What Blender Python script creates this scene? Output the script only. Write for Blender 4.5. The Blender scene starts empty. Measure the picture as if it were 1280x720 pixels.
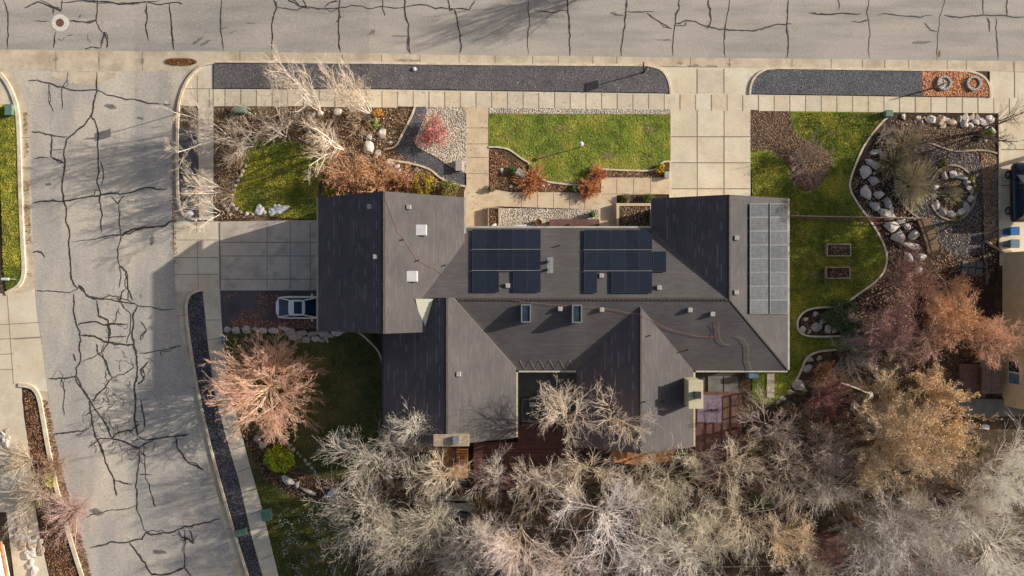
import bpy, bmesh, math, random
import numpy as np
from mathutils import Vector, Matrix, noise

H = 56.0      # camera height above the house pad (m)
S = 15.5      # pixels of a 1280-wide photograph per metre at ground level
R = math.radians
scene = bpy.context.scene
C = scene.collection
SUN_EL, SUN_AZ = 20.0, 15.5       # the sun stands to the right of the view, a little towards its top

# ------------------------------------------------------------------ terrain
KN = [(-31.0, -1.05), (-27.0, -0.88), (-11.5, 0.0)]
def g(x):
    """ground height: the lot is level and falls away to the side street"""
    if x >= KN[2][0]: return 0.0
    if x <= KN[0][0]: return KN[0][1]
    for (a, za), (b, zb) in zip(KN, KN[1:]):
        if a <= x <= b: return za + (zb-za)*(x-a)/(b-a)
def Wd(px, py, z=0.0):
    k = 1 - z/H
    return Vector(((px-640)/S*k, (360-py)/S*k, z))
def G(px, py, off=0.0):
    z = 0.0
    for _ in range(6):
        z = g((px-640)/S*(1-z/H))
    v = Wd(px, py, z); v.z = g(v.x)+off
    return v

# ------------------------------------------------------------------ bookkeeping
def tag(o, label=None, cat=None, group=None, kind=None):
    if label: o['label'] = label
    if cat: o['category'] = cat
    if group: o['group'] = group
    if kind: o['kind'] = kind
    return o
def empty(name, loc, label, cat, group=None, rz=0.0):
    o = bpy.data.objects.new(name, None); C.objects.link(o)
    o.location = loc; o.rotation_euler = (0, 0, rz); o.empty_display_size = .3
    return tag(o, label, cat, group)
def world_off(parent):
    v = Vector((0, 0, 0)); p = parent
    while p is not None:
        v += p.location; p = p.parent
    return v
def copy_tree(o, parent=None):
    c = o.copy(); C.objects.link(c); c.parent = parent
    for ch in list(o.children): copy_tree(ch, c)
    return c

class MB:
    """collects geometry in world (or local) coordinates, build() links ONE mesh object"""
    def __init__(s): s.v = []; s.f = []; s.uv = {}; s.mi = []; s.cm = 0
    def add(s, vs, fs):
        n = len(s.v); s.v += [tuple(v) for v in vs]
        for f in fs: s.f.append(tuple(i+n for i in f)); s.mi.append(s.cm)
        return n
    def box(s, x0, y0, z0, x1, y1, z1, rz=0, c=None):
        vs = [Vector((x, y, z)) for z in (z0, z1) for x, y in ((x0, y0), (x1, y0), (x1, y1), (x0, y1))]
        if rz:
            c = Vector(c) if c else Vector(((x0+x1)/2, (y0+y1)/2, 0))
            m = Matrix.Rotation(rz, 3, 'Z')
            vs = [m @ (v-c) + c for v in vs]
        s.add(vs, [(3, 2, 1, 0), (4, 5, 6, 7), (0, 1, 5, 4), (1, 2, 6, 5), (2, 3, 7, 6), (3, 0, 4, 7)])
    def prism(s, poly, z0, z1):
        n = len(poly)
        a = sum(poly[i][0]*poly[(i+1) % n][1]-poly[(i+1) % n][0]*poly[i][1] for i in range(n))
        if a < 0: poly = poly[::-1]
        s.add([(p[0], p[1], z0) for p in poly]+[(p[0], p[1], z1) for p in poly],
              [tuple(range(n-1, -1, -1)), tuple(range(n, 2*n))]+[(i, (i+1) % n, n+(i+1) % n, n+i) for i in range(n)])
    def slab(s, top, t):
        """polygon in space (counter-clockwise seen from above) given a vertical thickness"""
        n = len(top); top = [Vector(p) for p in top]
        a = sum(top[i].x*top[(i+1) % n].y-top[(i+1) % n].x*top[i].y for i in range(n))
        if a < 0: top = top[::-1]
        d = Vector((0, 0, t))
        s.add(top+[p-d for p in top], [tuple(range(n)), tuple(range(2*n-1, n-1, -1))]+[(i, n+i, n+(i+1) % n, (i+1) % n) for i in range(n)])
    def tube(s, pts, r, n=8, cap=True):
        pts = [Vector(p) for p in pts]
        rs = r if isinstance(r, (list, tuple)) else [r]*len(pts)
        rings = []; up = None
        for i, p in enumerate(pts):
            t = (pts[min(i+1, len(pts)-1)]-pts[max(i-1, 0)]).normalized()
            if up is None: up = Vector((0, 0, 1)) if abs(t.z) < .9 else Vector((1, 0, 0))
            a = t.cross(up).normalized(); b = a.cross(t).normalized(); up = b
            rings.append([p+(a*math.cos(k*2*math.pi/n)+b*math.sin(k*2*math.pi/n))*rs[i] for k in range(n)])
        fs = []
        for i in range(len(pts)-1):
            for k in range(n):
                fs.append((i*n+k, i*n+(k+1) % n, (i+1)*n+(k+1) % n, (i+1)*n+k))
        if cap: fs.append(tuple(range(n-1, -1, -1))); fs.append(tuple(range((len(pts)-1)*n, len(pts)*n)))
        s.add([v for r_ in rings for v in r_], fs)
    def lathe(s, c, prof, n=24):
        c = Vector(c); vs = []; fs = []
        for r, z in prof:
            for k in range(n):
                a = k*2*math.pi/n; vs.append(c+Vector((math.cos(a)*r, math.sin(a)*r, z)))
        for i in range(len(prof)-1):
            for k in range(n): fs.append((i*n+k, i*n+(k+1) % n, (i+1)*n+(k+1) % n, (i+1)*n+k))
        fs.append(tuple(range(n-1, -1, -1))); fs.append(tuple(range((len(prof)-1)*n, len(prof)*n)))
        s.add(vs, fs)
    def build(s, name, mats, parent=None, smooth=False, uvf=None, bevel=0.0, origin=None):
        off = world_off(parent)
        if origin is not None: off = off+Vector(origin)
        me = bpy.data.meshes.new(name)
        me.from_pydata([(v[0]-off.x, v[1]-off.y, v[2]-off.z) for v in s.v], [], s.f)
        if not isinstance(mats, (list, tuple)): mats = [mats]
        for m in mats: me.materials.append(m)
        if len(mats) > 1: me.polygons.foreach_set('material_index', s.mi)
        if smooth: me.polygons.foreach_set('use_smooth', [True]*len(me.polygons))
        if uvf:
            uvl = me.uv_layers.new(name='UVMap')
            for l in me.loops:
                uvl.data[l.index].uv = uvf(s.v[l.vertex_index])
        me.validate(); me.update()
        o = bpy.data.objects.new(name, me); C.objects.link(o)
        if origin is not None: o.location = origin
        if parent is not None: o.parent = parent
        if bevel > 0:
            md = o.modifiers.new('bevel', 'BEVEL'); md.width = bevel; md.segments = 2; md.limit_method = 'ANGLE'
        return o

# ------------------------------------------------------------------ materials
def new_mat(name):
    m = bpy.data.materials.new(name); m.use_nodes = True
    nt = m.node_tree; b = nt.nodes['Principled BSDF']
    return m, nt, nt.nodes, nt.links, b
def tex(nt, kind, scale, coord, **kw):
    n = nt.nodes.new(kind); n.inputs['Scale'].default_value = scale
    for k, v in kw.items(): n.inputs[k].default_value = v
    nt.links.new(coord, n.inputs['Vector']); return n
def mixc(nt, fac, a, b, mode='MIX'):
    n = nt.nodes.new('ShaderNodeMix'); n.data_type = 'RGBA'; n.blend_type = mode
    for sock, v in ((n.inputs[0], fac), (n.inputs[6], a), (n.inputs[7], b)):
        if hasattr(v, 'is_linked') or isinstance(v, bpy.types.NodeSocket): nt.links.new(v, sock)
        elif isinstance(v, (int, float)): sock.default_value = v
        else: sock.default_value = (*v, 1)
    return n.outputs[2]
def ramp(nt, src, lo, hi):
    n = nt.nodes.new('ShaderNodeMapRange'); n.inputs[1].default_value = lo; n.inputs[2].default_value = hi
    n.clamp = True; nt.links.new(src, n.inputs[0]); return n.outputs[0]
def mat(name, c1, c2=None, scale=1.0, c3=None, s3=.3, fine=(.8, 1.2), fs=20.0, rough=.9, bump=0.0, bs=30.0, metal=0.0, spec=.3, lohi=(.4, .6), stretch=None, spots=None, grain=None):
    """two noise-mixed colours, a third at another scale, fine speckle and bump"""
    m, nt, N, L, b = new_mat(name)
    co0 = co = N.new('ShaderNodeTexCoord').outputs['Object']
    if stretch:
        mp = N.new('ShaderNodeMapping'); mp.inputs['Scale'].default_value = stretch; L.new(co, mp.inputs[0]); co = mp.outputs[0]
    col = None
    c2 = c2 or tuple(x*.8 for x in c1)
    n1 = tex(nt, 'ShaderNodeTexNoise', scale, co, Detail=5.0, Roughness=.6)
    col = mixc(nt, ramp(nt, n1.outputs[0], *lohi), c1, c2)
    if c3:
        n3 = tex(nt, 'ShaderNodeTexNoise', s3, co, Detail=4.0)
        col = mixc(nt, ramp(nt, n3.outputs[0], .5, .68), col, c3)
    nf = tex(nt, 'ShaderNodeTexNoise', fs, co, Detail=3.0)
    f = N.new('ShaderNodeMapRange'); f.inputs[1].default_value = .3; f.inputs[2].default_value = .7
    f.inputs[3].default_value = fine[0]; f.inputs[4].default_value = fine[1]; L.new(nf.outputs[0], f.inputs[0])
    cv = N.new('ShaderNodeCombineColor'); [L.new(f.outputs[0], cv.inputs[i]) for i in range(3)]
    col = mixc(nt, 1.0, col, cv.outputs[0], 'MULTIPLY')
    if grain:
        ng = tex(nt, 'ShaderNodeTexNoise', grain[0], co0, Detail=4.0, Roughness=.7)
        col = mixc(nt, 1.0, col, mixc(nt, ramp(nt, ng.outputs[0], .35, .65), (1-grain[1],)*3, (1+grain[1],)*3), 'MULTIPLY')
        ns = tex(nt, 'ShaderNodeTexNoise', .9, co0, Detail=8.0, Roughness=.75)
        col = mixc(nt, 1.0, col, mixc(nt, ramp(nt, ns.outputs[0], .56, .72), (1, 1, 1), (1-grain[2]*.8, 1-grain[2]*.9, 1-grain[2])), 'MULTIPLY')
    if spots:
        vs = tex(nt, 'ShaderNodeTexVoronoi', spots[0], co)
        col = mixc(nt, ramp(nt, vs.outputs['Distance'], spots[1], spots[1]*.6), col, spots[2])
    L.new(col, b.inputs['Base Color'])
    b.inputs['Roughness'].default_value = rough; b.inputs['Metallic'].default_value = metal
    b.inputs['Specular IOR Level'].default_value = spec
    if bump:
        nb = tex(nt, 'ShaderNodeTexNoise', bs, co, Detail=4.0)
        bp = N.new('ShaderNodeBump'); bp.inputs['Strength'].default_value = 1.0; bp.inputs['Distance'].default_value = bump
        L.new(nb.outputs[0], bp.inputs['Height']); L.new(bp.outputs[0], b.inputs['Normal'])
    return m
def pebble_mat(name, cols, size, bump=.03):
    """stones: a voronoi cell is one stone with its own colour"""
    m, nt, N, L, b = new_mat(name)
    co = N.new('ShaderNodeTexCoord').outputs['Object']
    v = tex(nt, 'ShaderNodeTexVoronoi', 1/size, co)
    sep = N.new('ShaderNodeSeparateColor'); L.new(v.outputs['Color'], sep.inputs[0])
    cr = N.new('ShaderNodeValToRGB'); L.new(sep.outputs[0], cr.inputs[0]); cr.color_ramp.interpolation = 'CONSTANT'
    while len(cr.color_ramp.elements) < len(cols): cr.color_ramp.elements.new(.5)
    for i, (e, c) in enumerate(zip(cr.color_ramp.elements, cols)): e.position = i/len(cols); e.color = (*c, 1)
    big = tex(nt, 'ShaderNodeTexNoise', .6, co, Detail=6.0, Roughness=.7)
    sh = mixc(nt, ramp(nt, big.outputs[0], .35, .65), (.7, .7, .7), (1.2, 1.17, 1.12))
    col = mixc(nt, 1.0, cr.outputs[0], sh, 'MULTIPLY')
    col = mixc(nt, ramp(nt, v.outputs['Distance'], .45, .8), col, tuple(x*.35 for x in cols[0]))
    L.new(col, b.inputs['Base Color']); b.inputs['Roughness'].default_value = .9
    bp = N.new('ShaderNodeBump'); bp.invert = True; bp.inputs['Distance'].default_value = bump
    L.new(v.outputs['Distance'], bp.inputs['Height']); L.new(bp.outputs[0], b.inputs['Normal'])
    return m
def attr_mat(name, rough=.85, trans=0.0):
    m, nt, N, L, b = new_mat(name)
    a = N.new('ShaderNodeAttribute'); a.attribute_name = 'col'
    L.new(mixc(nt, 1.0, a.outputs['Color'], (1.18, 1.18, 1.18), 'MULTIPLY'), b.inputs['Base Color']); b.inputs['Roughness'].default_value = rough
    b.inputs['Specular IOR Level'].default_value = .15
    return m
def shingle_mat(name, base, pl=2.0, rh=.15, dk=.80):
    m, nt, N, L, b = new_mat(name)
    uv = N.new('ShaderNodeUVMap'); uv.uv_map = 'UVMap'
    sp = N.new('ShaderNodeSeparateXYZ'); L.new(uv.outputs[0], sp.inputs[0])
    def mth(op, a, c=None):
        n = N.new('ShaderNodeMath'); n.operation = op
        for i, v in enumerate((a, c)):
            if v is None: continue
            if isinstance(v, (int, float)): n.inputs[i].default_value = v
            else: L.new(v, n.inputs[i])
        return n.outputs[0]
    row = mth('DIVIDE', sp.outputs[1], rh)
    fl = mth('FLOOR', row); fr = mth('FRACT', row)
    sh = mth('MULTIPLY', fl, .37)
    colu = mth('DIVIDE', mth('ADD', sp.outputs[0], sh), .62)
    cb = N.new('ShaderNodeCombineXYZ'); L.new(mth('FLOOR', colu), cb.inputs[0]); L.new(fl, cb.inputs[1])
    wn = N.new('ShaderNodeTexWhiteNoise'); wn.noise_dimensions = '2D'; L.new(cb.outputs[0], wn.inputs[0])
    wr = N.new('ShaderNodeTexWhiteNoise'); wr.noise_dimensions = '1D'; L.new(fl, wr.inputs['W'])
    c = mixc(nt, wn.outputs[0], tuple(x*.93 for x in base), tuple(x*1.07 for x in base))
    # butt edge of every course: a dark line under it, a few paler tabs
    c = mixc(nt, ramp(nt, fr, .80, .98), c, tuple(x*dk for x in base))
    pale = mth('MULTIPLY', ramp(nt, wn.outputs[0], .6, .75), mth('MULTIPLY', ramp(nt, fr, .2, .0), ramp(nt, wr.outputs[0], .2, .8)))
    c = mixc(nt, mth('MULTIPLY', pale, .8), c, tuple(min(1, x*pl) for x in base))
    co = N.new('ShaderNodeTexCoord').outputs['Object']
    big = tex(nt, 'ShaderNodeTexNoise', .35, co, Detail=5.0)
    c = mixc(nt, 1.0, c, mixc(nt, ramp(nt, big.outputs[0], .35, .65), (.86, .86, .88), (1.12, 1.1, 1.08)), 'MULTIPLY')
    fine = tex(nt, 'ShaderNodeTexNoise', 45, co, Detail=2.0)
    c = mixc(nt, 1.0, c, mixc(nt, ramp(nt, fine.outputs[0], .3, .7), (.8, .8, .8), (1.2, 1.2, 1.2)), 'MULTIPLY')
    L.new(c, b.inputs['Base Color']); b.inputs['Roughness'].default_value = .85; b.inputs['Specular IOR Level'].default_value = .25
    bp = N.new('ShaderNodeBump'); bp.inputs['Distance'].default_value = .010; bp.invert = False
    L.new(mth('ADD', fr, mth('MULTIPLY', wn.outputs[0], .4)), bp.inputs['Height']); L.new(bp.outputs[0], b.inputs['Normal'])
    return m
def panel_mat(name, cell, line, rough=.18, spec=.5):
    m, nt, N, L, b = new_mat(name)
    uv = N.new('ShaderNodeUVMap'); uv.uv_map = 'UVMap'
    br = N.new('ShaderNodeTexBrick'); br.offset = 0; br.squash = 1
    br.inputs['Scale'].default_value = 1; br.inputs['Brick Width'].default_value = .1655; br.inputs['Row Height'].default_value = .1655
    br.inputs['Mortar Size'].default_value = .009; br.inputs['Mortar Smooth'].default_value = .1
    br.inputs['Color1'].default_value = (*cell, 1); br.inputs['Color2'].default_value = (*[x*1.5 for x in cell], 1); br.inputs['Mortar'].default_value = (*line, 1)
    L.new(uv.outputs[0], br.inputs['Vector'])
    co = N.new('ShaderNodeTexCoord').outputs['Object']
    n = tex(nt, 'ShaderNodeTexNoise', 1.3, co, Detail=4.0)
    oi = N.new('ShaderNodeObjectInfo')
    c = mixc(nt, 1.0, br.outputs[0], mixc(nt, oi.outputs['Random'], (.75, .78, .8), (1.25, 1.2, 1.3)), 'MULTIPLY')
    c = mixc(nt, mixc(nt, ramp(nt, n.outputs[0], .4, .7), (0, 0, 0), (.25, .25, .25)), c, line)
    L.new(c, b.inputs['Base Color']); b.inputs['Roughness'].default_value = rough
    b.inputs['Specular IOR Level'].default_value = spec
    return m
def plank_mat(name, c1, c2, axis=0, w=.14, rough=.7):
    m, nt, N, L, b = new_mat(name)
    co = N.new('ShaderNodeTexCoord').outputs['Object']
    sp = N.new('ShaderNodeSeparateXYZ'); L.new(co, sp.inputs[0])
    d = N.new('ShaderNodeMath'); d.operation = 'DIVIDE'; d.inputs[1].default_value = w; L.new(sp.outputs[axis], d.inputs[0])
    fl = N.new('ShaderNodeMath'); fl.operation = 'FLOOR'; L.new(d.outputs[0], fl.inputs[0])
    fr = N.new('ShaderNodeMath'); fr.operation = 'FRACT'; L.new(d.outputs[0], fr.inputs[0])
    wn = N.new('ShaderNodeTexWhiteNoise'); wn.noise_dimensions = '1D'; L.new(fl.outputs[0], wn.inputs['W'])
    c = mixc(nt, wn.outputs[0], c1, c2)
    n = tex(nt, 'ShaderNodeTexNoise', 3, co, Detail=6.0)
    c = mixc(nt, 1.0, c, mixc(nt, ramp(nt, n.outputs[0], .3, .7), (.7, .7, .7), (1.2, 1.2, 1.2)), 'MULTIPLY')
    c = mixc(nt, ramp(nt, fr.outputs[0], .86, .96), c, tuple(x*.25 for x in c1))
    L.new(c, b.inputs['Base Color']); b.inputs['Roughness'].default_value = rough
    return m

M = {}
M['asphalt'] = mat('asphalt', (0.568, 0.524, 0.469), (0.451, 0.420, 0.383), .35, c3=(0.633, 0.569, 0.494), s3=.22, fine=(.72, 1.2), fs=22, bump=.014, bs=45, stretch=(.35, 2.2, 1), grain=(7, .10, .22))
M['asphalt_side'] = mat('side_asphalt', (0.661, 0.601, 0.522), (0.531, 0.495, 0.458), .3, c3=(0.775, 0.694, 0.571), s3=.16, fine=(.70, 1.22), fs=20, bump=.016, bs=40, stretch=(1.6, .5, 1), grain=(6, .12, .28))
M['asphalt_new'] = mat('new_asphalt', (0.098, 0.088, 0.098), (0.137, 0.120, 0.125), .8, fine=(.7, 1.3), fs=40, bump=.01)
M['stain'] = mat('stain', (.36, .29, .22), (.50, .42, .32), 3, fine=(.7, 1.2), fs=15)
M['tar_smear'] = mat('tar_smear', (.20, .185, .17), (.30, .275, .25), 4, fine=(.7, 1.3), rough=.8)
M['tar'] = mat('tar', (.055, .05, .048), (.10, .09, .08), 5, fine=(.7, 1.3), rough=.7)
M['concrete'] = mat('concrete', (0.890, 0.765, 0.571), (0.790, 0.669, 0.501), .5, c3=(0.920, 0.845, 0.665), s3=.3, fine=(.86, 1.08), fs=22, bump=.004, grain=(5, .05, .22))
M['concrete2'] = mat('pavement_concrete', (0.890, 0.771, 0.583), (0.779, 0.669, 0.501), 1.0, c3=(0.920, 0.839, 0.665), s3=.35, fine=(.86, 1.08), fs=26, bump=.004, grain=(5, .05, .22))
M['slab_a'] = mat('slab_a', (0.920, 0.811, 0.618), (0.846, 0.726, 0.549), 1.4, fine=(.86, 1.08), fs=26, bump=.004, grain=(5, .05, .18))
M['slab_b'] = mat('slab_b', (0.812, 0.714, 0.554), (0.734, 0.640, 0.490), 1.4, fine=(.86, 1.08), fs=26, bump=.004, grain=(5, .06, .25))
M['slab_c'] = mat('slab_c', (0.867, 0.726, 0.525), (0.767, 0.640, 0.467), 1.4, fine=(.86, 1.08), fs=26, bump=.004, grain=(5, .05, .3))
M['kerb'] = mat('kerb_concrete', (0.940, 0.835, 0.643), (0.771, 0.635, 0.478), 1.6, fine=(.8, 1.1), fs=14, bump=.006)
M['gutter'] = mat('gutter_concrete', (.80, .68, .51), (.68, .565, .42), .9, c3=(.58, .47, .34), s3=.5, fine=(.84, 1.1), fs=18, bump=.006, grain=(5, .05, .25))
M['joint'] = mat('joint', (0.240, 0.198, 0.150), (0.324, 0.264, 0.198), 4)
M['aggregate'] = mat('aggregate', (0.851, 0.674, 0.455), (0.732, 0.578, 0.399), 1.2, c3=(0.920, 0.770, 0.544), s3=.5, fine=(.75, 1.2), fs=30, bump=.006)
M['drive_old'] = mat('old_drive', (0.734, 0.642, 0.530), (0.612, 0.540, 0.459), .6, c3=(0.489, 0.428, 0.367), s3=.9, fine=(.85, 1.12), fs=24, bump=.005)
M['gravel'] = pebble_mat('grey_gravel', [(0.129, 0.136, 0.165), (0.200, 0.203, 0.236), (0.089, 0.094, 0.118), (0.269, 0.272, 0.307), (0.160, 0.162, 0.189)], .06)
M['gravel_warm'] = pebble_mat('grey_gravel_worn', [(0.162, 0.162, 0.181), (0.222, 0.223, 0.243), (0.114, 0.115, 0.132), (0.283, 0.273, 0.289), (0.188, 0.184, 0.202), (0.229, 0.187, 0.165)], .06)
M['gravel_dark'] = pebble_mat('dark_gravel', [(0.086, 0.084, 0.101), (0.156, 0.149, 0.179), (0.062, 0.060, 0.073), (0.234, 0.224, 0.260)], .08)
M['pebble'] = pebble_mat('pale_pebble', [(0.718, 0.621, 0.497), (0.856, 0.787, 0.676), (0.524, 0.442, 0.345), (0.920, 0.883, 0.787), (0.607, 0.483, 0.359)], .10, .05)
M['redrock'] = pebble_mat('red_lava_rock', [(0.624, 0.240, 0.108), (0.744, 0.324, 0.144), (0.432, 0.156, 0.084), (0.792, 0.432, 0.240)], .13, .05)
M['soil'] = mat('soil', (.115, .075, .048), (.06, .042, .03), 1.2, c3=(.17, .12, .075), s3=.5, fine=(.45, 1.6), fs=9, bump=.10, bs=9)
M['mulch'] = mat('mulch', (.16, .095, .055), (.075, .048, .034), 2.0, c3=(.24, .155, .09), s3=.7, fine=(.4, 1.7), fs=11, bump=.09, bs=11)
M['forest_floor'] = mat('forest_floor', (0.102, 0.074, 0.047), (0.061, 0.046, 0.031), 2.0, c3=(0.192, 0.120, 0.070), s3=1.2, fine=(.45, 1.6), fs=12, bump=.07, bs=12)
M['mulch_dark'] = mat('dark_mulch', (.07, .042, .03), (.04, .027, .022), 2.0, c3=(.12, .055, .03), s3=1.2, fine=(.45, 1.6), fs=12, bump=.07, bs=12)
M['lawn'] = mat('lawn', (0.244, 0.297, 0.040), (0.117, 0.164, 0.023), 1.1, c3=(0.396, 0.380, 0.062), s3=.55, fine=(.5, 1.5), fs=9, bump=.09, bs=8)
M['lawn_worn'] = mat('worn_grass', (.30, .25, .09), (.20, .19, .05), 2.5, fine=(.5, 1.5), fs=9, bump=.06, bs=8)
M['lawn_shade'] = mat('shaded_lawn', (.13, .145, .04), (.075, .09, .026), 1.1, c3=(.19, .16, .055), s3=.4, fine=(.5, 1.5), fs=9, bump=.09, bs=8)  # darker copy of the lawn, house shade painted into its green
M['rock'] = mat('rock', (0.902, 0.814, 0.726), (0.638, 0.550, 0.484), 2.2, c3=(0.920, 0.880, 0.814), s3=1.0, fine=(.75, 1.15), fs=9, bump=.05, bs=6)
M['rock_grey'] = mat('rock_grey', (0.690, 0.632, 0.586), (0.437, 0.391, 0.368), 2.4, c3=(0.805, 0.736, 0.667), s3=1.0, fine=(.7, 1.15), fs=9, bump=.05, bs=6)
M['rock_tan'] = mat('rock_tan', (0.759, 0.598, 0.437), (0.506, 0.380, 0.287), 2.4, fine=(.7, 1.15), fs=9, bump=.05, bs=6)
M['snow'] = mat('snow', (.86, .87, .9), (.74, .76, .82), 3, fine=(.9, 1.05), rough=.6, bump=.03, bs=6)
M['shingle'] = shingle_mat('shingle', (0.131, 0.122, 0.124))
M['shingle_shade'] = shingle_mat('shingle_shaded_side', (0.152, 0.129, 0.134), 4.6, .27, .6)  # copy for slopes turned from the sun, tone and pale stripes painted for shade
M['trim'] = mat('trim', (0.550, 0.484, 0.352), (0.462, 0.407, 0.297), 2, fine=(.92, 1.05))
M['gutter_metal'] = mat('gutter_metal', (.62, .60, .52), (.5, .48, .42), 2, fine=(.9, 1.05), rough=.5)
M['stucco'] = mat('stucco', (0.748, 0.660, 0.462), (0.660, 0.583, 0.407), 1.5, fine=(.9, 1.06), bump=.01, bs=40)
M['brick_wall'] = mat('house_wall', (.30, .21, .15), (.24, .165, .12), 3, fine=(.8, 1.15), bump=.01)
M['white'] = mat('white_paint', (.80, .79, .77), (.74, .73, .70), 3, fine=(.95, 1.03), rough=.45)
M['skylight'] = mat('skylight_dome', (.82, .82, .82), (.76, .76, .77), 2, fine=(.96, 1.02), rough=.25)
M['glass'] = mat('glass', (.03, .05, .07), (.05, .08, .11), 2, rough=.08, spec=.6)
M['glass_teal'] = mat('glass_teal', (.10, .22, .30), (.16, .30, .38), 2, rough=.1, spec=.6)
M['metal'] = mat('metal', (.40, .41, .41), (.33, .34, .34), 4, rough=.4, metal=.4)
M['vent'] = mat('vent', (.52, .51, .48), (.42, .41, .40), 5, rough=.5)
M['dark_metal'] = mat('dark_metal', (.045, .045, .05), (.07, .07, .075), 4, rough=.5)
M['black'] = mat('black', (.015, .015, .018), (.03, .03, .03), 3, rough=.6)
M['iron'] = mat('iron', (.26, .12, .08), (.18, .09, .065), 8, rough=.7, bump=.01)
M['panel'] = panel_mat('solar_cells', (.011, .015, .026), (.032, .040, .058), .3)
M['panel_glare'] = panel_mat('solar_cells_glare', (0.087, 0.098, 0.102), (0.175, 0.184, 0.189), .7, .1)  # glare of sun and sky painted into a paler cell colour
M['panel_frame'] = mat('panel_frame', (.07, .09, .125), (.05, .065, .09), 3, rough=.35, metal=.3)
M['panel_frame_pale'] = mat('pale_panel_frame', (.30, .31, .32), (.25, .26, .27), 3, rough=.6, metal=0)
M['deck'] = plank_mat('red_deck', (.115, .042, .032), (.16, .06, .045), 1, .14)
M['deck_x'] = plank_mat('red_brown_deck', (.15, .065, .05), (.21, .10, .075), 0, .14)
M['deck_orange'] = plank_mat('orange_deck', (.58, .24, .085), (.68, .31, .12), 1, .14)
M['deck_grey'] = plank_mat('grey_deck', (.20, .15, .12), (.28, .21, .17), 0, .14)
M['wood'] = mat('wood', (.34, .22, .13), (.25, .16, .095), 4, fine=(.8, 1.15), stretch=(1, 6, 1))
M['wood_pale'] = mat('weathered_wood', (.55, .45, .34), (.42, .33, .24), 4, fine=(.8, 1.1))
M['green_box'] = mat('green_enclosure', (.16, .28, .21), (.13, .23, .17), 3, rough=.5, fine=(.94, 1.04))
M['rope'] = mat('orange_rope', (.50, .20, .12), (.4, .16, .10), 5)
M['yellow'] = mat('yellow_cord', (.42, .34, .14), (.36, .28, .12), 5)
M['car_white'] = mat('white_car_paint', (0.940, 0.940, 0.940), (0.940, 0.940, 0.940), 1, fine=(.99, 1.01), rough=.2, spec=.6)
M['car_black'] = mat('black_car_paint', (.012, .02, .04), (.015, .025, .05), 1, fine=(.99, 1.01), rough=.12, spec=.7)
M['rubber'] = mat('rubber', (.02, .02, .02), (.03, .03, .03), 8, rough=.8)
M['rim'] = mat('alloy', (.45, .45, .46), (.38, .38, .4), 5, rough=.3, metal=.7)
M['red_lens'] = mat('red_lens', (.55, .02, .03), (.45, .02, .03), 3, rough=.2)
M['blue_bin'] = mat('blue_bin', (.02, .17, .50), (.02, .14, .42), 3, rough=.4)
M['teal_bin'] = mat('pale_blue_bin', (.16, .27, .38), (.12, .22, .32), 3, rough=.4)
M['lilac'] = mat('lilac_mat', (.30, .24, .31), (.24, .19, .25), 1.2, fine=(.85, 1.1), fs=14)
M['slab_grey'] = mat('grey_slab', (.23, .225, .21), (.18, .175, .165), 1.5, fine=(.85, 1.1))
M['brick_paver'] = mat('brick_paver', (.20, .13, .11), (.14, .09, .08), 3, fine=(.8, 1.2))
M['veg'] = attr_mat('vegetation')
# ------------------------------------------------------------------ ground sheets, ribbons
def cut_knots(bm):
    for kx, _ in KN:
        bmesh.ops.bisect_plane(bm, geom=bm.verts[:]+bm.edges[:]+bm.faces[:], dist=1e-5, plane_co=(kx, 0, 0), plane_no=(1, 0, 0))
def smooth_px(pts, it=2, closed=False):
    for _ in range(it):
        q = []
        n = len(pts)
        for i in range(n if closed else n-1):
            a, b = pts[i], pts[(i+1) % n]
            q += [(a[0]*.75+b[0]*.25, a[1]*.75+b[1]*.25), (a[0]*.25+b[0]*.75, a[1]*.25+b[1]*.75)]
        if not closed: q = [pts[0]]+q+[pts[-1]]
        pts = q
    return pts
def sheet_world(name, pts, off, m, kind='structure', rag=0.0):
    bm = bmesh.new()
    if rag:
        q = []
        for i, a in enumerate(pts):
            b = pts[(i+1) % len(pts)]
            n = max(1, int(math.hypot(b[0]-a[0], b[1]-a[1])/.18))
            for k in range(n):
                t = k/n; x = a[0]+(b[0]-a[0])*t; y = a[1]+(b[1]-a[1])*t
                q.append((x+rag*noise.noise((x*3.1, y*3.1, 1.7))*2, y+rag*noise.noise((x*3.1, y*3.1, 7.9))*2))
        pts = q
    vs = [bm.verts.new((p[0], p[1], 0)) for p in pts]
    f = bm.faces.new(vs); f.normal_update()
    if f.normal.z < 0: f.normal_flip()
    bmesh.ops.triangulate(bm, faces=bm.faces[:])
    cut_knots(bm)
    for v in bm.verts: v.co.z = g(v.co.x)+off
    me = bpy.data.meshes.new(name); bm.to_mesh(me); bm.free(); me.materials.append(m)
    o = bpy.data.objects.new(name, me); C.objects.link(o)
    if kind: o['kind'] = kind
    return o
def sheet(name, px, off, m, sm=0, rag=0.0, kind='structure'):
    if sm: px = smooth_px(px, sm, True)
    pts = [G(*p) for p in px]
    return sheet_world(name, [(p.x, p.y) for p in pts], off, m, kind, rag)
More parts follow.
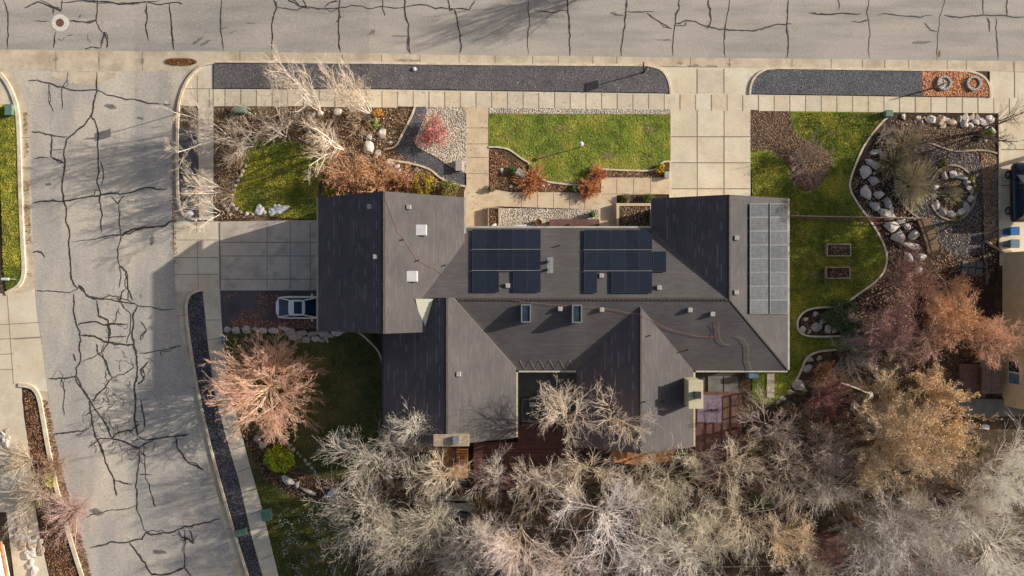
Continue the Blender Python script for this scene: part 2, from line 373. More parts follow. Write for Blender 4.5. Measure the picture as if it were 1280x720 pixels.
def strip_into(mb, pts, w, off, hgt=0.0, wf=None):
    """a flat or raised strip along world points (x,y)"""
    q = []
    for a, b in zip(pts, pts[1:]):                      # split at terrain knots
        q.append(a)
        ks = sorted([k for k, _ in KN if min(a[0], b[0])+1e-4 < k < max(a[0], b[0])-1e-4], reverse=a[0] > b[0])
        for k in ks:
            t = (k-a[0])/(b[0]-a[0]); q.append((k, a[1]+(b[1]-a[1])*t))
    q.append(pts[-1]); pts = q; n = len(pts)
    L_, R_ = [], []
    for i, p in enumerate(pts):
        a = pts[max(0, i-1)]; b = pts[min(n-1, i+1)]
        dx, dy = b[0]-a[0], b[1]-a[1]; l = math.hypot(dx, dy) or 1
        ww = (wf(i, n) if wf else 1)*w/2
        L_.append((p[0]-dy/l*ww, p[1]+dx/l*ww)); R_.append((p[0]+dy/l*ww, p[1]-dx/l*ww))
    if hgt <= 0:
        vs = [(x, y, g(x)+off) for x, y in L_+R_]
        mb.add(vs, [(i, n+i, n+i+1, i+1) for i in range(n-1)])
    else:
        vs = [(x, y, g(x)-.05) for x, y in L_]+[(x, y, g(x)+off+hgt) for x, y in L_]+[(x, y, g(x)+off+hgt) for x, y in R_]+[(x, y, g(x)-.05) for x, y in R_]
        fs = []
        for i in range(n-1):
            for k in range(3):
                a, b = k*n, (k+1)*n
                fs.append((a+i, b+i, b+i+1, a+i+1))
        fs += [(0, n, 2*n, 3*n), (4*n-1, 3*n-1, 2*n-1, n-1)]
        mb.add(vs, [f[::-1] for f in fs])
def px_pts(px, sm=2):
    if sm: px = smooth_px(px, sm)
    return [(p.x, p.y) for p in (G(*q) for q in px)]
def kerb(name, px, w, hgt, m, sm=2, off=0.0, label=None, cat=None, kind='structure', group=None, taper=True):
    mb = MB(); strip_into(mb, px_pts(px, sm), w, off, hgt)
    o = mb.build(name, m)
    bm = bmesh.new(); bm.from_mesh(o.data); bmesh.ops.recalc_face_normals(bm, faces=bm.faces[:]); bm.to_mesh(o.data); bm.free()
    return tag(o, label, cat, group, kind if not label else None)

# ------------------------------------------------------------------ scatter
def in_poly(xs, ys, poly):
    c = np.zeros(len(xs), bool); n = len(poly)
    for i in range(n):
        x0, y0 = poly[i]; x1, y1 = poly[(i+1) % n]
        if y0 == y1: continue
        m = ((y0 > ys) != (y1 > ys)) & (xs < (x1-x0)*(ys-y0)/(y1-y0)+x0)
        c ^= m
    return c
def gv(x): return np.interp(x, [KN[0][0], KN[1][0], KN[2][0]], [KN[0][1], KN[1][1], KN[2][1]])
def mesh_np(name, V, F, col, m):
    """V (n,3), F (f,k), col (n,3)"""
    me = bpy.data.meshes.new(name)
    nf, k = F.shape
    me.vertices.add(len(V)); me.vertices.foreach_set('co', V.astype(np.float32).ravel())
    me.loops.add(nf*k); me.loops.foreach_set('vertex_index', F.astype(np.int32).ravel())
    me.polygons.add(nf); me.polygons.foreach_set('loop_start', np.arange(0, nf*k, k, dtype=np.int32))
    me.update(calc_edges=True)
    a = me.color_attributes.new('col', 'FLOAT_COLOR', 'POINT')
    a.data.foreach_set('color', np.concatenate([col, np.ones((len(col), 1))], 1).astype(np.float32).ravel())
    me.materials.append(m)
    return me
def poly_points(px, n, rng, sm=0, clump=0.0, cs=1.0):
    if sm: px = smooth_px(px, sm, True)
    P = np.array([[p.x, p.y] for p in (G(*q) for q in px)])
    lo, hi = P.min(0), P.max(0); out = []
    tot = 0
    while tot < n:
        q = rng.uniform(lo, hi, (n*3, 2)); q = q[in_poly(q[:, 0], q[:, 1], P)]
        if clump and len(q):
            nn = np.array([noise.noise((a*cs, b*cs, 3.3+n)) for a, b in q])
            q = q[rng.uniform(-.5, .5, len(q))*(1-clump)+nn*1.2 > clump*.25]
        if not len(q): break
        out.append(q); tot += len(q)
    return np.concatenate(out)[:n]
def flakes(name, px, n, size, cols, seed, off=.03, tilt=.5, label=None, cat=None, sm=0, clump=0.0, cs=1.0, asp=.7, jit=.25):
    """many small leaf-like quads lying on the ground"""
    rng = np.random.default_rng(seed)
    q = poly_points(px, n, rng, sm, clump, cs); n = len(q)
    a = rng.uniform(0, 2*np.pi, n); s = size*rng.uniform(.6, 1.4, n)
    u = np.stack([np.cos(a), np.sin(a), rng.uniform(-tilt, tilt, n)], 1)*s[:, None]/2
    v = np.stack([-np.sin(a), np.cos(a), rng.uniform(-tilt, tilt, n)], 1)*s[:, None]/2*asp
    c = np.stack([q[:, 0], q[:, 1], gv(q[:, 0])+off+rng.uniform(0, .03, n)], 1)
    V = np.stack([c-u, c+v*1.0, c+u, c-v], 1).reshape(-1, 3)
    F = np.arange(4*n).reshape(n, 4)
    cc = np.array(cols)[rng.integers(0, len(cols), n)]*rng.uniform(1-jit, 1+jit, (n, 1))
    me = mesh_np(name, V, F, np.repeat(cc, 4, 0), M['veg'])
    o = bpy.data.objects.new(name, me); C.objects.link(o)
    return tag(o, label, cat, None, 'stuff')
def grass(name, px, n, cols, seed, hgt=.07, sm=0, label=None, w=.05, off=.0):
    rng = np.random.default_rng(seed)
    q = poly_points(px, n, rng, sm)
    n = len(q)
    hh = hgt*rng.uniform(.5, 1.3, n); ww = w*rng.uniform(.6, 1.4, n)
    a = rng.uniform(0, 2*np.pi, n)
    c = np.stack([q[:, 0], q[:, 1], gv(q[:, 0])+off], 1)
    d = np.stack([np.cos(a), np.sin(a), 0*a], 1)*ww[:, None]/2
    ln = np.stack([rng.normal(0, .7, n), rng.normal(0, .7, n), np.ones(n)], 1)*hh[:, None]
    V = np.stack([c-d, c+d, c+ln], 1).reshape(-1, 3); F = np.arange(3*n).reshape(n, 3)
    nn = np.array([noise.noise((x*.55, y*.55, seed)) + .6*noise.noise((x*2.1, y*2.1, seed+5)) for x, y in q])
    t = np.clip(nn*1.3+.5+rng.normal(0, .18, n), 0, 1)[:, None]
    c0, c1 = np.array(cols[0]), np.array(cols[1])
    cc = (c0*(1-t)+c1*t)*rng.uniform(.75, 1.3, (n, 1))
    me = mesh_np(name, V, F, np.repeat(cc, 3, 0), M['veg'])
    o = bpy.data.objects.new(name, me); C.objects.link(o)
    return tag(o, label, 'grass', None, 'stuff')

# ------------------------------------------------------------------ vegetation
def tubes_mesh(name, polys, leaves, m=None):
    """polys: list of (pts[k][3], radii[k], cols[k], sides)"""
    groups = {}
    for p in polys: groups.setdefault((len(p[0]), p[3]), []).append(p)
    VV, FF, CC = [], [], []; base = 0
    for (k, n), L in groups.items():
        P = np.array([p[0] for p in L], float); Rr = np.array([p[1] for p in L], float); Cc = np.array([p[2] for p in L], float)
        N = len(L)
        T = np.empty_like(P); T[:, 1:-1] = P[:, 2:]-P[:, :-2]; T[:, 0] = P[:, 1]-P[:, 0]; T[:, -1] = P[:, -1]-P[:, -2]
        T /= np.linalg.norm(T, axis=2, keepdims=True)+1e-9
        ref = np.where(np.abs(T[:, :1, 2:3]) < .9, np.array([0, 0, 1.0]), np.array([1.0, 0, 0]))
        A = np.cross(T, np.broadcast_to(ref, T.shape)); A /= np.linalg.norm(A, axis=2, keepdims=True)+1e-9
        B = np.cross(A, T)
        ang = np.arange(n)*2*np.pi/n
        V = P[:, :, None, :]+Rr[:, :, None, None]*(A[:, :, None, :]*np.cos(ang)[None, None, :, None]+B[:, :, None, :]*np.sin(ang)[None, None, :, None])
        idx = base+np.arange(N*k*n).reshape(N, k, n)
        a = idx[:, :-1, :]; b = np.roll(idx, -1, 2)[:, :-1, :]; c = np.roll(idx, -1, 2)[:, 1:, :]; d = idx[:, 1:, :]
        FF.append(np.stack([a, b, c, d], -1).reshape(-1, 4)); VV.append(V.reshape(-1, 3))
        CC.append(np.repeat(Cc[:, :, None, :], n, 2).reshape(-1, 3)); base += N*k*n
    if leaves is not None and len(leaves[0]):
        c, s, col = leaves; nl = len(c)
        rng = np.random.default_rng(nl)
        u = rng.normal(size=(nl, 3)); u /= np.linalg.norm(u, axis=1, keepdims=True)
        w = rng.normal(size=(nl, 3)); w = np.cross(u, w); w /= np.linalg.norm(w, axis=1, keepdims=True)
        s = s[:, None]
        V = np.stack([c-u*s, c+w*s*.6, c+u*s, c-w*s*.6], 1).reshape(-1, 3)
        VV.append(V); FF.append(base+np.arange(nl*4).reshape(nl, 4)); CC.append(np.repeat(col, 4, 0)); base += nl*4
    return mesh_np(name, np.concatenate(VV), np.concatenate(FF), np.concatenate(CC), m or M['veg'])

def nrm(v):
    l = math.sqrt(v[0]*v[0]+v[1]*v[1]+v[2]*v[2]) or 1e-9
    return (v[0]/l, v[1]/l, v[2]/l)
class Grower:
    def __init__(s, seed, nch, ratio, ang, upb, wig, nseg=(4, 4, 4, 3, 3), t0=(.5, .25, .2, .15, .1), rr=.62, tip=.008, gray=0):
        s.r = random.Random(seed); s.nch = nch; s.ratio = ratio; s.ang = ang; s.upb = upb; s.wig = wig
        s.nseg = nseg; s.t0 = t0; s.out = []; s.rr = rr; s.tip = tip
    def rot(s, d, ang):
        r = s.r
        w = nrm((r.gauss(0, 1), r.gauss(0, 1), r.gauss(0, 1)))
        c = (d[1]*w[2]-d[2]*w[1], d[2]*w[0]-d[0]*w[2], d[0]*w[1]-d[1]*w[0]); c = nrm(c)
        ca, sa = math.cos(ang), math.sin(ang)
        return nrm((d[0]*ca+c[0]*sa, d[1]*ca+c[1]*sa, d[2]*ca+c[2]*sa))
    def grow(s, p, d, L, rad, lev):
        r = s.r; n = s.nseg[lev]; pts = [p]; rs = [rad]; ds = [d]
        last = lev == len(s.nch)
        for i in range(n):
            wg = s.wig
            d = nrm((d[0]+r.gauss(0, wg), d[1]+r.gauss(0, wg), d[2]+r.gauss(0, wg)+s.upb[lev]))
            st = L/n
            p = (p[0]+d[0]*st, p[1]+d[1]*st, p[2]+d[2]*st); pts.append(p); ds.append(d)
            rs.append(max(s.tip, rad*(1-.62*(i+1)/n)) if not last else max(s.tip*.6, rad*(1-.6*(i+1)/n)))
        s.out.append((pts, rs, lev))
        if last: return
        k = s.nch[lev]; k = max(1, int(k*r.uniform(.75, 1.3)+.5))
        for j in range(k):
            t = s.t0[lev]+(1-s.t0[lev])*(j+r.random())/k; t = min(t, .999)
            f = t*n; i = int(f); fr = f-i
            q = tuple(pts[i][m]+(pts[i+1][m]-pts[i][m])*fr for m in range(3))
            cr = (rs[i]+(rs[i+1]-rs[i])*fr)*s.rr
            a = R(r.uniform(*s.ang[lev]))
            s.grow(q, s.rot(ds[i], a), L*s.ratio[lev]*r.uniform(.7, 1.2)*(1-.35*t), max(s.tip, cr), lev+1)

def lerp3(a, b, t): return tuple(a[i]+(b[i]-a[i])*t for i in range(3))
def tree(name, label, cat, base, h, Rr, seed, style, cb, ct, group=None, leaf=None, trunk_r=None, lean=(0, 0), dens=1.0, tipr=.0062, squash=1.0, nleaf=0, maxlev=None):
    """bare or leafy tree; Rr crown radius (m), h height (m); cb bark colour, ct twig colour"""
    rnd = random.Random(seed*7+1)
    trunk_r = trunk_r or h*.022
    stems = []
    if style == 'vase':      # short trunk, fanning limbs
        gr = Grower(seed, (int(8*dens+.5), int(7*dens+.5), int(5*dens+.5), 3), (.95, .84, .66, .62), ((18, 66), (22, 55), (22, 52), (20, 50)), (.15, .02, .0, .03, .05), .13, t0=(.55, .22, .15, .1, .1), tip=tipr)
        gr.grow((0, 0, 0), nrm((lean[0], lean[1], 1)), h*.38, trunk_r, 0); ntr = 1
    elif style == 'dense':   # round fine head
        gr = Grower(seed, (int(24*dens), int(9*dens), int(7*dens), 4), (1.25, .55, .50, .5), ((12, 92), (14, 38), (16, 40), (18, 45)), (.1, .0, .0, .0, .0), .06, t0=(.35, .12, .12, .1, .1), tip=tipr, rr=.5)
        gr.grow((0, 0, 0), nrm((lean[0], lean[1], 1)), h*.34, trunk_r, 0); ntr = 1
    elif style == 'dome':    # fine branches arching out of a dozen limbs, an even round head
        gr = Grower(seed, (1, int(8*dens), 6, 4), (1, .36, .48, .5), ((1, 2), (16, 40), (20, 48), (20, 50)), (.0, .02, .0, .0, .0), .085, nseg=(3, 5, 4, 3, 2), t0=(.9, .2, .12, .1, .1), tip=tipr, rr=.55)
        gr.grow((0, 0, 0), (0, 0, 1), h*.3, trunk_r, 0)
        gr.out = [o_ for o_ in gr.out if o_[2] == 0]
        limbs = [(rnd.uniform(0, 6.28), rnd.uniform(.2, .9)) for _ in range(14)]
        for a, e in limbs: gr.out.append(([(0, 0, h*.2), (math.cos(a)*h*.12, math.sin(a)*h*.12, h*(.26+.1*e)), (math.cos(a)*h*.26, math.sin(a)*h*.26, h*(.30+.25*e))], [trunk_r*.5, trunk_r*.4, trunk_r*.25], 0))
        for i in range(int(95*dens)):
            a, e = rnd.choice(limbs); t = rnd.uniform(0, 1); a += rnd.gauss(0, .1)
            p0 = (math.cos(a)*h*.26*t, math.sin(a)*h*.26*t, h*(.2+(.1+.25*e)*t))
            zz = rnd.uniform(-.1, 1); b_ = a+rnd.gauss(0, .75); c_ = math.sqrt(max(0, 1-zz*zz))
            gr.grow(p0, nrm((math.cos(b_)*c_, math.sin(b_)*c_, zz*.8)), h*(.72-.22*t)*rnd.uniform(.7, 1.1), trunk_r*rnd.uniform(.12, .26), 1)
        ntr = 1
    elif style == 'multi':   # several stems from the ground, upright (birch clump)
        gr = Grower(seed, (int(9*dens), int(6*dens), int(5*dens)), (.42, .5, .5), ((22, 50), (22, 50), (20, 50)), (.06, .08, .04, .02), .07, nseg=(6, 4, 3, 3), t0=(.22, .2, .15, .1), tip=tipr)
        ns = rnd.randint(3, 5)
        for i in range(ns):
            a = 2*math.pi*(i+rnd.random()*.6)/ns; t = rnd.uniform(.16, .42)
            gr.grow((.15*math.cos(a), .15*math.sin(a), 0), nrm((math.cos(a)*t+lean[0], math.sin(a)*t+lean[1], 1)), h*rnd.uniform(.8, 1.05), trunk_r*rnd.uniform(.7, 1), 0)
        ntr = 1
    elif style == 'shrub':   # many thin stems
        gr = Grower(seed, (int(7*dens), int(5*dens)), (.45, .5), ((20, 50), (20, 55)), (.05, .03, .0), .10, nseg=(4, 3, 2), t0=(.2, .1, .1), tip=tipr)
        ns = int(22*dens)
        for i in range(ns):
            a = rnd.uniform(0, 2*math.pi); t = rnd.uniform(.1, 1.3)
            gr.grow((.1*math.cos(a), .1*math.sin(a), 0), nrm((math.cos(a)*t, math.sin(a)*t, 1)), h*rnd.uniform(.6, 1.1), trunk_r*rnd.uniform(.5, 1), 0)
        ntr = 1
    elif style == 'tuft':    # grass-like stems
        gr = Grower(seed, (3,), (.35,), ((10, 30),), (-.08, -.05), .05, nseg=(4, 2), t0=(.5, .2), tip=tipr)
        for i in range(int(150*dens)):
            a = rnd.uniform(0, 2*math.pi); t = rnd.uniform(.0, 1.2)
            gr.grow((.12*math.cos(a)*rnd.random(), .12*math.sin(a)*rnd.random(), 0), nrm((math.cos(a)*t, math.sin(a)*t, 1)), h*rnd.uniform(.6, 1.1), trunk_r, 0)
        ntr = 0
    allp = np.array([q for p, r_, l in gr.out for q in p])
    ctr = np.array([np.median(allp[:, 0]), np.median(allp[:, 1])])*0
    rad = np.percentile(np.hypot(allp[:, 0]-ctr[0], allp[:, 1]-ctr[1]), 94); top = np.percentile(allp[:, 2], 98)
    sx, sz = Rr/rad, h/top
    nz = rnd.uniform(0, 50)
    def tf(q):
        a = math.atan2(q[1], q[0])
        w = 1+(.10 if style == 'dome' else .28)*noise.noise((math.cos(a)*1.6, math.sin(a)*1.6, nz))
        return (q[0]*sx*w, q[1]*sx*w, max(.03, q[2]*sz))
    tr, cr, tips = [], [], []
    nl = len(gr.nch)
    for p, r_, l in gr.out:
        P = [tf(q) for q in p]
        t0, t1 = l/(nl+1), (l+1)/(nl+1)
        v = rnd.uniform(.72, 1.28)*(.8 if l <= 1 and style == 'vase' else 1)
        cols = [tuple(c*v for c in lerp3(cb, ct, min(1, (t0+(t1-t0)*i/(len(P)-1))**.8))) for i in range(len(P))]
        (tr if l < ntr else cr).append((P, r_, cols, 6 if l == 0 and ntr else 5 if l == 1 else 3))
        if l >= nl-1: tips.append(P)
    leaves = None
    if leaf and nleaf:
        rng = np.random.default_rng(seed)
        tp = np.array([q for P in tips for q in P[1:]])
        c = tp[rng.integers(0, len(tp), nleaf)]+rng.normal(0, leaf[1]*1.6, (nleaf, 3))
        c[:, 2] = np.maximum(c[:, 2], .03)
        cols = np.array(leaf[0])[rng.integers(0, len(leaf[0]), nleaf)]*rng.uniform(.7, 1.3, (nleaf, 1))
        leaves = (c, leaf[1]*rng.uniform(.6, 1.3, nleaf), cols)
    if tr:
        root = empty(name, base, label, cat, group, rz=0)
        for nm_, pl, lv in (('trunk', tr, None), ('crown', cr, leaves)):
            o = bpy.data.objects.new(nm_, tubes_mesh(nm_, pl, lv)); C.objects.link(o); o.parent = root
    else:
        root = bpy.data.objects.new(name, tubes_mesh(name, cr, leaves)); C.objects.link(root); root.location = base
        tag(root, label, cat, group)
    return root
def leafy(name, label, base, h, Rr, seed, cols, n, size, group=None, cat='shrub', stem=(.16, .11, .07)):
    """evergreen or leafy bush: stems and leaves filling an uneven dome"""
    rng = np.random.default_rng(seed); rnd = random.Random(seed)
    stems = []
    for i in range(14):
        a = rnd.uniform(0, 6.28); t = rnd.uniform(.2, .95)
        P = [(0, 0, 0), (math.cos(a)*Rr*.35*t, math.sin(a)*Rr*.35*t, h*.45), (math.cos(a)*Rr*.75*t, math.sin(a)*Rr*.75*t, h*(.95-.4*t))]
        stems.append((P, [.02, .014, .008], [stem]*3, 3))
    # clumps
    nc = 26; cc = []
    for i in range(nc):
        a = rnd.uniform(0, 6.28); t = math.sqrt(rnd.random()); wob = 1+.35*noise.noise((math.cos(a)*2, math.sin(a)*2, seed))
        cc.append((math.cos(a)*Rr*.8*t*wob, math.sin(a)*Rr*.8*t*wob, h*(.85-.5*t*t)*rnd.uniform(.7, 1.1)))
    cc = np.array(cc); k = rng.integers(0, nc, n)
    d = rng.normal(size=(n, 3)); d /= np.linalg.norm(d, axis=1, keepdims=True)
    c = cc[k]+d*(Rr*.26*rng.uniform(.5, 1.05, (n, 1)))*np.array([1, 1, .7]); c[:, 2] = np.maximum(c[:, 2], .02)
    cl = np.array(cols)[rng.integers(0, len(cols), n)]*rng.uniform(.7, 1.3, (n, 1))*(.75+.5*rng.random(nc))[k][:, None]
    root = empty(name, base, label, cat, group)
    o = bpy.data.objects.new('stem', tubes_mesh('stem', stems, None)); C.objects.link(o); o.parent = root
    o = bpy.data.objects.new('foliage', tubes_mesh('foliage', [stems[0]], (c, size*rng.uniform(.6, 1.3, n), cl))); C.objects.link(o); o.parent = root
    return root

# ------------------------------------------------------------------ rocks
ROCKS = {}
def rock_mesh(i, m):
    key = (i, m.name)
    if key not in ROCKS:
        bm = bmesh.new(); bmesh.ops.create_icosphere(bm, subdivisions=3, radius=1)
        rnd = random.Random(i+11)
        pl = [(Vector((rnd.gauss(0, 1), rnd.gauss(0, 1), rnd.gauss(0, .8))).normalized(), rnd.uniform(.5, .82)) for _ in range(13)]
        for v in bm.verts:
            c = v.co
            for n_, d in pl:                      # chop flat facets
                e = c.dot(n_)-d
                if e > 0: c = c-n_*e
            c = c*(1+.10*noise.noise(c*2.2+Vector((i, 0, 0)))+.04*noise.noise(c*6+Vector((0, i, 0))))
            v.co = Vector((c.x*1.15, c.y*.95, c.z*.7+.35))
        me = bpy.data.meshes.new('boulder'); bm.to_mesh(me); bm.free(); me.materials.append(m)
        ROCKS[key] = me
    return ROCKS[key]
def rocks(spots, label, group, seed=0, mats=('rock', 'rock_grey', 'rock_tan'), name='boulder', hmul=.7):
    """spots: (px, py, diameter in px) or (px, py, dx, dy, rot)"""
    rnd = random.Random(seed)
    for i, s in enumerate(spots):
        o = bpy.data.objects.new(name, rock_mesh(rnd.randint(0, 6), M[rnd.choice(mats)])); C.objects.link(o)
        if len(s) == 3: a = b = s[2]; a *= rnd.uniform(.9, 1.25); b *= rnd.uniform(.75, 1); rz = rnd.uniform(0, 3.14)
        else: a, b, rz = s[2], s[3], R(-s[4])
        p = G(s[0], s[1]); o.location = (p.x, p.y, p.z-.04)
        a, b = a/S/2, b/S/2
        a *= 1.18; b *= 1.18; o.scale = (a, b, min(a, b)*hmul*rnd.uniform(.8, 1.2)); o.rotation_euler = (rnd.uniform(-.1, .1), rnd.uniform(-.1, .1), rz)
        tag(o, label, 'boulder', group)
# ================================================================== SETTING
def big(name, x0, y0, x1, y1, off, m): return sheet_world(name, [(x0, y0), (x1, y0), (x1, y1), (x0, y1)], off, m)
big('ground', -900, -900, 900, 900, -.03, M['soil'])
rx = lambda px: (px-640)/S
# main road: its lower edge in photo pixels
RE = [(-400, 60), (-100, 61), (60, 62.5), (240, 64), (400, 66), (560, 68.5), (700, 70), (850, 72), (1000, 73.5), (1150, 75), (1280, 76.5), (1700, 79)]
sheet('main_road', [(-400, -130), (1700, -130)]+RE[::-1], 0, M['asphalt'])
# side street
SL = [(10, 88), (19, 96), (27, 110), (33, 128), (36, 150), (37.5, 180), (39, 230), (41, 290), (44, 350), (46, 390), (52, 430), (58, 475), (64, 520), (70, 560), (80, 605), (92, 650), (104, 690), (114, 722), (140, 810)]
SR = [(236, 88), (226, 98), (219, 112), (215.5, 130), (214, 160), (214, 200), (215, 250), (217, 310), (220, 350), (223, 390), (229, 430), (236, 470), (243, 505), (253, 555), (266, 610), (280, 660), (296, 720), (318, 800)]
sheet('side_street', SL+SR[::-1], 0, M['asphalt_side'])
# concrete gutter of the main road, crossing the mouth of the side street
GT = [(-400, 84), (0, 87), (10, 88), (236, 89), (246, 82), (262, 77), (300, 77), (560, 80), (700, 82), (800, 82.5), (1000, 86), (1180, 88), (1280, 90), (1700, 94)]
sheet('gutter', RE+GT[::-1], .004, M['gutter'])
sheet('gutter', [(214, 700)]+[], 0, M['gutter']) if False else None
# gutter pans of the side street
KL = [(0, 92), (8, 101), (16, 116), (22, 135), (24.5, 165), (25.5, 210), (27, 260), (29, 305), (31, 338), (29, 350), (22, 360), (8, 367)]
sheet('gutter', [(-6, 86), (10, 88)]+SL[1:9]+[(44.5, 366), (28, 368), (8, 367)]+KL[::-1][1:], .004, M['gutter'])
KR = [(268, 76.5), (255, 81), (243, 90), (233, 103), (227, 118), (223, 135), (222, 170), (222, 220), (223, 252), (226, 264), (233, 271), (246, 275)]
sheet('gutter', [(236, 88), (246, 82), (262, 77)]+KR[1:]+[(246, 278), (217, 278)]+[SR[i] for i in (6, 5, 4, 3, 2, 1)], .004, M['gutter'])
KR2 = [(256, 362), (245, 364), (237, 369), (233, 378), (233.5, 395), (237, 425), (243, 462), (250, 500), (260, 545), (272, 592), (286, 642), (300, 688), (310, 720), (334, 800)]
sheet('gutter', [(219, 352)]+SR[9:]+KR2[::-1]+[(256, 352)], .004, M['gutter'])
KL2 = [(24, 481), (36, 482), (44, 486), (50, 497), (54, 520), (60, 555), (68, 595), (79, 640), (92, 685), (104, 722), (128, 800)]
sheet('gutter', [(24, 478), (58, 478)]+SL[12:]+KL2[::-1], .004, M['gutter'])
# kerbs
KH = .13
kerb('kerb', KL, .30, KH, M['kerb'], sm=1)
kerb('kerb', [(268, 78.5)]+KR[1:], .20, KH, M['kerb'], sm=1)
kerb('kerb', KR2, .18, KH, M['kerb'], sm=1)
kerb('kerb', KL2, .32, KH, M['kerb'], sm=1)
kerb('kerb', [(268, 77.5), (400, 78.5), (560, 80.5), (700, 81.5), (800, 82), (815, 83), (826, 87), (833, 95), (837, 106), (838, 117)], .16, KH, M['kerb'], sm=1)
kerb('kerb', [(937, 118), (938, 107), (942, 98), (950, 90), (962, 85.5), (1000, 86), (1150, 88), (1205, 88.5), (1222, 92), (1232, 99), (1237, 109), (1237, 122)], .16, KH, M['kerb'], sm=1)
# pavements and driveways
PV = [(1290, 91), (1237, 89), (1237, 122), (1150, 121), (938, 118), (838, 117), (600, 113.5), (400, 111.5), (267, 111), (267, 79)]
sheet('pavement', [(267, 79), (255, 82), (244, 91), (235, 103), (229, 118), (226, 132), (240, 132.5), (248, 132.5), (249, 274), (267, 277), (267, 133), (600, 134.5), (835, 137), (1116, 140.5), (1290, 142)]+[(1290, 91), (1237, 89), (1237, 122), (1150, 121), (938, 118), (838, 117), (600, 113.5), (400, 111.5), (267, 111)], .03, M['concrete2'])
sheet('driveway_apron', [(800, 82), (838, 84), (945, 85), (962, 85.5), (950, 90), (942, 98), (938, 107), (938, 118), (838, 117), (837, 106), (833, 95), (826, 87), (815, 83)], .026, M['concrete'])
sheet('driveway', [(838, 136), (938, 137.5), (938, 262), (836, 262)], .034, M['concrete'])
sheet('driveway', [(1249, 141), (1420, 143), (1420, 332), (1249, 332)], .034, M['concrete'])
sheet('driveway_apron', [(217, 277), (276, 277), (276, 364), (219, 364)], .012, M['concrete2'])
sheet('driveway', [(275, 277), (399, 275), (412, 275), (412, 363), (275, 363)], .018, M['drive_old'])
sheet('parking_pad', [(275, 363), (412, 363), (412, 411), (280, 411), (276, 400)], .014, M['asphalt_new'])
sheet('pavement', [(253, 362), (275, 362), (277, 400), (281, 440), (288, 490), (299, 530), (312, 580), (327, 632), (341, 690), (349, 722), (372, 800), (352, 800), (329, 722), (314, 668), (299, 602), (281, 540), (268, 490), (260, 430), (256, 390)], .016, M['concrete2'])
sheet('gravel_strip', [(254, 365), (246, 365), (239, 370), (235, 380), (237, 410), (243, 450), (251, 495), (262, 545), (275, 593), (289, 642), (303, 688), (312, 720), (336, 800), (353, 800), (330, 722), (315, 668), (300, 602), (282, 540), (268, 490), (260, 430), (256, 390)], .010, M['gravel_dark'])
sheet('gravel_strip', [(225, 160), (248, 160), (249, 275), (242, 273), (232, 268), (226, 255)], .034, M['gravel_warm'])
sheet('gravel_strip', [(268, 80), (268, 110.5), (400, 111), (600, 113), (838, 116.5), (836, 106), (832, 96), (825, 88), (814, 84), (700, 83), (560, 82), (400, 80)], .10, M['gravel_warm'])
sheet('gravel_strip', [(939, 117.5), (1152, 120.5), (1152, 89), (1000, 87.5), (963, 87), (951, 92), (943, 99), (939, 108)], .10, M['gravel'])
sheet('rock_bed', [(1152, 89), (1205, 90), (1221, 93), (1231, 100), (1235.5, 109), (1236, 121.5), (1152, 120.5)], .102, M['redrock'], rag=.02)
sheet('concrete_pad', [(-120, 84), (0, 91), (9, 104), (16, 117), (21, 131), (-120, 131)], .02, M['concrete2'])
sheet('concrete_pad', [(-120, 360), (8, 367), (28, 366), (44, 360), (46, 390), (52, 430), (58, 475), (60, 490), (48, 488), (40, 484), (24, 481), (-120, 481)], .012, M['concrete'])
sheet('pavement', [(-100, 481), (8, 481), (27, 481), (30, 520), (38, 570), (50, 625), (66, 675), (82, 725), (105, 800), (30, 800), (20, 740), (8, 640), (-100, 640)], .016, M['concrete2'])
sheet('lawn', [(-60, 131), (21, 131), (23.5, 165), (24.5, 210), (26, 260), (28, 305), (30, 338), (28, 349), (21, 358), (9, 364), (5, 340), (2, 250), (0, 200), (-60, 200)], .06, M['lawn'])
sheet('footpath', [(583, 134), (611, 134.5), (611, 236), (636, 240), (751, 241), (752, 222), (837, 222), (837, 243), (771, 244), (771, 284), (748, 284), (747, 262), (624, 258), (583, 262)], .036, M['aggregate'])
sheet('footpath', [(583, 232), (611, 234), (624, 258), (609, 258), (609, 286), (580, 286), (580, 240)], .032, M['aggregate'])
# pebble and gravel beds left of the footpath
sheet('pebble_bed', [(533, 133.5), (583, 134), (583, 217), (573, 214), (560, 207), (549, 199), (540, 194), (531, 189), (522, 184), (519, 178), (522, 168), (527, 155), (533, 143)], .036, M['pebble'])
sheet('gravel_path', [(518, 133.5), (534, 133.5), (533, 143), (527, 155), (522, 168), (519, 178), (523, 185), (531, 190), (545, 198), (560, 208), (573, 214), (581, 216), (581, 232), (567, 229), (552, 222), (541, 213), (530, 208), (515, 203), (497, 199), (494, 191), (498, 182), (503, 170), (511, 152), (516, 140)], .032, M['gravel'])
kerb('edging', [(519, 133), (515, 145), (508, 158), (502, 170), (497, 180), (492, 185), (480, 187)], .15, .10, M['kerb'])
kerb('edging', [(484, 200), (495, 201), (512, 204), (528, 208), (540, 213), (548, 221), (560, 228), (575, 232), (582, 233)], .15, .10, M['kerb'])
sheet('pebble_bed', [(611, 135), (838, 137.5), (838, 143), (611, 142)], .05, M['pebble'])
sheet('pebble_bed', [(624, 260), (748, 262), (748, 286), (624, 286)], .040, M['pebble'])
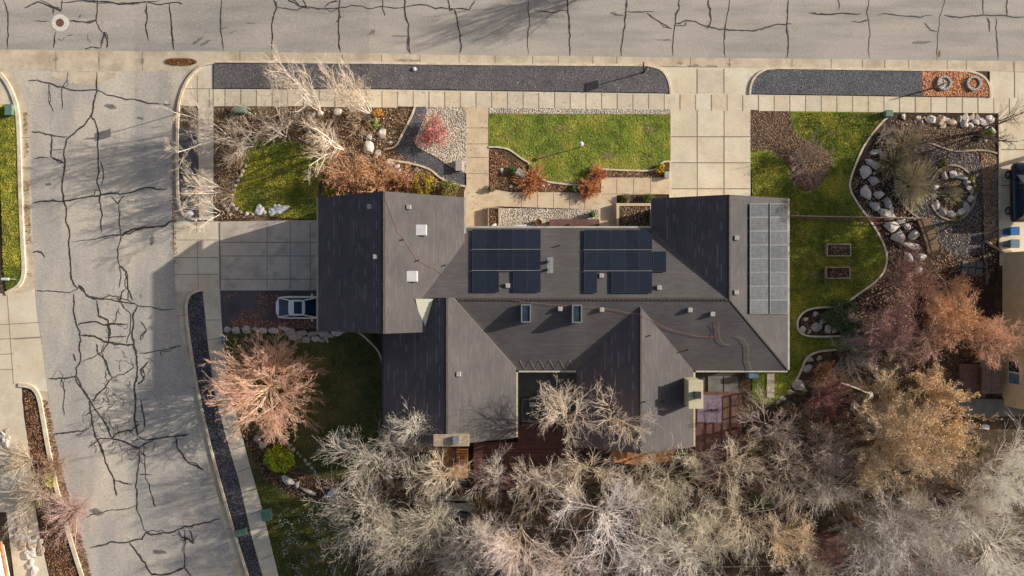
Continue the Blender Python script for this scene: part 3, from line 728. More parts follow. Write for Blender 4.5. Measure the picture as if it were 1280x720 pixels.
# front lawn and its bed
FC = [(611, 184), (624, 184), (636, 186.5), (645, 193), (653, 199), (662, 204), (668, 212), (673, 220), (682, 227), (695, 229), (712, 231), (726, 231.5), (734, 228), (738, 220), (741, 212.5), (750, 211.5), (780, 213), (816, 214), (824, 208), (829, 202), (838, 202)]
sheet('flower_bed', [(611, 186), (838, 200), (838, 223), (752, 222), (751, 241), (636, 240), (611, 236)], .030, M['mulch'])
sheet('lawn', [(611, 142), (838, 143), (838, 202)]+smooth_px(FC[::-1], 1)+[(611, 184)], .055, M['lawn'])
kerb('edging', FC, .13, .10, M['kerb'])
# left yard
sheet('planting_bed', [(267, 133), (518, 134), (511, 152), (503, 170), (494, 191), (497, 199), (515, 203), (541, 213), (552, 222), (567, 229), (581, 233), (581, 290), (267, 290)], .006, M['mulch'])
LL = [(309, 176), (345, 172), (378, 178), (402, 190), (410, 205), (400, 225), (396, 245), (402, 275), (350, 272), (315, 268), (300, 262), (292, 252), (292, 236), (299, 222), (305, 208), (305, 192)]
sheet('lawn', LL, .02, M['lawn'], sm=2)
sheet('planting_bed', [(281, 411), (480, 411), (480, 424), (281, 424)], .008, M['soil'])
sheet('lawn', [(281, 416), (380, 418), (462, 415), (472, 430), (477, 450), (480, 560), (440, 640), (440, 730), (352, 730), (342, 685), (328, 630), (313, 578), (300, 528), (289, 488), (282, 440)], .018, M['lawn_shade'])
sheet('planting_bed', [(300, 535), (330, 545), (352, 565), (378, 590), (402, 598), (440, 600), (440, 640), (395, 628), (372, 622), (350, 610), (330, 600), (318, 575), (306, 550)], .024, M['mulch_dark'], sm=1)
kerb('edging', [(443, 412), (455, 420), (465, 430), (473, 438), (478, 452)], .14, .10, M['kerb'])
# right yard
sheet('lawn', [(985, 138), (1112, 140), (1104, 152), (1091, 166), (1079, 183), (1070, 203), (1061, 228), (1063, 240), (1072, 255), (1083, 270), (1095, 287), (1106, 308), (1109, 325), (1104, 342), (1091, 355), (1076, 365), (1060, 377), (1047, 384), (1022, 384), (1006, 388), (997, 398), (996, 410), (1003, 419), (1020, 421), (1052, 420), (1075, 440), (1045, 437), (1022, 439), (1008, 446), (1003, 458), (998, 470), (990, 482), (975, 505), (940, 505), (940, 240), (938, 190)], .02, M['lawn'])
RC = [(1112, 144), (1103, 152), (1091, 166), (1079, 183), (1070, 203), (1061, 228), (1063, 240), (1072, 255), (1083, 270), (1095, 287), (1106, 308), (1109, 325), (1104, 342), (1091, 355), (1076, 365), (1060, 377), (1047, 384), (1022, 384), (1006, 388), (997, 398), (996, 410), (1003, 419), (1020, 421), (1052, 420)]
kerb('edging', RC, .15, .09, M['kerb'])
kerb('edging', [(1045, 437), (1022, 439), (1008, 446), (1003, 458), (998, 470), (990, 482)], .15, .09, M['kerb'])
kerb('edging', [(1080, 418), (1088, 412), (1097, 411)], .15, .09, M['kerb'])
kerb('edging', [(1050, 478), (1068, 484), (1084, 491)], .13, .09, M['kerb'])
sheet('planting_bed', [(938, 137.5), (989, 140), (988, 150), (993, 164), (1003, 174), (1020, 181), (1036, 190), (1041, 203), (1033, 222), (1022, 234), (1008, 240), (996, 234), (989, 220), (983, 202), (970, 190), (955, 186), (938, 190)], .03, M['mulch'], rag=.03)
sheet('planting_bed', [(1112, 143), (1247, 142), (1247, 332), (1240, 420), (1110, 420), (1080, 420), (1052, 420), (1020, 420), (1003, 418), (996, 410), (997, 398), (1006, 388), (1022, 384.5), (1047, 384.5), (1060, 378), (1076, 366), (1091, 356), (1104, 343), (1109, 325), (1106, 308), (1083, 270), (1063, 240), (1061, 228), (1070, 203), (1091, 166)], .010, M['mulch_dark'])
sheet('planting_bed', [(1130, 148), (1246, 146), (1246, 188), (1220, 189), (1195, 188), (1165, 180), (1150, 188), (1135, 200), (1118, 200)], .018, M['soil'])
GP = [(1158, 180), (1170, 184), (1190, 190), (1212, 190), (1225, 200), (1231, 215), (1232, 240), (1228, 262), (1226, 285), (1228, 305), (1224, 318), (1200, 322), (1180, 312), (1171, 300), (1166, 285), (1158, 276), (1148, 272), (1142, 270), (1128, 255), (1119, 238), (1117, 225), (1122, 208), (1134, 194), (1146, 184)]
sheet('gravel_path', GP, .022, M['gravel_dark'], sm=1)
sheet('planting_bed', [(1158, 182), (1157, 230), (1148, 268), (1130, 256), (1119, 238), (1118, 225), (1123, 208), (1136, 194), (1147, 186)], .026, M['mulch'], sm=1)
sheet('planting_bed', [(1225, 190), (1246, 194), (1246, 290), (1230, 300), (1228, 262), (1232, 240), (1231, 215)], .026, M['mulch'])
RING = [(1190+28.5*math.cos(a)*1.0, 241+34*math.sin(a)) for a in [i*2*math.pi/28 for i in range(29)]]
sheet('planting_bed', RING[:-1], .032, M['mulch'])
kerb('edging', [(1190+29*math.cos(a), 241+34.5*math.sin(a)) for a in [i*2*math.pi/28-2.9 for i in range(26)]], .14, .10, M['wood_pale'])
kerb('edging', [(1247, 192), (1232, 188), (1215, 188), (1195, 190), (1178, 185), (1166, 180), (1160, 179)], .13, .09, M['wood_pale'])
kerb('edging', [(1160, 179), (1148, 184), (1136, 193), (1124, 208), (1118, 222), (1119, 238), (1127, 254), (1138, 266), (1148, 272)], .13, .09, M['wood_pale'])
kerb('edging', [(1247, 287), (1236, 294), (1228, 301), (1229, 318), (1234, 338), (1233, 356)], .14, .09, M['slab_grey'])
kerb('kerb', [(1248.5, 142), (1249, 220), (1249.5, 308)], .18, .12, M['kerb'], sm=0)
sheet('back_garden', [(395, 600), (560, 560), (900, 560), (985, 500), (1060, 440), (1110, 420), (1240, 420), (1240, 520), (1500, 520), (1500, 900), (380, 900), (440, 730), (430, 640)], .012, M['forest_floor'])
sheet('verge', [(28, 486), (44, 490), (50, 505), (55, 535), (62, 570), (71, 610), (82, 655), (96, 700), (104, 725), (126, 800), (84, 800), (62, 722), (50, 670), (42, 620), (37, 560), (28, 500)], .022, M['mulch_dark'])
# neighbour's yard
sheet('concrete_pad', [(1184, 482), (1198, 482), (1214, 498), (1420, 500), (1420, 520), (1203, 520)], .20, M['slab_grey'])
# joints in the concrete
jt = MB()
def joint(px, w=.06, off=.040): strip_into(jt, px_pts(px, 0), w, off)
for i in range(57):
    x = 262+i*19.6
    if x < 1290:
        y0 = 111+ (x-267)*.0115; y1 = 132.8+(x-267)*.0093
        joint([(x, max(y0, 111)+.3), (x, y1)], .05)
for y in (150, 170, 190, 210, 230, 250, 270): joint([(250, y), (266, y)], .05)
joint([(267, 80), (267, 132)], .05); joint([(247, 95), (247, 132)], .04); joint([(230, 111), (267, 111)], .04)
for x in (871.5, 905): joint([(x, 86), (x, 117)], .06); joint([(x, 138), (x, 246)], .07, .042)
for y in (171, 203.5, 236): joint([(839, y), (937, y)], .07, .043)
for x in (1268,): joint([(x, 77), (x, 122)], .06)
for y in (187, 232): joint([(1250, y), (1400, y)], .07, .042)
for y in (160, 180, 197, 217): joint([(584, y), (610, y)], .04, .042)
for x in (652, 672, 692, 712, 731): joint([(x, 242), (x, 261)], .04, .042)
for x in (771, 792, 813): joint([(x, 223), (x, 242)], .04, .042)
joint([(752, 242.5), (837, 243)], .04, .043)
for x in (334, 363, 388): joint([(x, 278), (x, 362)], .05, .024)
for y in (303, 320, 349): joint([(277, y), (397, y)], .06, .025)
for y in (300, 322, 343): joint([(219, y), (273, y)], .05, .018)
joint([(246, 279), (248, 362)], .04, .018); joint([(274.5, 278), (275.5, 362)], .12, .026)
for a, b in (((256, 400), (276, 400)), ((259, 425), (279, 422)), ((263, 452), (282, 448)), ((268, 478), (286, 474)), ((275, 508), (292, 503)), ((283, 536), (300, 530)), ((291, 562), (308, 556)), ((298, 590), (315, 583)), ((305, 616), (322, 610)), ((312, 644), (329, 637)), ((319, 672), (336, 664)), ((326, 700), (342, 692))):
    joint([a, b], .05, .022)
for x in (70, 124, 178, 300): joint([(x, 64), (x, 88 if x < 240 else 77)], .05, .010)
for x in [340, 428, 477, 525, 574, 619, 666, 698, 741, 771, 863, 912, 990, 1039, 1078, 1106, 1136, 1184, 1208]: joint([(x, 66+(x-300)*.0105), (x, 78+(x-300)*.0105)], .05, .010)
for y in (172, 210, 260, 342): joint([(24+y*.012, y), (36+y*.012, y)], .05, .010)
for a, b in (((0, 406), (50, 403)), ((0, 424), (52, 421)), ((9, 366), (17, 480)), ((0, 443), (17, 442)), ((0, 462), (17, 462)), ((17, 424), (50, 422))): joint([a, b], .05, .018)
for a, b in (((222, 395), (234, 394)), ((238, 485), (247, 484)), ((258, 570), (267, 568)), ((282, 662), (291, 660)), ((214, 200), (222, 200)), ((214, 152), (223, 152))): joint([a, b], .05, .010)
jt.build('concrete_joints', M['joint'])['kind'] = 'structure'
rs = random.Random(3)
for i in range(57):                                   # slabs replaced or weathered differently
    x = 262+i*19.6
    if x > 1270 or rs.random() < .45: continue
    y0 = max(111, 111+(x-267)*.0115)+.4; y1 = 132.6+(x-267)*.0093
    sheet('pavement_slab', [(x+.5, y0), (x+19.1, y0+.2), (x+19.1, y1), (x+.5, y1)], .0335, M[rs.choice(['slab_a', 'slab_b', 'slab_c'])])
for x0, y0, x1, y1 in ((872, 139, 904.5, 170.5), (905.5, 172, 937, 203), (840, 204, 871, 235.5), (872, 87, 904.5, 116)):
    sheet('driveway_slab', [(x0, y0), (x1, y0), (x1, y1), (x0, y1)], .0385 if y0 > 120 else .0305, M[rs.choice(['slab_a', 'slab_b'])])
# worn gutter dirt and leaf litter
sheet('road_stain', [(58, 89.2), (148, 89.2), (140, 100), (120, 107), (95, 104), (70, 99)], .003, M['gutter'], sm=2, rag=.12)

# tar-filled cracks
TR = [[(4,0),(10,24),(10,62)],[(30,10),(47,2),(60,7),(74,12)],[(50,0),(66,8),(76,14),(78,0)],[(66,10),(66,18)],[(70,40),(67,60)],[(42,26),(62,26)],
[(87,26),(100,27),(120,25),(122,0)],[(120,24),(130,42),(126,60)],[(130,40),(134,50),(133,60)],[(106,61),(113,59),(126,60)],
[(75,3),(120,2),(180,2),(222,3),(228,5)],[(100,1),(140,3.5),(200,1)],[(183,4),(184,25),(186,52)],[(212,4),(214,30),(217,62)],[(277,0),(276,30),(279,63)],[(342,0),(346,9),(341,25),(339,64)],
[(346,9),(380,9),(424,10),(460,11),(500,10),(560,11),(570,11)],[(360,0),(375,8),(383,8),(378,0)],[(405,10),(412,3),(423,2)],[(424,-4),(424,20),(423,40),(426,65)],[(420,28),(427,20)],[(478,-4),(478,10),(481,20)],
[(506,-4),(506,10),(511,30),(513,67)],[(560,-4),(562,14),(568,11),(572,30),(575,50),(574,67)],[(568,11),(587,12),(594,0)],[(660,-4),(662,25),(661,68)],[(667,13),(710,14)],[(709,-4),(711,20),(713,45),(712,70)],
[(783,-4),(782,20),(779,45),(777,70)],[(763,16),(772,19),(780,19)],[(780,15),(818,15)],[(808,16),(825,28),(840,36)],[(849,-4),(844,25),(841,70)],[(844,30),(856,26),(870,27),(885,33),(900,37),(925,38),(945,38),(960,34),(990,30)],[(842,32),(856,32),(858,27)],
[(886,-4),(889,25),(883,36)],[(912,-4),(907,30),(905,50),(906,72)],[(985,-4),(983,30),(985,50),(983,73)],[(1011,16),(1030,18),(1077,17)],[(1088,-4),(1086,30),(1087,73)],[(1065,26),(1075,28),(1086,24)],
[(1096,19),(1165,19)],[(1183,-4),(1175,20),(1173,40),(1171,75)],[(1155,28),(1164,38),(1172,39)],[(1180,19),(1220,20),(1285,21)],[(1228,-4),(1229,18)],[(1260,-4),(1259,20)],[(1234,22),(1237,40)],[(1245,22),(1246,50),(1247,75)],[(1047,-4),(1048,12)]]
TS = [[(35,101),(55,103),(105,113),(150,122),(213,132)],[(61,105),(62,130),(67,140)],[(85,90),(84,100),(77,112),(77,138)],[(121,90),(121,115),(116,140),(113,146),(100,160),(87,171),(83,175),(80,190),(80,215),(79,250),(82,275),(86,300),(88,330),(90,350),(97,360)],
[(39,165),(60,168),(85,171)],[(114,146),(120,155),(122,180),(123,210),(126,243),(126,262),(127,290)],[(64,170),(64,196),(80,204)],[(42,199),(60,197)],[(65,188),(80,187)],[(125,200),(129,215),(127,232)],
[(40,254),(75,252),(110,246),(126,244),(150,243),(207,237)],[(139,245),(148,255),(155,244)],[(149,255),(149,280),(151,295),(147,312),(149,330),(149,360)],[(149,332),(158,340),(160,362),(166,376)],[(117,246),(119,238),(124,238)],
[(90,302),(120,299),(150,294)],[(152,295),(180,284),(222,275)],[(41,316),(52,315),(56,322)],[(45,363),(65,364),(87,366),(100,358),(112,371),(130,372),(145,370),(160,375),(172,382),(190,384),(219,386)],
[(98,356),(108,370),(128,374),(150,377),(168,380)],[(92,367),(92,385),(95,405),(100,415),(99,435),(101,450),(95,460),(95,475),(105,490),(112,500)],[(120,375),(123,395),(135,400),(138,420)],[(95,407),(120,402),(160,405)],[(145,372),(155,385),(163,392),(163,415),(158,430)],
[(172,382),(166,395),(165,420),(170,440),(172,460),(168,480),(170,500),(168,520),(172,545)],[(100,419),(118,420),(130,427),(150,430),(168,431)],[(131,422),(145,421),(158,420)],[(101,452),(118,446),(127,440),(130,430)],[(127,440),(135,460),(140,472),(155,468),(168,458)],
[(121,430),(122,440),(133,452),(137,470)],[(173,442),(200,438),(227,432)],[(175,425),(183,412),(176,402)],[(92,442),(95,452)],[(60,473),(80,473),(96,470)],[(77,474),(80,500),(80,520)],[(95,470),(105,488),(115,505),(125,520),(135,535),(140,548),(155,552),(172,560),(175,562)],
[(140,472),(125,490),(115,503)],[(68,543),(90,540),(112,535)],[(112,500),(115,520),(118,540),(122,550),(130,570),(138,590),(143,610),(146,620)],[(175,560),(172,590),(170,610),(172,640),(180,662),(187,667)],[(180,562),(182,590),(190,620),(195,634)],
[(172,545),(185,550),(200,548),(220,545),(236,542)],[(172,560),(185,553),(195,548)],[(219,545),(222,560),(235,578),(250,585),(254,588)],[(143,600),(165,605)],[(102,650),(130,640),(160,636),(170,632)],[(112,685),(140,677),(178,674),(182,666),(215,665),(230,658),(250,655),(275,648)],
[(230,660),(230,690),(231,710),(240,722)],[(162,678),(175,695),(185,712),(190,718),(215,716),(231,708)],[(222,662),(228,672),(242,679),(236,662)],[(185,452),(176,462),(180,474),(172,480)],[(200,438),(202,446)],
[(140,548),(150,540),(165,538),(175,530)],[(104,520),(118,512),(130,508)],[(110,560),(125,548),(138,548)],[(176,500),(180,520),(181,535)],[(172,575),(180,580)],[(172,592),(190,594)],[(136,410),(136,428),(127,440)],[(160,362),(160,376)],[(150,378),(152,366),(158,360)]]
def frac(pts, rnd, amp, it=3):
    for k in range(it):
        q = [pts[0]]
        for a, b in zip(pts, pts[1:]):
            l = math.hypot(b[0]-a[0], b[1]-a[1])
            if l > 2.5:
                q.append(((a[0]+b[0])/2+rnd.gauss(0, amp*l), (a[1]+b[1])/2+rnd.gauss(0, amp*l)))
            q.append(b)
        pts = q
    return pts
rnd = random.Random(5)
def cracks(name, lines, amp, w0, w1):
    mb = MB()
    for i, l in enumerate(lines):
        w = rnd.uniform(w0, w1)
        ph = rnd.uniform(0, 20)
        strip_into(mb, px_pts(frac(l, rnd, amp), 0), w, .006+.0004*(i % 6), wf=lambda k, n, ph=ph: (.75+.7*abs(noise.noise((k*.45+ph, ph, 0)))*1.6)*min(1, .35+.9*min(k, n-1-k)/2.5))
        if rnd.random() < .5 and len(l) > 2:                       # the crack doubles for a stretch
            k = rnd.randint(0, len(l)-2); a, b = l[k], l[k+1]
            strip_into(mb, px_pts(frac([a, ((a[0]+b[0])/2+rnd.uniform(-3, 3), (a[1]+b[1])/2+rnd.uniform(-3, 3)), b], rnd, .1), 0), w*.6, .0055)
    mb.build(name, M['tar'])['kind'] = 'structure'
cracks('road_cracks', TR, .05, .06, .13)
web = []
for (x0, y0, x1, y1, n) in ((128, 365, 185, 500, 34), (104, 495, 150, 560, 28), (158, 515, 185, 575, 16), (160, 540, 220, 556, 8), (205, 655, 240, 680, 6), (52, 60, 130, 8, 3), (70, 462, 96, 480, 5)):
    for _ in range(int(n*1.5)):
        a = (rnd.uniform(x0, x1), rnd.uniform(min(y0, y1), max(y0, y1))); th = rnd.choice((0, 1.57))+rnd.gauss(0, .5); l = rnd.uniform(5, 16)
        c = rnd.gauss(0, .35)
        web.append([a, (a[0]+math.cos(th)*l*.5, a[1]+math.sin(th)*l*.5), (a[0]+math.cos(th+c)*l, a[1]+math.sin(th+c)*l)])
cracks('street_cracks', TS, .055, .07, .155)
cracks('hairline_cracks', web, .12, .03, .055)

# ground cover
LG = ((.15, .19, .03), (.60, .52, .09)); LD = ((.09, .11, .03), (.22, .21, .07))  # LD carries the house shade in its darker greens
PXL = {
 'front': [(611, 143), (838, 144), (838, 201), (829, 201), (816, 212), (741, 211), (735, 226), (726, 230), (690, 227), (668, 210), (640, 187), (611, 183)],
 'left': LL, 'strip': [(0, 131), (21, 131), (23.5, 165), (24.5, 210), (26, 260), (28, 305), (30, 338), (28, 349), (20, 358), (9, 363), (5, 340), (2, 250), (0, 200)],
 'right': [(1000, 141), (1110, 142), (1090, 164), (1077, 183), (1069, 203), (1059, 228), (1062, 240), (1082, 270), (1104, 308), (1107, 325), (1103, 340), (1076, 363), (1047, 382), (1020, 382), (996, 396), (995, 412), (1020, 423), (1050, 425), (1040, 436), (1008, 444), (1000, 465), (985, 490), (975, 500), (985, 470), (985, 245), (940, 245), (940, 196), (960, 190), (980, 205), (996, 236), (1008, 242), (1022, 236), (1043, 203), (1036, 188), (1003, 172), (992, 152)],
 'side': [(281, 416), (380, 418), (462, 415), (477, 450), (480, 560), (430, 600), (400, 596), (378, 586), (350, 562), (330, 542), (302, 528), (289, 488), (282, 440)],
 'low': [(318, 600), (335, 606), (372, 628), (420, 640), (440, 730), (352, 730), (342, 685), (328, 635)]}
grass('lawn_grass', PXL['front'], 26000, LG, 1, label='short yellow green grass of the front lawn beside the footpath')
grass('lawn_grass', PXL['left'], 16000, LG, 2, label='patchy green grass of the lawn under the birches', off=.02)
grass('lawn_grass', PXL['strip'], 10000, LG, 3, label='green grass of the narrow strip across the side street', off=.06)
grass('lawn_grass', PXL['right'], 40000, LG, 4, label='green grass of the lawn right of the house around two raised beds', off=.02)
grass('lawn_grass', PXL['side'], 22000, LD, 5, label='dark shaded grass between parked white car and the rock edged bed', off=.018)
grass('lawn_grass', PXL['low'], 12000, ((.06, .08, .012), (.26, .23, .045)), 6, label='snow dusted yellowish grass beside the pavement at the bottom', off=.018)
BR = [(.30, .17, .08), (.20, .11, .055), (.42, .26, .13), (.12, .07, .04), (.34, .22, .14)]
OR = [(.46, .20, .09), (.36, .15, .08), (.24, .10, .06), (.50, .28, .15), (.40, .24, .15)]
TN = [(.50, .40, .28), (.40, .30, .20), (.30, .21, .14), (.55, .46, .34)]
flakes('leaf_litter', [(268, 134), (516, 136), (495, 190), (540, 214), (575, 232), (575, 245), (400, 245), (410, 205), (380, 176), (309, 174), (304, 205), (291, 240), (294, 262), (330, 272), (268, 274)], 9000, .11, BR+TN, 11, label='brown fallen leaves littering the bed under the birches', cat='fallen leaves')
flakes('leaf_litter', [(612, 187), (650, 205), (672, 226), (700, 232), (738, 226), (744, 214), (836, 215), (836, 222), (752, 222), (751, 240), (636, 239), (612, 234)], 2600, .11, BR+OR, 12, label='brown and rust leaves in the bed below the front lawn', cat='fallen leaves')
flakes('leaf_litter', [(938, 139), (987, 141), (990, 164), (1036, 192), (1040, 203), (1020, 236), (1006, 240), (984, 204), (958, 187), (938, 190)], 4200, .10, BR+[(.28, .22, .19), (.36, .29, .25)], 13, label='greyish brown leaves covering the heart shaped bed by the driveway', cat='fallen leaves')
flakes('leaf_litter', [(280, 366), (346, 366), (346, 408), (284, 408)], 330, .11, OR, 14, label='rust coloured leaves scattered behind the white car', cat='fallen leaves', clump=.35, cs=.9)
flakes('leaf_litter', [(290, 400), (395, 399), (395, 411), (290, 411)], 420, .12, OR, 15, label='rust leaves along the boulders under the parking pad', cat='fallen leaves')
flakes('leaf_litter', [(205, 73), (246, 73), (246, 82), (207, 82)], 900, .09, [(.16, .06, .025), (.28, .12, .04), (.10, .045, .025), (.35, .17, .06)], 16, label='heap of wet brown leaves in the gutter at the corner', cat='fallen leaves', sm=2)
flakes('leaf_litter', [(1062, 232), (1112, 146), (1245, 146), (1245, 330), (1200, 420), (1080, 418), (1060, 380), (1108, 325), (1084, 268)], 9000, .11, BR+TN, 17, label='brown leaves over the rock garden right of the curved lawn edge', cat='fallen leaves')
flakes('leaf_litter', [(1226, 192), (1246, 196), (1246, 300), (1231, 300)], 2200, .12, OR+TN+TN, 18, label='tan and orange leaves in the narrow bed beside the black car', cat='fallen leaves')
flakes('leaf_litter', [(986, 271), (1098, 274), (1098, 276), (986, 273)], 500, .09, BR+OR, 19, off=.2, label='brown leaves caught along the wire fence crossing the lawn', cat='fallen leaves')
flakes('leaf_litter', [(30, 486), (44, 492), (54, 540), (70, 610), (96, 700), (104, 725), (64, 725), (44, 620), (36, 560)], 3600, .10, BR+OR, 20, label='dark brown leaves on the verge across the side street', cat='fallen leaves')
flakes('leaf_litter', [(54, 500), (60, 500), (72, 560), (84, 610), (108, 690), (116, 725), (106, 725), (86, 660), (68, 590)], 2200, .10, [(.22, .10, .05), (.14, .07, .04), (.32, .17, .09)], 21, label='brown leaves gathered in the gutter at lower left', cat='fallen leaves')
flakes('leaf_litter', [(30, 140), (35, 140), (38, 260), (42, 345), (34, 345), (31, 250)], 500, .08, BR, 22, label='thin line of leaves in the gutter by the grass strip', cat='fallen leaves', clump=.3)
flakes('leaf_litter', [(214, 180), (218, 180), (222, 330), (217, 330)], 350, .08, BR, 23, label='thin line of leaves in the gutter below the corner', cat='fallen leaves')
flakes('leaf_litter', [(400, 600), (560, 560), (900, 560), (985, 500), (1060, 440), (1240, 420), (1240, 720), (430, 720)], 15000, .11, [(.16, .10, .06), (.10, .07, .045), (.24, .17, .11), (.30, .23, .16), (.08, .10, .03), (.05, .04, .03)], 24, label='brown leaf litter under the bare trees behind the house', cat='fallen leaves')
flakes('leaf_litter', [(1000, 398), (1050, 386), (1100, 400), (1060, 420), (1005, 416)], 900, .10, BR, 25, label='brown leaves in the looped bed right of the roof corner', cat='fallen leaves')
flakes('leaf_litter', [(300, 535), (330, 545), (378, 590), (440, 604), (440, 636), (372, 622), (330, 600), (306, 550)], 2200, .11, BR, 26, label='dark leaves in the bed by the yellow green shrub', cat='fallen leaves')
flakes('snow_patch', [(345, 630), (405, 645), (425, 720), (358, 720)], 800, .06, [(.60, .60, .60), (.46, .46, .45)], 27, label='thin broken snow on the lawn beside the lower pavement', cat='snow', clump=.45, cs=1.6, asp=.9, off=.07)

# stray leaves, stains and wear that break up the clean surfaces
rs = random.Random(77)
def blob(name, x, y, a, b, off, m, rot=0):
    P = []
    for i in range(14):
        t = i*2*math.pi/14; r_ = rs.uniform(.7, 1.25); X, Y = math.cos(t)*a*r_, math.sin(t)*b*r_
        P.append((x+X*math.cos(rot)-Y*math.sin(rot), y+X*math.sin(rot)+Y*math.cos(rot)))
    return sheet(name, P, off, M[m], sm=2, rag=.03)
for x, y, a, b in ((850, 79, 4, 2), (912, 80, 3, 2), (868, 82, 9, 1.6), (890, 83, 7, 1.4), (510, 75.6, 16, 1.6), (70, 74, 4, 2.5), (178, 76, 3, 4), (124, 75, 1.5, 5), (275, 79, 12, 1.2)): blob('gutter_stain', x, y, a, b, .0085, 'stain')
for x, y, a, b, r_ in ((247, 51, 7, 1.8, -.6), (256, 54, 8, 1.6, -.5), (279, 35, 7, .9, -.25), (291, 40, 6, .8, -.3), (465, 40, 4, 3.5, 0), (313, 29, 6, 1, 0), (500, 45, 12, 1, 0), (830, 50, 10, 1, 0), (1150, 53, 14, 2, 0), (138, 133, 7, 3, .2), (175, 148, 5, 1.5, .1), (60, 230, 4, 2, 0), (190, 300, 3, 7, 0), (120, 640, 9, 4, .3), (200, 690, 10, 3, .1)): blob('tar_patch', x, y, a, b, .0030, 'tar_smear', r_)
blob('paint_mark', 1174, 67, 2.2, 4.5, .004, 'lawn_worn')
for x, y, a, b in ((630, 170, 9, 3), (700, 160, 14, 4), (760, 195, 10, 4), (810, 160, 7, 5), (680, 195, 8, 3), (1040, 165, 10, 4), (1020, 345, 9, 6), (1075, 345, 7, 4), (1000, 290, 7, 5), (350, 215, 10, 5), (330, 245, 9, 4), (375, 190, 8, 4), (14, 190, 4, 9), (16, 290, 4, 8)): blob('worn_grass', x, y, a, b, .062 if (y < 205 and 600 < x < 840) or x < 30 else .028, 'lawn_worn')
for nm_, px, n_, off_ in (('front', PXL['front'], 260, .10), ('left', LL, 260, .07), ('right', PXL['right'], 420, .07), ('strip', PXL['strip'], 90, .10)):
    flakes('fallen_leaves', px, n_, .09, BR+TN, 60+n_, off=off_, label={'front': 'few tan leaves scattered on the front lawn', 'left': 'few tan leaves scattered on the lawn under the birches', 'right': 'tan leaves scattered on the lawn right of the house', 'strip': 'few leaves scattered on the grass strip across the street'}[nm_], cat='fallen leaves', clump=.3)
flakes('fallen_leaves', [(268, 80), (836, 86), (836, 116), (268, 110)], 420, .08, BR+TN, 71, off=.11, label='stray leaves blown over the long grey gravel strip', cat='fallen leaves', clump=.2)
flakes('fallen_leaves', [(270, 100), (836, 106), (836, 136), (270, 132)], 260, .07, BR+TN, 72, off=.05, label='stray leaves along the pavement edge above the front yard', cat='fallen leaves', clump=.3)
flakes('fallen_leaves', [(942, 90), (1150, 92), (1150, 120), (942, 118)], 160, .08, BR+TN+OR, 73, off=.12, label='stray leaves blown over the right gravel strip', cat='fallen leaves')
flakes('fallen_leaves', [(585, 140), (610, 140), (610, 270), (770, 245), (835, 225), (835, 245), (745, 262), (625, 262), (585, 275)], 200, .07, BR+TN, 74, off=.05, label='stray leaves on the tan footpath to the house', cat='fallen leaves')
flakes('fallen_leaves', [(235, 365), (262, 365), (330, 720), (305, 720)], 160, .08, BR+OR, 75, off=.03, label='stray leaves on the dark gravel strip by the side street', cat='fallen leaves')
# ================================================================== HOUSE
q = 1/S
def gz(u, v):
    """roof height over ground-pixel coordinates (u right, v up, both /S metres)"""
    z = 0
    if -227.3 <= u <= -56.4 and -50.3 <= v <= 106.5: z = max(z, 6.7-3.3*abs(u+141.8)/85.4)
    if -152.1 <= u <= 4.7 and -176.6 <= v <= -10.8: z = max(z, 5.8-2.7*abs(u+73.7)/78.4)
    if 77 <= u <= 215 and -188.5 <= v <= -20.6: z = max(z, 5.0-2.1*abs(u-146)/69)
    if -135 <= u <= 327 and -97.7 <= v <= 71.1:
        m = 5.2-2.3*abs(v+13.3)/84.4
        if u > 246: m = min(m, 5.2-2.3*(u-246)/81)
        if v < -13.3 and u < -60: m = 0
        z = max(z, m)
    if 165 <= u <= 327 and -13.3 <= v <= 106: z = max(z, 5.2-2.3*abs(u-246)/81)
    return z
def RP(px, py, off=0.0):
    """point on the roof seen at a pixel"""
    z = 4.5
    for _ in range(25):
        k = 1-z/H; z = .5*z+.5*gz((px-640)*k, (360-py)*k)
    k = 1-z/H
    return Vector(((px-640)*k*q, (360-py)*k*q, z+off))
house = empty('house', (0, 0, 0), 'large single storey house with dark grey brown shingle roofs and rooftop solar panels', 'house')
def slab_uv(kind, c0, up):
    f = 1.12
    if kind == 'x': return lambda p: (p[1], abs(p[0]-c0*q)*f+.0)
    return lambda p: (p[0], abs(p[1]-c0*q)*f)
def roof(poly, zf, kind, c0, m, t=.16):
    mb = MB(); top = [(u*q, v*q, zf(u, v)) for u, v in poly]
    mb.slab(top, t)
    for i in range(1, len(mb.mi)): mb.mi[i] = 1
    return mb.build('roof', [m, M['trim']], house, uvf=slab_uv(kind, c0, 1))
zG = lambda u, v: 6.7-3.3*abs(u+141.8)/85.4
z1 = lambda u, v: 5.8-2.7*abs(u+73.7)/78.4
z2 = lambda u, v: 5.0-2.1*abs(u-146)/69
zM = lambda u, v: 5.2-2.3*abs(v+13.3)/84.4
zR = lambda u, v: 5.2-2.3*abs(u-246)/81
roof([(-227.3, 106.5), (-227.3, -50.3), (-141.8, -50.3), (-141.8, 106.5)], zG, 'x', -141.8, M['shingle_shade'])
roof([(-141.8, 106.5), (-141.8, -50.3), (-56.4, -50.3), (-56.4, 106.5)], zG, 'x', -141.8, M['shingle'])
roof([(-152.1, -50), (-152.1, -176.6), (-73.7, -176.6), (-73.7, -10.8), (-92, -10.8), (-104, -50)], z1, 'x', -73.7, M['shingle_shade'])
roof([(-73.7, -10.8), (-73.7, -176.6), (4.7, -176.6), (4.7, -95), (-66, -10.8)], z1, 'x', -73.7, M['shingle'])
roof([(77, -95), (77, -188.5), (146, -188.5), (146, -20.6)], z2, 'x', 146, M['shingle_shade'])
roof([(146, -20.6), (146, -188.5), (215, -188.5), (215, -97)], z2, 'x', 146, M['shingle'])
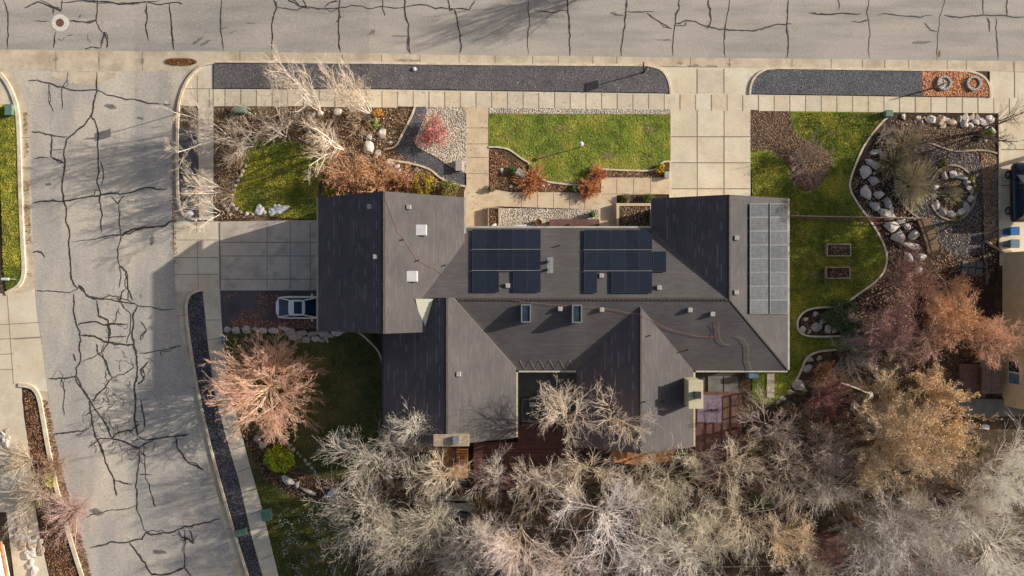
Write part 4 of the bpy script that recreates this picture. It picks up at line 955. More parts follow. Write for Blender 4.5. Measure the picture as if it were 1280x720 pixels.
roof([(-135, 71.1), (-135, -13.3), (246, -13.3), (164, 71.1)], zM, 'y', -13.3, M['shingle'])
roof([(-62, -13.3), (-18, -97.7), (327, -97.7), (246, -13.3)], zM, 'y', -13.3, M['shingle'])
roof([(165, 106), (165, 70), (246, -13.3), (246, 106)], zR, 'x', 246, M['shingle_shade'])
roof([(246, 106), (246, -13.3), (327, -97.7), (327, 106)], zR, 'x', 246, M['shingle'])
# ridge and hip caps
def cap(pts):
    mb = MB()
    P = [Vector((u*q, v*q, z)) for u, v, z in pts]
    n = max(2, int((P[1]-P[0]).length/.3))
    d = (P[1]-P[0])/n; s = d.cross(Vector((0, 0, 1))).normalized()*.13
    for i in range(n):
        a = P[0]+d*i; b = P[0]+d*(i+1.1)
        mb.add([a-s-Vector((0, 0, .04)), a+Vector((0, 0, .045)), a+s-Vector((0, 0, .04)), b-s-Vector((0, 0, .055)), b+Vector((0, 0, .02)), b+s-Vector((0, 0, .055))],
               [(0, 3, 4, 1), (1, 4, 5, 2), (0, 1, 2), (5, 4, 3)])
    mb.build('ridge_cap', M['cap'], house)
M['cap'] = mat('ridge_shingle', (.085, .075, .07), (.06, .054, .052), 6, fine=(.7, 1.3), fs=20)
cap([(-141.8, 106, 6.7), (-141.8, -50, 6.7)]); cap([(-73.7, -11, 5.8), (-73.7, -176, 5.8)]); cap([(146, -22, 5.0), (146, -188, 5.0)])
cap([(-100, -13.3, 5.2), (246, -13.3, 5.2)]); cap([(246, 105.5, 5.2), (246, -13.3, 5.2)]); cap([(246, -13.3, 5.2), (326, -96.7, 2.93)])
# valley between wing and main roof keeps some orange leaves
# gutters
def gut(u0, v0, u1, v1, z, m='gutter_metal', w=.13):
    mb = MB(); x0, x1 = sorted((u0*q, u1*q)); y0, y1 = sorted((v0*q, v1*q))
    if x1-x0 < y1-y0: mb.box(x0-w/2, y0, z-.14, x1+w/2, y1, z-.02)
    else: mb.box(x0, y0-w/2, z-.14, x1, y1+w/2, z-.02)
    mb.build('gutter', M[m], house)
gut(-228.6, 106, -228.6, -50, 3.38, 'trim'); gut(-55.2, 106.4, -55.2, 64, 3.4)
gut(-54, 72.3, 164, 72.3, 2.9); gut(6, -99.5, 6, -176.5, 3.1, 'stucco'); gut(8, -99, 76, -99, 2.88); gut(216.4, -100, 216.4, -188, 2.88, 'stucco')
gut(218, -98.9, 327, -98.9, 2.88); gut(328.4, 106, 328.4, -97, 2.86); gut(-153.4, -52, -153.4, -176.5, 3.06, 'dark_metal')
# pale cricket where garage and wing meet
mb = MB(); mb.slab([RP(519.5, 373.5, .10), RP(529.5, 416, .08), RP(541.5, 373.5, .10)], .12); mb.build('cricket', M['white'] if 0 else M['cricket'] if 'cricket' in M else mat('cream_cricket', (.82, .80, .62), (.76, .74, .57), 2, fine=(.95, 1.03)), house)
# walls
def wall_block(u0, v0, u1, v1, ze, gable=None, uc=None, zr=None):
    mb = MB(); mb.box(u0*q, v0*q, -.9, u1*q, v1*q, ze)
    o = mb.build('wall', M['brick_wall'], house)
    if gable:
        for v in gable:
            m2 = MB(); s = .2 if v < (v0+v1)/2 else -.2
            y0, y1 = sorted((v*q+math.copysign(.004, -s), v*q+s))
            pts = [(u0*q, ze), (u1*q, ze), (uc*q, zr)]
            m2.add([(x, y0, z) for x, z in pts]+[(x, y1, z) for x, z in pts], [(0, 1, 2), (5, 4, 3), (0, 3, 4, 1), (1, 4, 5, 2), (2, 5, 3, 0)])
            m2.build('gable', M['stucco'], house)
    return o
wall_block(-212, -42, -71, 104, 3.3, (104, -42), -141.8, 6.1)
wall_block(-144, -168, -4, -43, 3.0, (-168,), -73.7, 5.3)
wall_block(85, -180, 207, -89, 2.8, (-180,), 146, 4.6)
wall_block(-70, -89, 165, 61, 2.75)
wall_block(173, -90, 318, 98, 2.75, (98,), 246, 4.8)
def opening(name, axis, c, a0, a1, z0, z1, sgn, pane, frame, fw=.08):
    """door or window on a wall; axis 'x': wall plane x=c"""
    f = MB(); p = MB()
    def bx(mb, A0, A1, Z0, Z1, d0, d1):
        lo, hi = sorted((c+sgn*d0, c+sgn*d1))
        if axis == 'x': mb.box(lo, A0, Z0, hi, A1, Z1)
        else: mb.box(A0, lo, Z0, A1, hi, Z1)
    bx(f, a0-fw, a1+fw, z1, z1+fw, -.02, .05); bx(f, a0-fw, a1+fw, z0-fw, z0, -.02, .06)
    bx(f, a0-fw, a0, z0, z1, -.02, .05); bx(f, a1, a1+fw, z0, z1, -.02, .05)
    bx(p, a0, a1, z0, z1, -.01, .02)
    if name == 'window':
        w = p.build('window', M[pane], house); f.build('frame', M[frame], w)
    else:
        w = p.build(name, M[pane], house); f.build('frame', M[frame], w)
        h = MB(); m_ = (a0+a1)/2; bx(h, m_-.1, m_+.1, z0+.9, z0+.95, .02, .06); h.build('handle', M['dark_metal'], w)
    return w
opening('garage_door', 'x', -212*q, 12*q, 84*q, 0, 2.4, -1, 'white', 'trim'); opening('garage_door', 'x', -212*q, -36*q, 2*q, 0, 2.4, -1, 'white', 'trim')
opening('garage_door', 'y', 98*q, 186*q, 306*q, 0, 2.4, 1, 'white', 'trim')
opening('front_door', 'y', 61*q, 60*q, 76*q, .15, 2.3, 1, 'wood', 'white')
for a, b in ((-45, -15), (0, 30), (100, 130)): opening('window', 'y', 61*q, a*q, b*q, .9, 2.3, 1, 'glass', 'white')
for a, b in ((12, 34), (44, 68)): opening('window', 'y', -89*q, a*q, b*q, .7, 2.4, -1, 'glass', 'white')
for a, b in ((-120, -90), (-60, -25)): opening('window', 'y', -168*q, a*q, b*q, .8, 2.4, -1, 'glass', 'white')
for a, b in ((100, 130), (155, 190)): opening('window', 'y', -180*q, a*q, b*q, .8, 2.3, -1, 'glass', 'white')
for a, b in ((-80, -40), (0, 30), (55, 80)): opening('window', 'x', 318*q, a*q, b*q, .9, 2.2, 1, 'glass', 'white')
for a, b in ((-150, -120), (-100, -75)): opening('window', 'x', -144*q, a*q, b*q, .9, 2.3, -1, 'glass', 'white')
opening('window', 'x', -4*q, -150*q, -115*q, .3, 2.4, 1, 'glass', 'white'); opening('window', 'x', 207*q, -170*q, -150*q, .6, 2.3, 1, 'glass', 'white')

# ---- solar panels
def plane_pt(px, py, kind, c0, z0, mm):
    X, Y = (px-640)*q, (360-py)*q
    # z = z0 + mm*(c-c0) with c = C(1-z/H)
    Cc = X if kind == 'x' else Y
    z = (z0+mm*(Cc-c0))/(1+mm*Cc/H); k = 1-z/H
    return Vector((X*k, Y*k, z))
def panel(px0, py0, px1, py1, pl, cm='panel', fm='panel_frame', lift=.14, g_=.25):
    a, b, c, d = [plane_pt(x, y, *pl) for x, y in ((px0+g_, py1-g_), (px1-g_, py1-g_), (px1-g_, py0+g_), (px0+g_, py0+g_))]
    n = (b-a).cross(d-a).normalized()
    a, b, c, d = [p+n*lift for p in (a, b, c, d)]
    e1 = (b-a); e2 = (d-a); l1, l2 = e1.length, e2.length; e1 /= l1; e2 /= l2
    w = .03
    ia, ib, ic, id_ = a+e1*w+e2*w, b-e1*w+e2*w, c-e1*w-e2*w, d+e1*w-e2*w
    mb = MB(); t = n*.035
    mb.add([ia, ib, ic, id_, ia-t, ib-t, ic-t, id_-t], [(0, 1, 2, 3), (7, 6, 5, 4), (0, 4, 5, 1), (1, 5, 6, 2), (2, 6, 7, 3), (3, 7, 4, 0)])
    s1, s2 = .993/l1, .993/l2
    if l2 > l1: s2 = 1.655/l2
    else: s1 = 1.655/l1
    o = mb.build('solar_panel', M[cm], house, uvf=lambda p: ((Vector(p)-a).dot(e1)*s1, (Vector(p)-a).dot(e2)*s2))
    f = MB(); up = n*.004
    for P0, P1, P2, P3 in ((a, b, ib, ia), (b, c, ic, ib), (c, d, id_, ic), (d, a, ia, id_)):
        P = [P0+up, P1+up, P2+up, P3+up]; f.add(P+[p-t for p in P], [(0, 1, 2, 3), (7, 6, 5, 4), (0, 4, 5, 1), (1, 5, 6, 2), (2, 6, 7, 3), (3, 7, 4, 0)])
    f.build('frame', M[fm], o)
pm = ('y', -13.3*q, 5.2, -2.3/(84.4*q))
xs = [590, 607, 624, 641.2, 658.6, 676]
ys = [287.5, 312.8, 339, 366.5]
for r_ in range(2):
    for c_ in range(5): panel(xs[c_], ys[r_], xs[c_+1], ys[r_+1], pm)
for c_ in (0, 1, 3, 4): panel(xs[c_], ys[2], xs[c_+1], ys[3], pm)
xs = [729.5, 746.3, 763.6, 780.8, 798, 815]
for r_ in range(2):
    for c_ in range(5): panel(xs[c_], ys[r_]+.5, xs[c_+1], ys[r_+1]+.5, pm)
for c_ in (0, 2, 3, 4): panel(xs[c_], ys[2]+.5, xs[c_+1], ys[3]+1, pm)
panel(815.5, 315, 832.5, 341, pm)
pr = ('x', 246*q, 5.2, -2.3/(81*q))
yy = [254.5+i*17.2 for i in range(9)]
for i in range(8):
    panel(935.5, yy[i], 959.5, yy[i+1], pr, 'panel_glare', 'panel_frame_pale'); panel(960.5, yy[i], 983, yy[i+1], pr, 'panel_glare', 'panel_frame_pale')
0 and panel(958, yy[8]+1, 982, yy[8]+26, pr, 'panel', 'panel_frame_pale')
# mounting rails
for y0, y1, x0, x1 in ((313, 313, 589.5, 676), (339.3, 339.3, 589.5, 676), (313.5, 313.5, 729, 815), (339.8, 339.8, 729, 815)):
    a, b = plane_pt(x0, y0, *pm), plane_pt(x1, y1, *pm); mb = MB(); up = Vector((0, .06, .165))
    mb.tube([a+up, b+up], .03, 4); mb.build('rail', M['metal'], house)
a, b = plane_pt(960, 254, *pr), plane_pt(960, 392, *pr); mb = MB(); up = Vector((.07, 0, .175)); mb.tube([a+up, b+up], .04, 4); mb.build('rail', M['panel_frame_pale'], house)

# ---- vents, skylights, pipes
def box_vent(px, py, s=.33, h=.2, m='vent', name='roof_vent'):
    p = RP(px, py); mb = MB(); mb.box(p.x-s/2, p.y-s/2, p.z-.25, p.x+s/2, p.y+s/2, p.z+h)
    t = MB(); t.box(p.x-s*.62, p.y-s*.55, p.z-.28, p.x+s*.62, p.y+s*.55, p.z-.0) 
    o = mb.build(name, M[m], house, bevel=.03); return o
for x, y in ((462, 258.5), (511, 259), (469.5, 321), (634.5, 357), (751.5, 344.5), (823.5, 359.5), (920, 297.5), (919.5, 365.5), (862, 387.5), (890, 392.5), (700, 386), (752, 387), (573.3, 467.5)):
    box_vent(x, y)
for x, y in ((526.7, 287.8), (515.2, 345.5)):
    o = box_vent(x, y, .78, .22, 'skylight', 'skylight')
for x, y in ((657.3, 391.5), (720.5, 392)):
    p = RP(x, y); mb = MB(); w_, l_ = .36, .66; zt = p.z+.52
    mb.box(p.x-w_, p.y-l_, p.z-.5, p.x-w_+.08, p.y+l_, zt); mb.box(p.x+w_-.08, p.y-l_, p.z-.5, p.x+w_, p.y+l_, zt)
    mb.box(p.x-w_+.08, p.y-l_, p.z-.5, p.x+w_-.08, p.y-l_+.08, zt-.003); mb.box(p.x-w_+.08, p.y+l_-.08, p.z-.5, p.x+w_-.08, p.y+l_, zt-.003)
    o = mb.build('skylight', M['metal'], house)
    gq = MB(); gq.box(p.x-w_+.08, p.y-l_+.08, zt-.10, p.x+w_-.08, p.y+l_-.08, zt-.06); gq.build('pane', M['glass'], o)
def pipe(px, py, r=.05, h=.3, m='dark_metal', flash=False):
    p = RP(px, py); mb = MB(); mb.tube([(p.x, p.y, p.z-.1), (p.x, p.y, p.z+h)], r, 12); o = mb.build('vent_pipe', M[m], house)
    if flash:
        f = MB(); f.slab([RP(px-3, py+15, .02), RP(px+5, py+15, .02), RP(px+5, py-5, .02), RP(px-3, py-5, .02)], .015); f.build('flashing', M['metal'], o)
for x, y in ((504.5, 299.5), (523.5, 325.5), (557, 331.5), (699.5, 307), (811.5, 419.5), (859.5, 437.5), (805.5, 502), (829, 502)): pipe(x, y)
pipe(686.5, 326.5, .13, .42, 'metal', True); pipe(686, 336.5, .11, .36, 'metal')
# chimneys
def boxpx(mb, x0, y0, x1, y1, z0, z1, zr=None):
    a = Wd(x0, y1, zr if zr is not None else z1); b = Wd(x1, y0, zr if zr is not None else z1)
    mb.box(a.x, a.y, z0, b.x, b.y, z1)
mb = MB(); boxpx(mb, 862, 476, 878, 510, 0, 5.0); ch = mb.build('chimney', M['stucco'], house)
mb = MB(); boxpx(mb, 860.5, 475, 879, 511, 5.0, 5.12, 5.1); mb.build('chimney_cap', M['stucco'], ch, bevel=.02)
mb = MB(); boxpx(mb, 868.5, 490, 876.5, 498.5, 5.12, 5.45); mb.build('flue', M['dark_metal'], ch)
mb = MB(); boxpx(mb, 543, 544, 585, 557, 0, 5.9); ch = mb.build('chimney', M['rock_tan'], house)
mb = MB(); boxpx(mb, 541.5, 543, 586.5, 558, 5.9, 6.02, 6.0); mb.build('chimney_cap', M['wood_pale'], ch, bevel=.03)
mb = MB(); boxpx(mb, 566, 546, 574, 555, 6.02, 6.3); mb.build('flue', M['metal'], ch)
# heat cable zigzag on the back eave
zz = []
for i in range(13): zz.append(RP(650+i*6.2, 461.5 if i % 2 else 450.5, .03))
mb = MB(); mb.tube(zz, .010, 4); mb.build('heat_cable', M['trim'], house)

# orange rope and yellow cord lying on the roof (things of their own)
def roof_line(name, px, r, m, label, cat, wob=.6):
    pts = []; rn = random.Random(len(px))
    for a, b in zip(px, px[1:]):
        n = max(2, int(math.hypot(b[0]-a[0], b[1]-a[1])/5))
        for i in range(n): t = i/n; pts.append(RP(a[0]+(b[0]-a[0])*t+rn.gauss(0, wob*.5), a[1]+(b[1]-a[1])*t+rn.gauss(0, wob*.5), .10))
    pts.append(RP(*px[-1], .10))
    mb = MB(); mb.tube(pts, r, 5); o = mb.build(name, M[m], origin=pts[0]); tag(o, label, cat)
roof_line('rope', [(481, 242), (486, 258), (499, 290), (512, 308), (522, 325), (540, 334), (556, 343)], .011, 'rope', 'thin orange rope stretched over the garage roof ridge to its lower edge', 'rope')
roof_line('rope', [(641, 375), (680, 380), (720, 383), (760, 386), (798, 393), (815, 400), (832, 410), (850, 415), (872, 420), (893, 421), (896, 412), (890, 405), (897, 402)], .011, 'rope', 'long orange rope lying along the back slope below the main ridge', 'rope')
roof_line('cord', [(898, 402), (898, 412), (899, 424), (905, 430), (912, 432)], .011, 'yellow', 'short yellow cord hooked on the back slope left of the other cord', 'cord')
roof_line('cord', [(921, 420), (929, 424), (935, 432), (935, 450), (938, 460), (940, 466)], .011, 'yellow', 'yellow cord running down to the back eave at the roof corner', 'cord')
# ================================================================== HARD LANDSCAPE
def deck(name, px, z, m, label, cat, joists=True, zref=None):
    pts = [Wd(x, y, z) for x, y in px]; root = None
    o = empty(name, (pts[0].x, pts[0].y, 0), label, cat)
    mb = MB(); mb.prism([(p.x, p.y) for p in pts], z-.05, z); mb.build('decking', M[m], o)
    n = len(pts)
    for i in range(n):
        mb = MB(); a, b = pts[i], pts[(i+1) % n]
        c = sum(pts, Vector())/n; a2 = a+(c-a).normalized()*.12
        mb.box(a2.x-.06, a2.y-.06, 0, a2.x+.06, a2.y+.06, z-.052); mb.build('post', M['wood'], o)
    mb = MB(); mb.prism([(p.x*.998+c.x*.002, p.y*.998+c.y*.002) for p in pts], z-.24, z-.052); mb.build('rim_joist', M[m], o)
    return o
deck('deck', [(647, 530), (730, 530), (730, 552), (720, 612), (592, 612), (592, 553), (647, 553)], .6, 'deck', 'dark red plank deck between the two rear wings under bare branches', 'deck')
deck('deck', [(869, 490), (921, 490), (921, 562), (915, 606), (869, 606)], .55, 'deck_x', 'red brown plank deck right of the cream chimney', 'deck')
d3 = deck('deck', [(541, 560), (585, 560), (585, 598), (541, 598)], .9, 'deck_orange', 'bright orange plank deck corner below the stone chimney', 'deck')
deck('deck', [(765, 562), (845, 562), (840, 576), (800, 582), (768, 578)], .9, 'deck_orange', 'sunlit orange deck strip below the gable of the right rear wing', 'deck')
deck('deck', [(1004, 668), (1056, 668), (1056, 708), (1040, 712), (1004, 725), (985, 725)], .5, 'deck_x', 'brown wooden platform among the bare trees near the bottom edge', 'deck')
# slatted bench on the orange deck
b = empty('bench', Wd(576, 570, .9), 'slatted orange bench on the orange deck corner', 'bench')
for i in range(7):
    mb = MB(); p = Wd(570.5, 562+i*3.3, 1.35); mb.box(p.x, p.y-.05, 1.32, p.x+.85, p.y+.05, 1.36); mb.build('slat', M['deck_orange'], b)
for dx in (.05, .75):
    mb = MB(); p = Wd(570.5, 581, 1.35); mb.box(p.x+dx, p.y, .9, p.x+dx+.07, p.y+1.25, 1.318); mb.build('frame', M['wood'], b)
# dark slot beside it: storage box
b = empty('storage_box', Wd(568, 572, .9), 'narrow dark storage box left of the slatted bench', 'box')
mb = MB(); p = Wd(565.5, 581, 1.2); mb.box(p.x, p.y, .9, p.x+.26, p.y+1.3, 1.3); mb.build('body', M['deck'], b)
mb = MB(); mb.box(p.x-.02, p.y-.02, 1.303, p.x+.28, p.y+1.32, 1.33); mb.build('lid', M['deck'], b)
# back patio
sheet('patio', [(646, 462), (730, 462), (730, 531), (646, 531)], .05, M['slab_grey'])
sheet('patio', [(868, 467), (925, 467), (925, 491), (868, 491)], .05, mat('patio_dark', (.10, .09, .085), (.07, .065, .06), 2))
for i, (x0, x1) in enumerate(((885, 903.5), (905, 922.5))):
    mb = MB(); boxpx(mb, x0, 470.5, x1, 491, .05, .13); o = mb.build('paving_slab', M['slab_grey'], bevel=.01)
    tag(o, ('pale grey square paving slab under the back eave', 'darker grey square paving slab nearer the roof corner')[i], 'paving slab')
mb = MB(); boxpx(mb, 959, 467, 968, 497, 0, .10); tag(mb.build('concrete_step', M['concrete']), 'pale concrete strip below the lower right roof corner', 'step')
mb = MB(); boxpx(mb, 936, 467, 948, 473, 0, .9); tag(mb.build('utility_box', M['teal_bin'], bevel=.03), 'blue grey box tucked under the back eave', 'utility box')
mb = MB(); boxpx(mb, 872, 494, 902, 528, .56, .60); mb.build('outdoor_table', M['lilac']) 
bpy.data.objects.remove(bpy.data.objects['outdoor_table'])
tb = empty('outdoor_table', Wd(887, 511, .55), 'large lilac grey table made of two tops on the red brown deck', 'table')
for x0, x1 in ((871.5, 883.4), (884, 902)):
    mb = MB(); boxpx(mb, x0, 494, x1, 528, 1.22, 1.27); mb.build('table_top', M['lilac'], tb, bevel=.01)
for x, y in ((873, 496), (899, 496), (873, 525), (899, 525)):
    mb = MB(); p = Wd(x, y, 1.2); mb.box(p.x-.03, p.y-.03, .55, p.x+.03, p.y+.03, 1.218); mb.build('leg', M['dark_metal'], tb)
for i, (x, y) in enumerate(((889, 512), (896, 512))):
    o = empty('plant_pot', Wd(x, y, 1.27), ('left dark pot on the lilac grey table', 'right dark pot on the lilac grey table')[i], 'pot')
    p = o.location; mb = MB(); mb.lathe((p.x, p.y, 1.27), [(.07, 0), (.10, .16), (.11, .17), (.09, .165)], 16); mb.build('pot', M['dark_metal'], o)
    mb = MB(); mb.lathe((p.x, p.y, 1.27), [(.085, .168), (.05, .2), (.01, .21)], 10); mb.build('soil', M['soil'], o)
# railing at the right edge of the red brown deck
f = empty('railing', Wd(921, 545, .55), 'dark red railing on the outer edge of the red brown deck', 'railing')
a, b = Wd(921, 492, .55), Wd(921, 562, .55)
for i in range(6):
    y = a.y+(b.y-a.y)*i/5; mb = MB(); mb.box(a.x-.04, y-.04, .552, a.x+.04, y+.04, 1.5); mb.build('post', M['deck_red'] if 'deck_red' in M else M['rust'] if 'rust' in M else M['deck_x'], f)
for z in (.75, 1.0, 1.25, 1.5):
    mb = MB(); mb.box(a.x-.05 if z > 1.4 else a.x-.02, b.y, z-.02, a.x+.05 if z > 1.4 else a.x+.02, a.y, z+.03); mb.build('rail', M['deck_x'], f)
# hot tub
ht = empty('hot_tub', Wd(668, 514, .05), 'grey square hot tub with dark cover on the patio between the rear wings', 'hot tub')
mb = MB(); boxpx(mb, 652.5, 498.5, 681.5, 527.5, .05, .95); mb.build('cabinet', M['slab_grey'], ht, bevel=.05)
mb = MB(); boxpx(mb, 654.5, 500.5, 679.5, 525.5, .952, 1.04); mb.build('cover', M['dark_metal'], ht, bevel=.03)
mb = MB(); boxpx(mb, 662, 503, 670, 509, 1.042, 1.2); tag(mb.build('folded_towel', M['vent'], bevel=.03), 'folded pale towel on the hot tub cover', 'towel')
# picnic table in the back garden
pt = empty('picnic_table', Wd(569, 632, 0), 'weathered grey picnic table under the bare tree below the orange deck', 'picnic table')
for nm_, x0, y0, x1, y1, z in (('bench', 548, 621, 591, 626, .45), ('table_top', 548, 629, 591, 639, .75), ('bench', 548, 642, 591, 647, .45)):
    mb = MB(); a, b = Wd(x0, y1, z), Wd(x1, y0, z); n = 2 if nm_ == 'bench' else 4; w_ = (b.y-a.y)/n
    for i in range(n): mb.box(a.x, a.y+i*w_+.01, z-.04, b.x, a.y+(i+1)*w_-.01, z)
    mb.build(nm_, M['slab_grey'], pt)
for x in (553, 586):
    for y in (624, 644):
        mb = MB(); a = Wd(x, y, .4); c = Wd(x, 634, .7); mb.tube([(a.x, a.y, 0), (c.x, c.y, .708)], .04, 6); mb.build('leg', M['slab_grey'], pt)
# bench wall and planters at the front
b = empty('garden_bench', Wd(718, 279, 0), 'long maroon plank bench on pale pebbles under the front eave', 'bench')
mb = MB(); boxpx(mb, 687, 274, 749, 284, .38, .46); mb.build('seat', M['bench'] if 'bench' in M else plank_mat('maroon_planks', (.20, .10, .085), (.26, .14, .12), 1, .12), b)
for x in (692, 718, 744):
    mb = MB(); boxpx(mb, x-2, 275, x+2, 283, 0, .378); mb.build('leg', M['wood'], b)
def planter(px, w, h, m, label, soil='mulch', name='raised_bed', wall=.09, cat='raised bed', group=None, sides=(1, 1, 1, 1)):
    x0, y0, x1, y1 = px; o = empty(name, G((x0+x1)/2, (y0+y1)/2), label, cat, group)
    a, b = Wd(x0, y1, h), Wd(x1, y0, h)
    for s, (X0, Y0, X1, Y1) in zip(sides, ((a.x, a.y, a.x+wall, b.y), (b.x-wall, a.y, b.x, b.y), (a.x+wall, a.y, b.x-wall, a.y+wall), (a.x+wall, b.y-wall, b.x-wall, b.y))):
        if s: mb = MB(); mb.box(X0, Y0, 0, X1, Y1, h); mb.build('side', M[m], o, bevel=.01)
    mb = MB(); mb.box(a.x+wall*.8, a.y+wall*.8, .02, b.x-wall*.8, b.y-wall*.8, h-.07); mb.build('soil', M[soil], o)
    return o
planter((1033.5, 304.5, 1064, 320.5), 0, .4, 'wood_pale', 'upper of the two pale framed raised beds on the dark lawn', 'mulch_dark', group='raised beds on the lawn')
planter((1032.5, 333.5, 1063.5, 348.5), 0, .4, 'wood_pale', 'lower of the two pale framed raised beds on the dark lawn', 'mulch_dark', group='raised beds on the lawn')
planter((609.5, 259, 624, 283), 0, .45, 'wood_pale', 'narrow wooden planter box beside the footpath corner', 'mulch')
planter((770.5, 254, 816, 288), 0, .5, 'aggregate', 'square masonry raised bed between footpath and right garage', 'mulch', wall=.22)
flakes('leaf_litter', [(1035, 306), (1062, 306), (1062, 319), (1035, 319)], 160, .09, BR+[(.3, .28, .27)], 41, off=.34, label='dry stems in the upper raised bed', cat='fallen leaves')
flakes('leaf_litter', [(1035, 335), (1062, 335), (1062, 347), (1035, 347)], 160, .09, BR+[(.3, .28, .27)], 42, off=.34, label='dry stems in the lower raised bed', cat='fallen leaves')
flakes('leaf_litter', [(612, 262), (623, 262), (623, 280), (612, 280)], 120, .10, BR, 43, off=.39, label='brown leaves in the narrow wooden planter', cat='fallen leaves')
flakes('leaf_litter', [(776, 259), (812, 259), (812, 283), (776, 283)], 500, .10, BR+TN, 44, off=.44, label='brown leaves in the masonry raised bed', cat='fallen leaves')
mb = MB(); boxpx(mb, 749, 276, 761, 285, 0, .4); tag(mb.build('step_block', M['aggregate'], bevel=.02), 'tan masonry block between bench and raised bed', 'block')
# pots
for x, y, r_, lab, pm_ in ((672.5, 278.5, .28, 'round brown pot left of the maroon bench', 'iron'), (739.5, 268.5, .25, 'dark pot with a green plant above the right end of the bench', 'dark_metal')):
    o = empty('plant_pot', G(x, y), lab, 'pot'); p = o.location
    mb = MB(); mb.lathe(p, [(r_*.7, 0), (r_*.95, .38), (r_, .42), (r_*.88, .42), (r_*.85, .36)], 20); mb.build('pot', M[pm_], o)
    mb = MB(); mb.lathe(p, [(r_*.84, .33), (r_*.3, .37)], 14); mb.build('soil', M['soil'], o)
    if r_ < .27:
        rng = np.random.default_rng(3); c = rng.normal(0, .11, (160, 3))+np.array([0, 0, .5]); l = bpy.data.objects.new('foliage', tubes_mesh('foliage', [([(0, 0, .3), (0, 0, .6)], [.02, .01], [(.1, .2, .05)]*2, 4)], (c, np.full(160, .06), np.tile([.10, .20, .06], (160, 1))*rng.uniform(.6, 1.5, (160, 1))))); C.objects.link(l); l.parent = o
# two round stone rings on the red rock bed
for i, (x, y) in enumerate(((1178.5, 104.5), (1215.5, 105))):
    o = empty('tree_ring', G(x, y, .10), ('round stone ring planter on red rock beside a young stem', 'round stone ring planter with red rock inside near the bed end')[i], 'planter'); p = o.location
    mb = MB()
    for k in range(14):
        a0, a1 = k*2*math.pi/14+.03, (k+1)*2*math.pi/14-.03
        P = [(p.x+math.cos(a)*r_, p.y+math.sin(a)*r_) for r_, a in ((.42, a0), (.60, a0), (.60, a1), (.42, a1))]; mb.prism(P, p.z, p.z+.16)
    mb.build('stone_ring', M['vent'], o, bevel=.01)
    mb = MB(); mb.lathe(p, [(.42, .05), (.2, .08), (.02, .09)], 24); mb.build('fill', M['pebble' if i == 0 else 'redrock'], o)
mb = MB(); 
pp = empty('young_tree', G(1168, 110, .10), 'slim pale stem with a stake leaning at the left stone ring', 'young tree')
mb.tube([pp.location, pp.location+Vector((.03, .02, .9)), pp.location+Vector((.10, .03, 1.35))], [.07, .06, .03], 8); mb.build('trunk', M['wood_pale'], pp)
mb = MB(); mb.tube([pp.location+Vector((.15, 0, 0)), pp.location+Vector((.12, 0, .9))], .03, 6); mb.build('stake', M['wood'], pp)
# manhole
o = empty('manhole', G(75, 28.5), 'round rusty manhole cover in a pale concrete collar on the road', 'manhole'); p = o.location
mb = MB(); mb.lathe(p, [(.70, .0), (.70, .022), (.34, .022), (.34, .0)], 40); mb.build('collar', M['man'] if 'man' in M else mat('collar_concrete', (.88, .84, .76), (.78, .73, .66), 2), o)
mb = MB(); mb.lathe(p, [(.33, .0), (.33, .026), (.30, .026), (.29, .020), (.26, .020), (.25, .027), (.12, .027), (.11, .020), (.02, .02)], 36); mb.build('cover', M['iron'], o)
# utility boxes
def ubox(x0, y0, x1, y1, h, label, m='green_box', rz=0):
    c = G((x0+x1)/2, (y0+y1)/2); w_, l_ = (x1-x0)/S/2, (y1-y0)/S/2
    o = empty('utility_box', c, label, 'utility box'); o.rotation_euler.z = R(rz)
    for nm_, k, z0, z1 in (('body', 1.0, -.02, h), ('lid', 1.07, h+.002, h+.06)):
        me = MB(); me.box(-w_*k, -l_*k, z0, w_*k, l_*k, z1)
        ob = me.build(nm_, M[m], bevel=.02); ob.parent = o
ubox(10, 132, 19, 145, .35, 'green utility box on the grass strip across the side street')
ubox(295.5, 134, 309, 142.5, .45, 'green utility box among white birch branches by the pavement')
ubox(1103.5, 139.5, 1112, 147, .45, 'green utility box at the top of the right lawn')
ubox(330, 635, 341, 648, .5, 'large green utility box on the lower lawn beside the pavement', rz=12)
ubox(296, 660, 310, 668, .35, 'small pale green box on the dark gravel strip', rz=15)
ubox(279, 420, 284, 429, .3, 'small teal box at the pavement edge below the parking pad', 'teal_bin')
ubox(762, 216, 771, 224, .3, 'small pale box at the end of the front flower bed', 'green_box') if 0 else ubox(829.5, 215.5, 835.5, 223, .35, 'small pale box below the yellow flowers by the driveway', 'vent')
ubox(570, 201, 578, 214, .35, 'pale weathered landscape box on the pebbles by the gravel path', 'vent')
ubox(645, 213, 656, 221, .3, 'tilted pale slab in the flower bed left of the copper grass', 'vent', rz=-35)
mb = MB(); mb.lathe(G(518.5, 87, .10), [(.16, 0), (.16, .09), (.1, .13), (.02, .14)], 20); tag(mb.build('drain_cap', M['white'], origin=G(518.5, 87, .10)), 'small white round cap on the grey gravel strip', 'cap')
# wire fence across the right lawn
f = empty('fence', G(1040, 273), 'low rusty wire and rail fence crossing the right lawn from the roof edge', 'fence')
a, b = G(985, 271), G(1150, 274)
for i in range(8):
    t = i/7; p = a.lerp(b, t); mb = MB(); mb.box(p.x-.04, p.y-.04, 0, p.x+.04, p.y+.04, .85); mb.build('post', M['wood_pale'], f)
for z in (.3, .84):
    mb = MB(); c = (a+b)/2; d_ = (b-a); mb.box(c.x-d_.length/2, c.y-.035, z-.04, c.x+d_.length/2, c.y+.035, z+.04, rz=math.atan2(d_.y, d_.x)); mb.build('rail', M['wood_pale' if z > .5 else 'iron'], f)
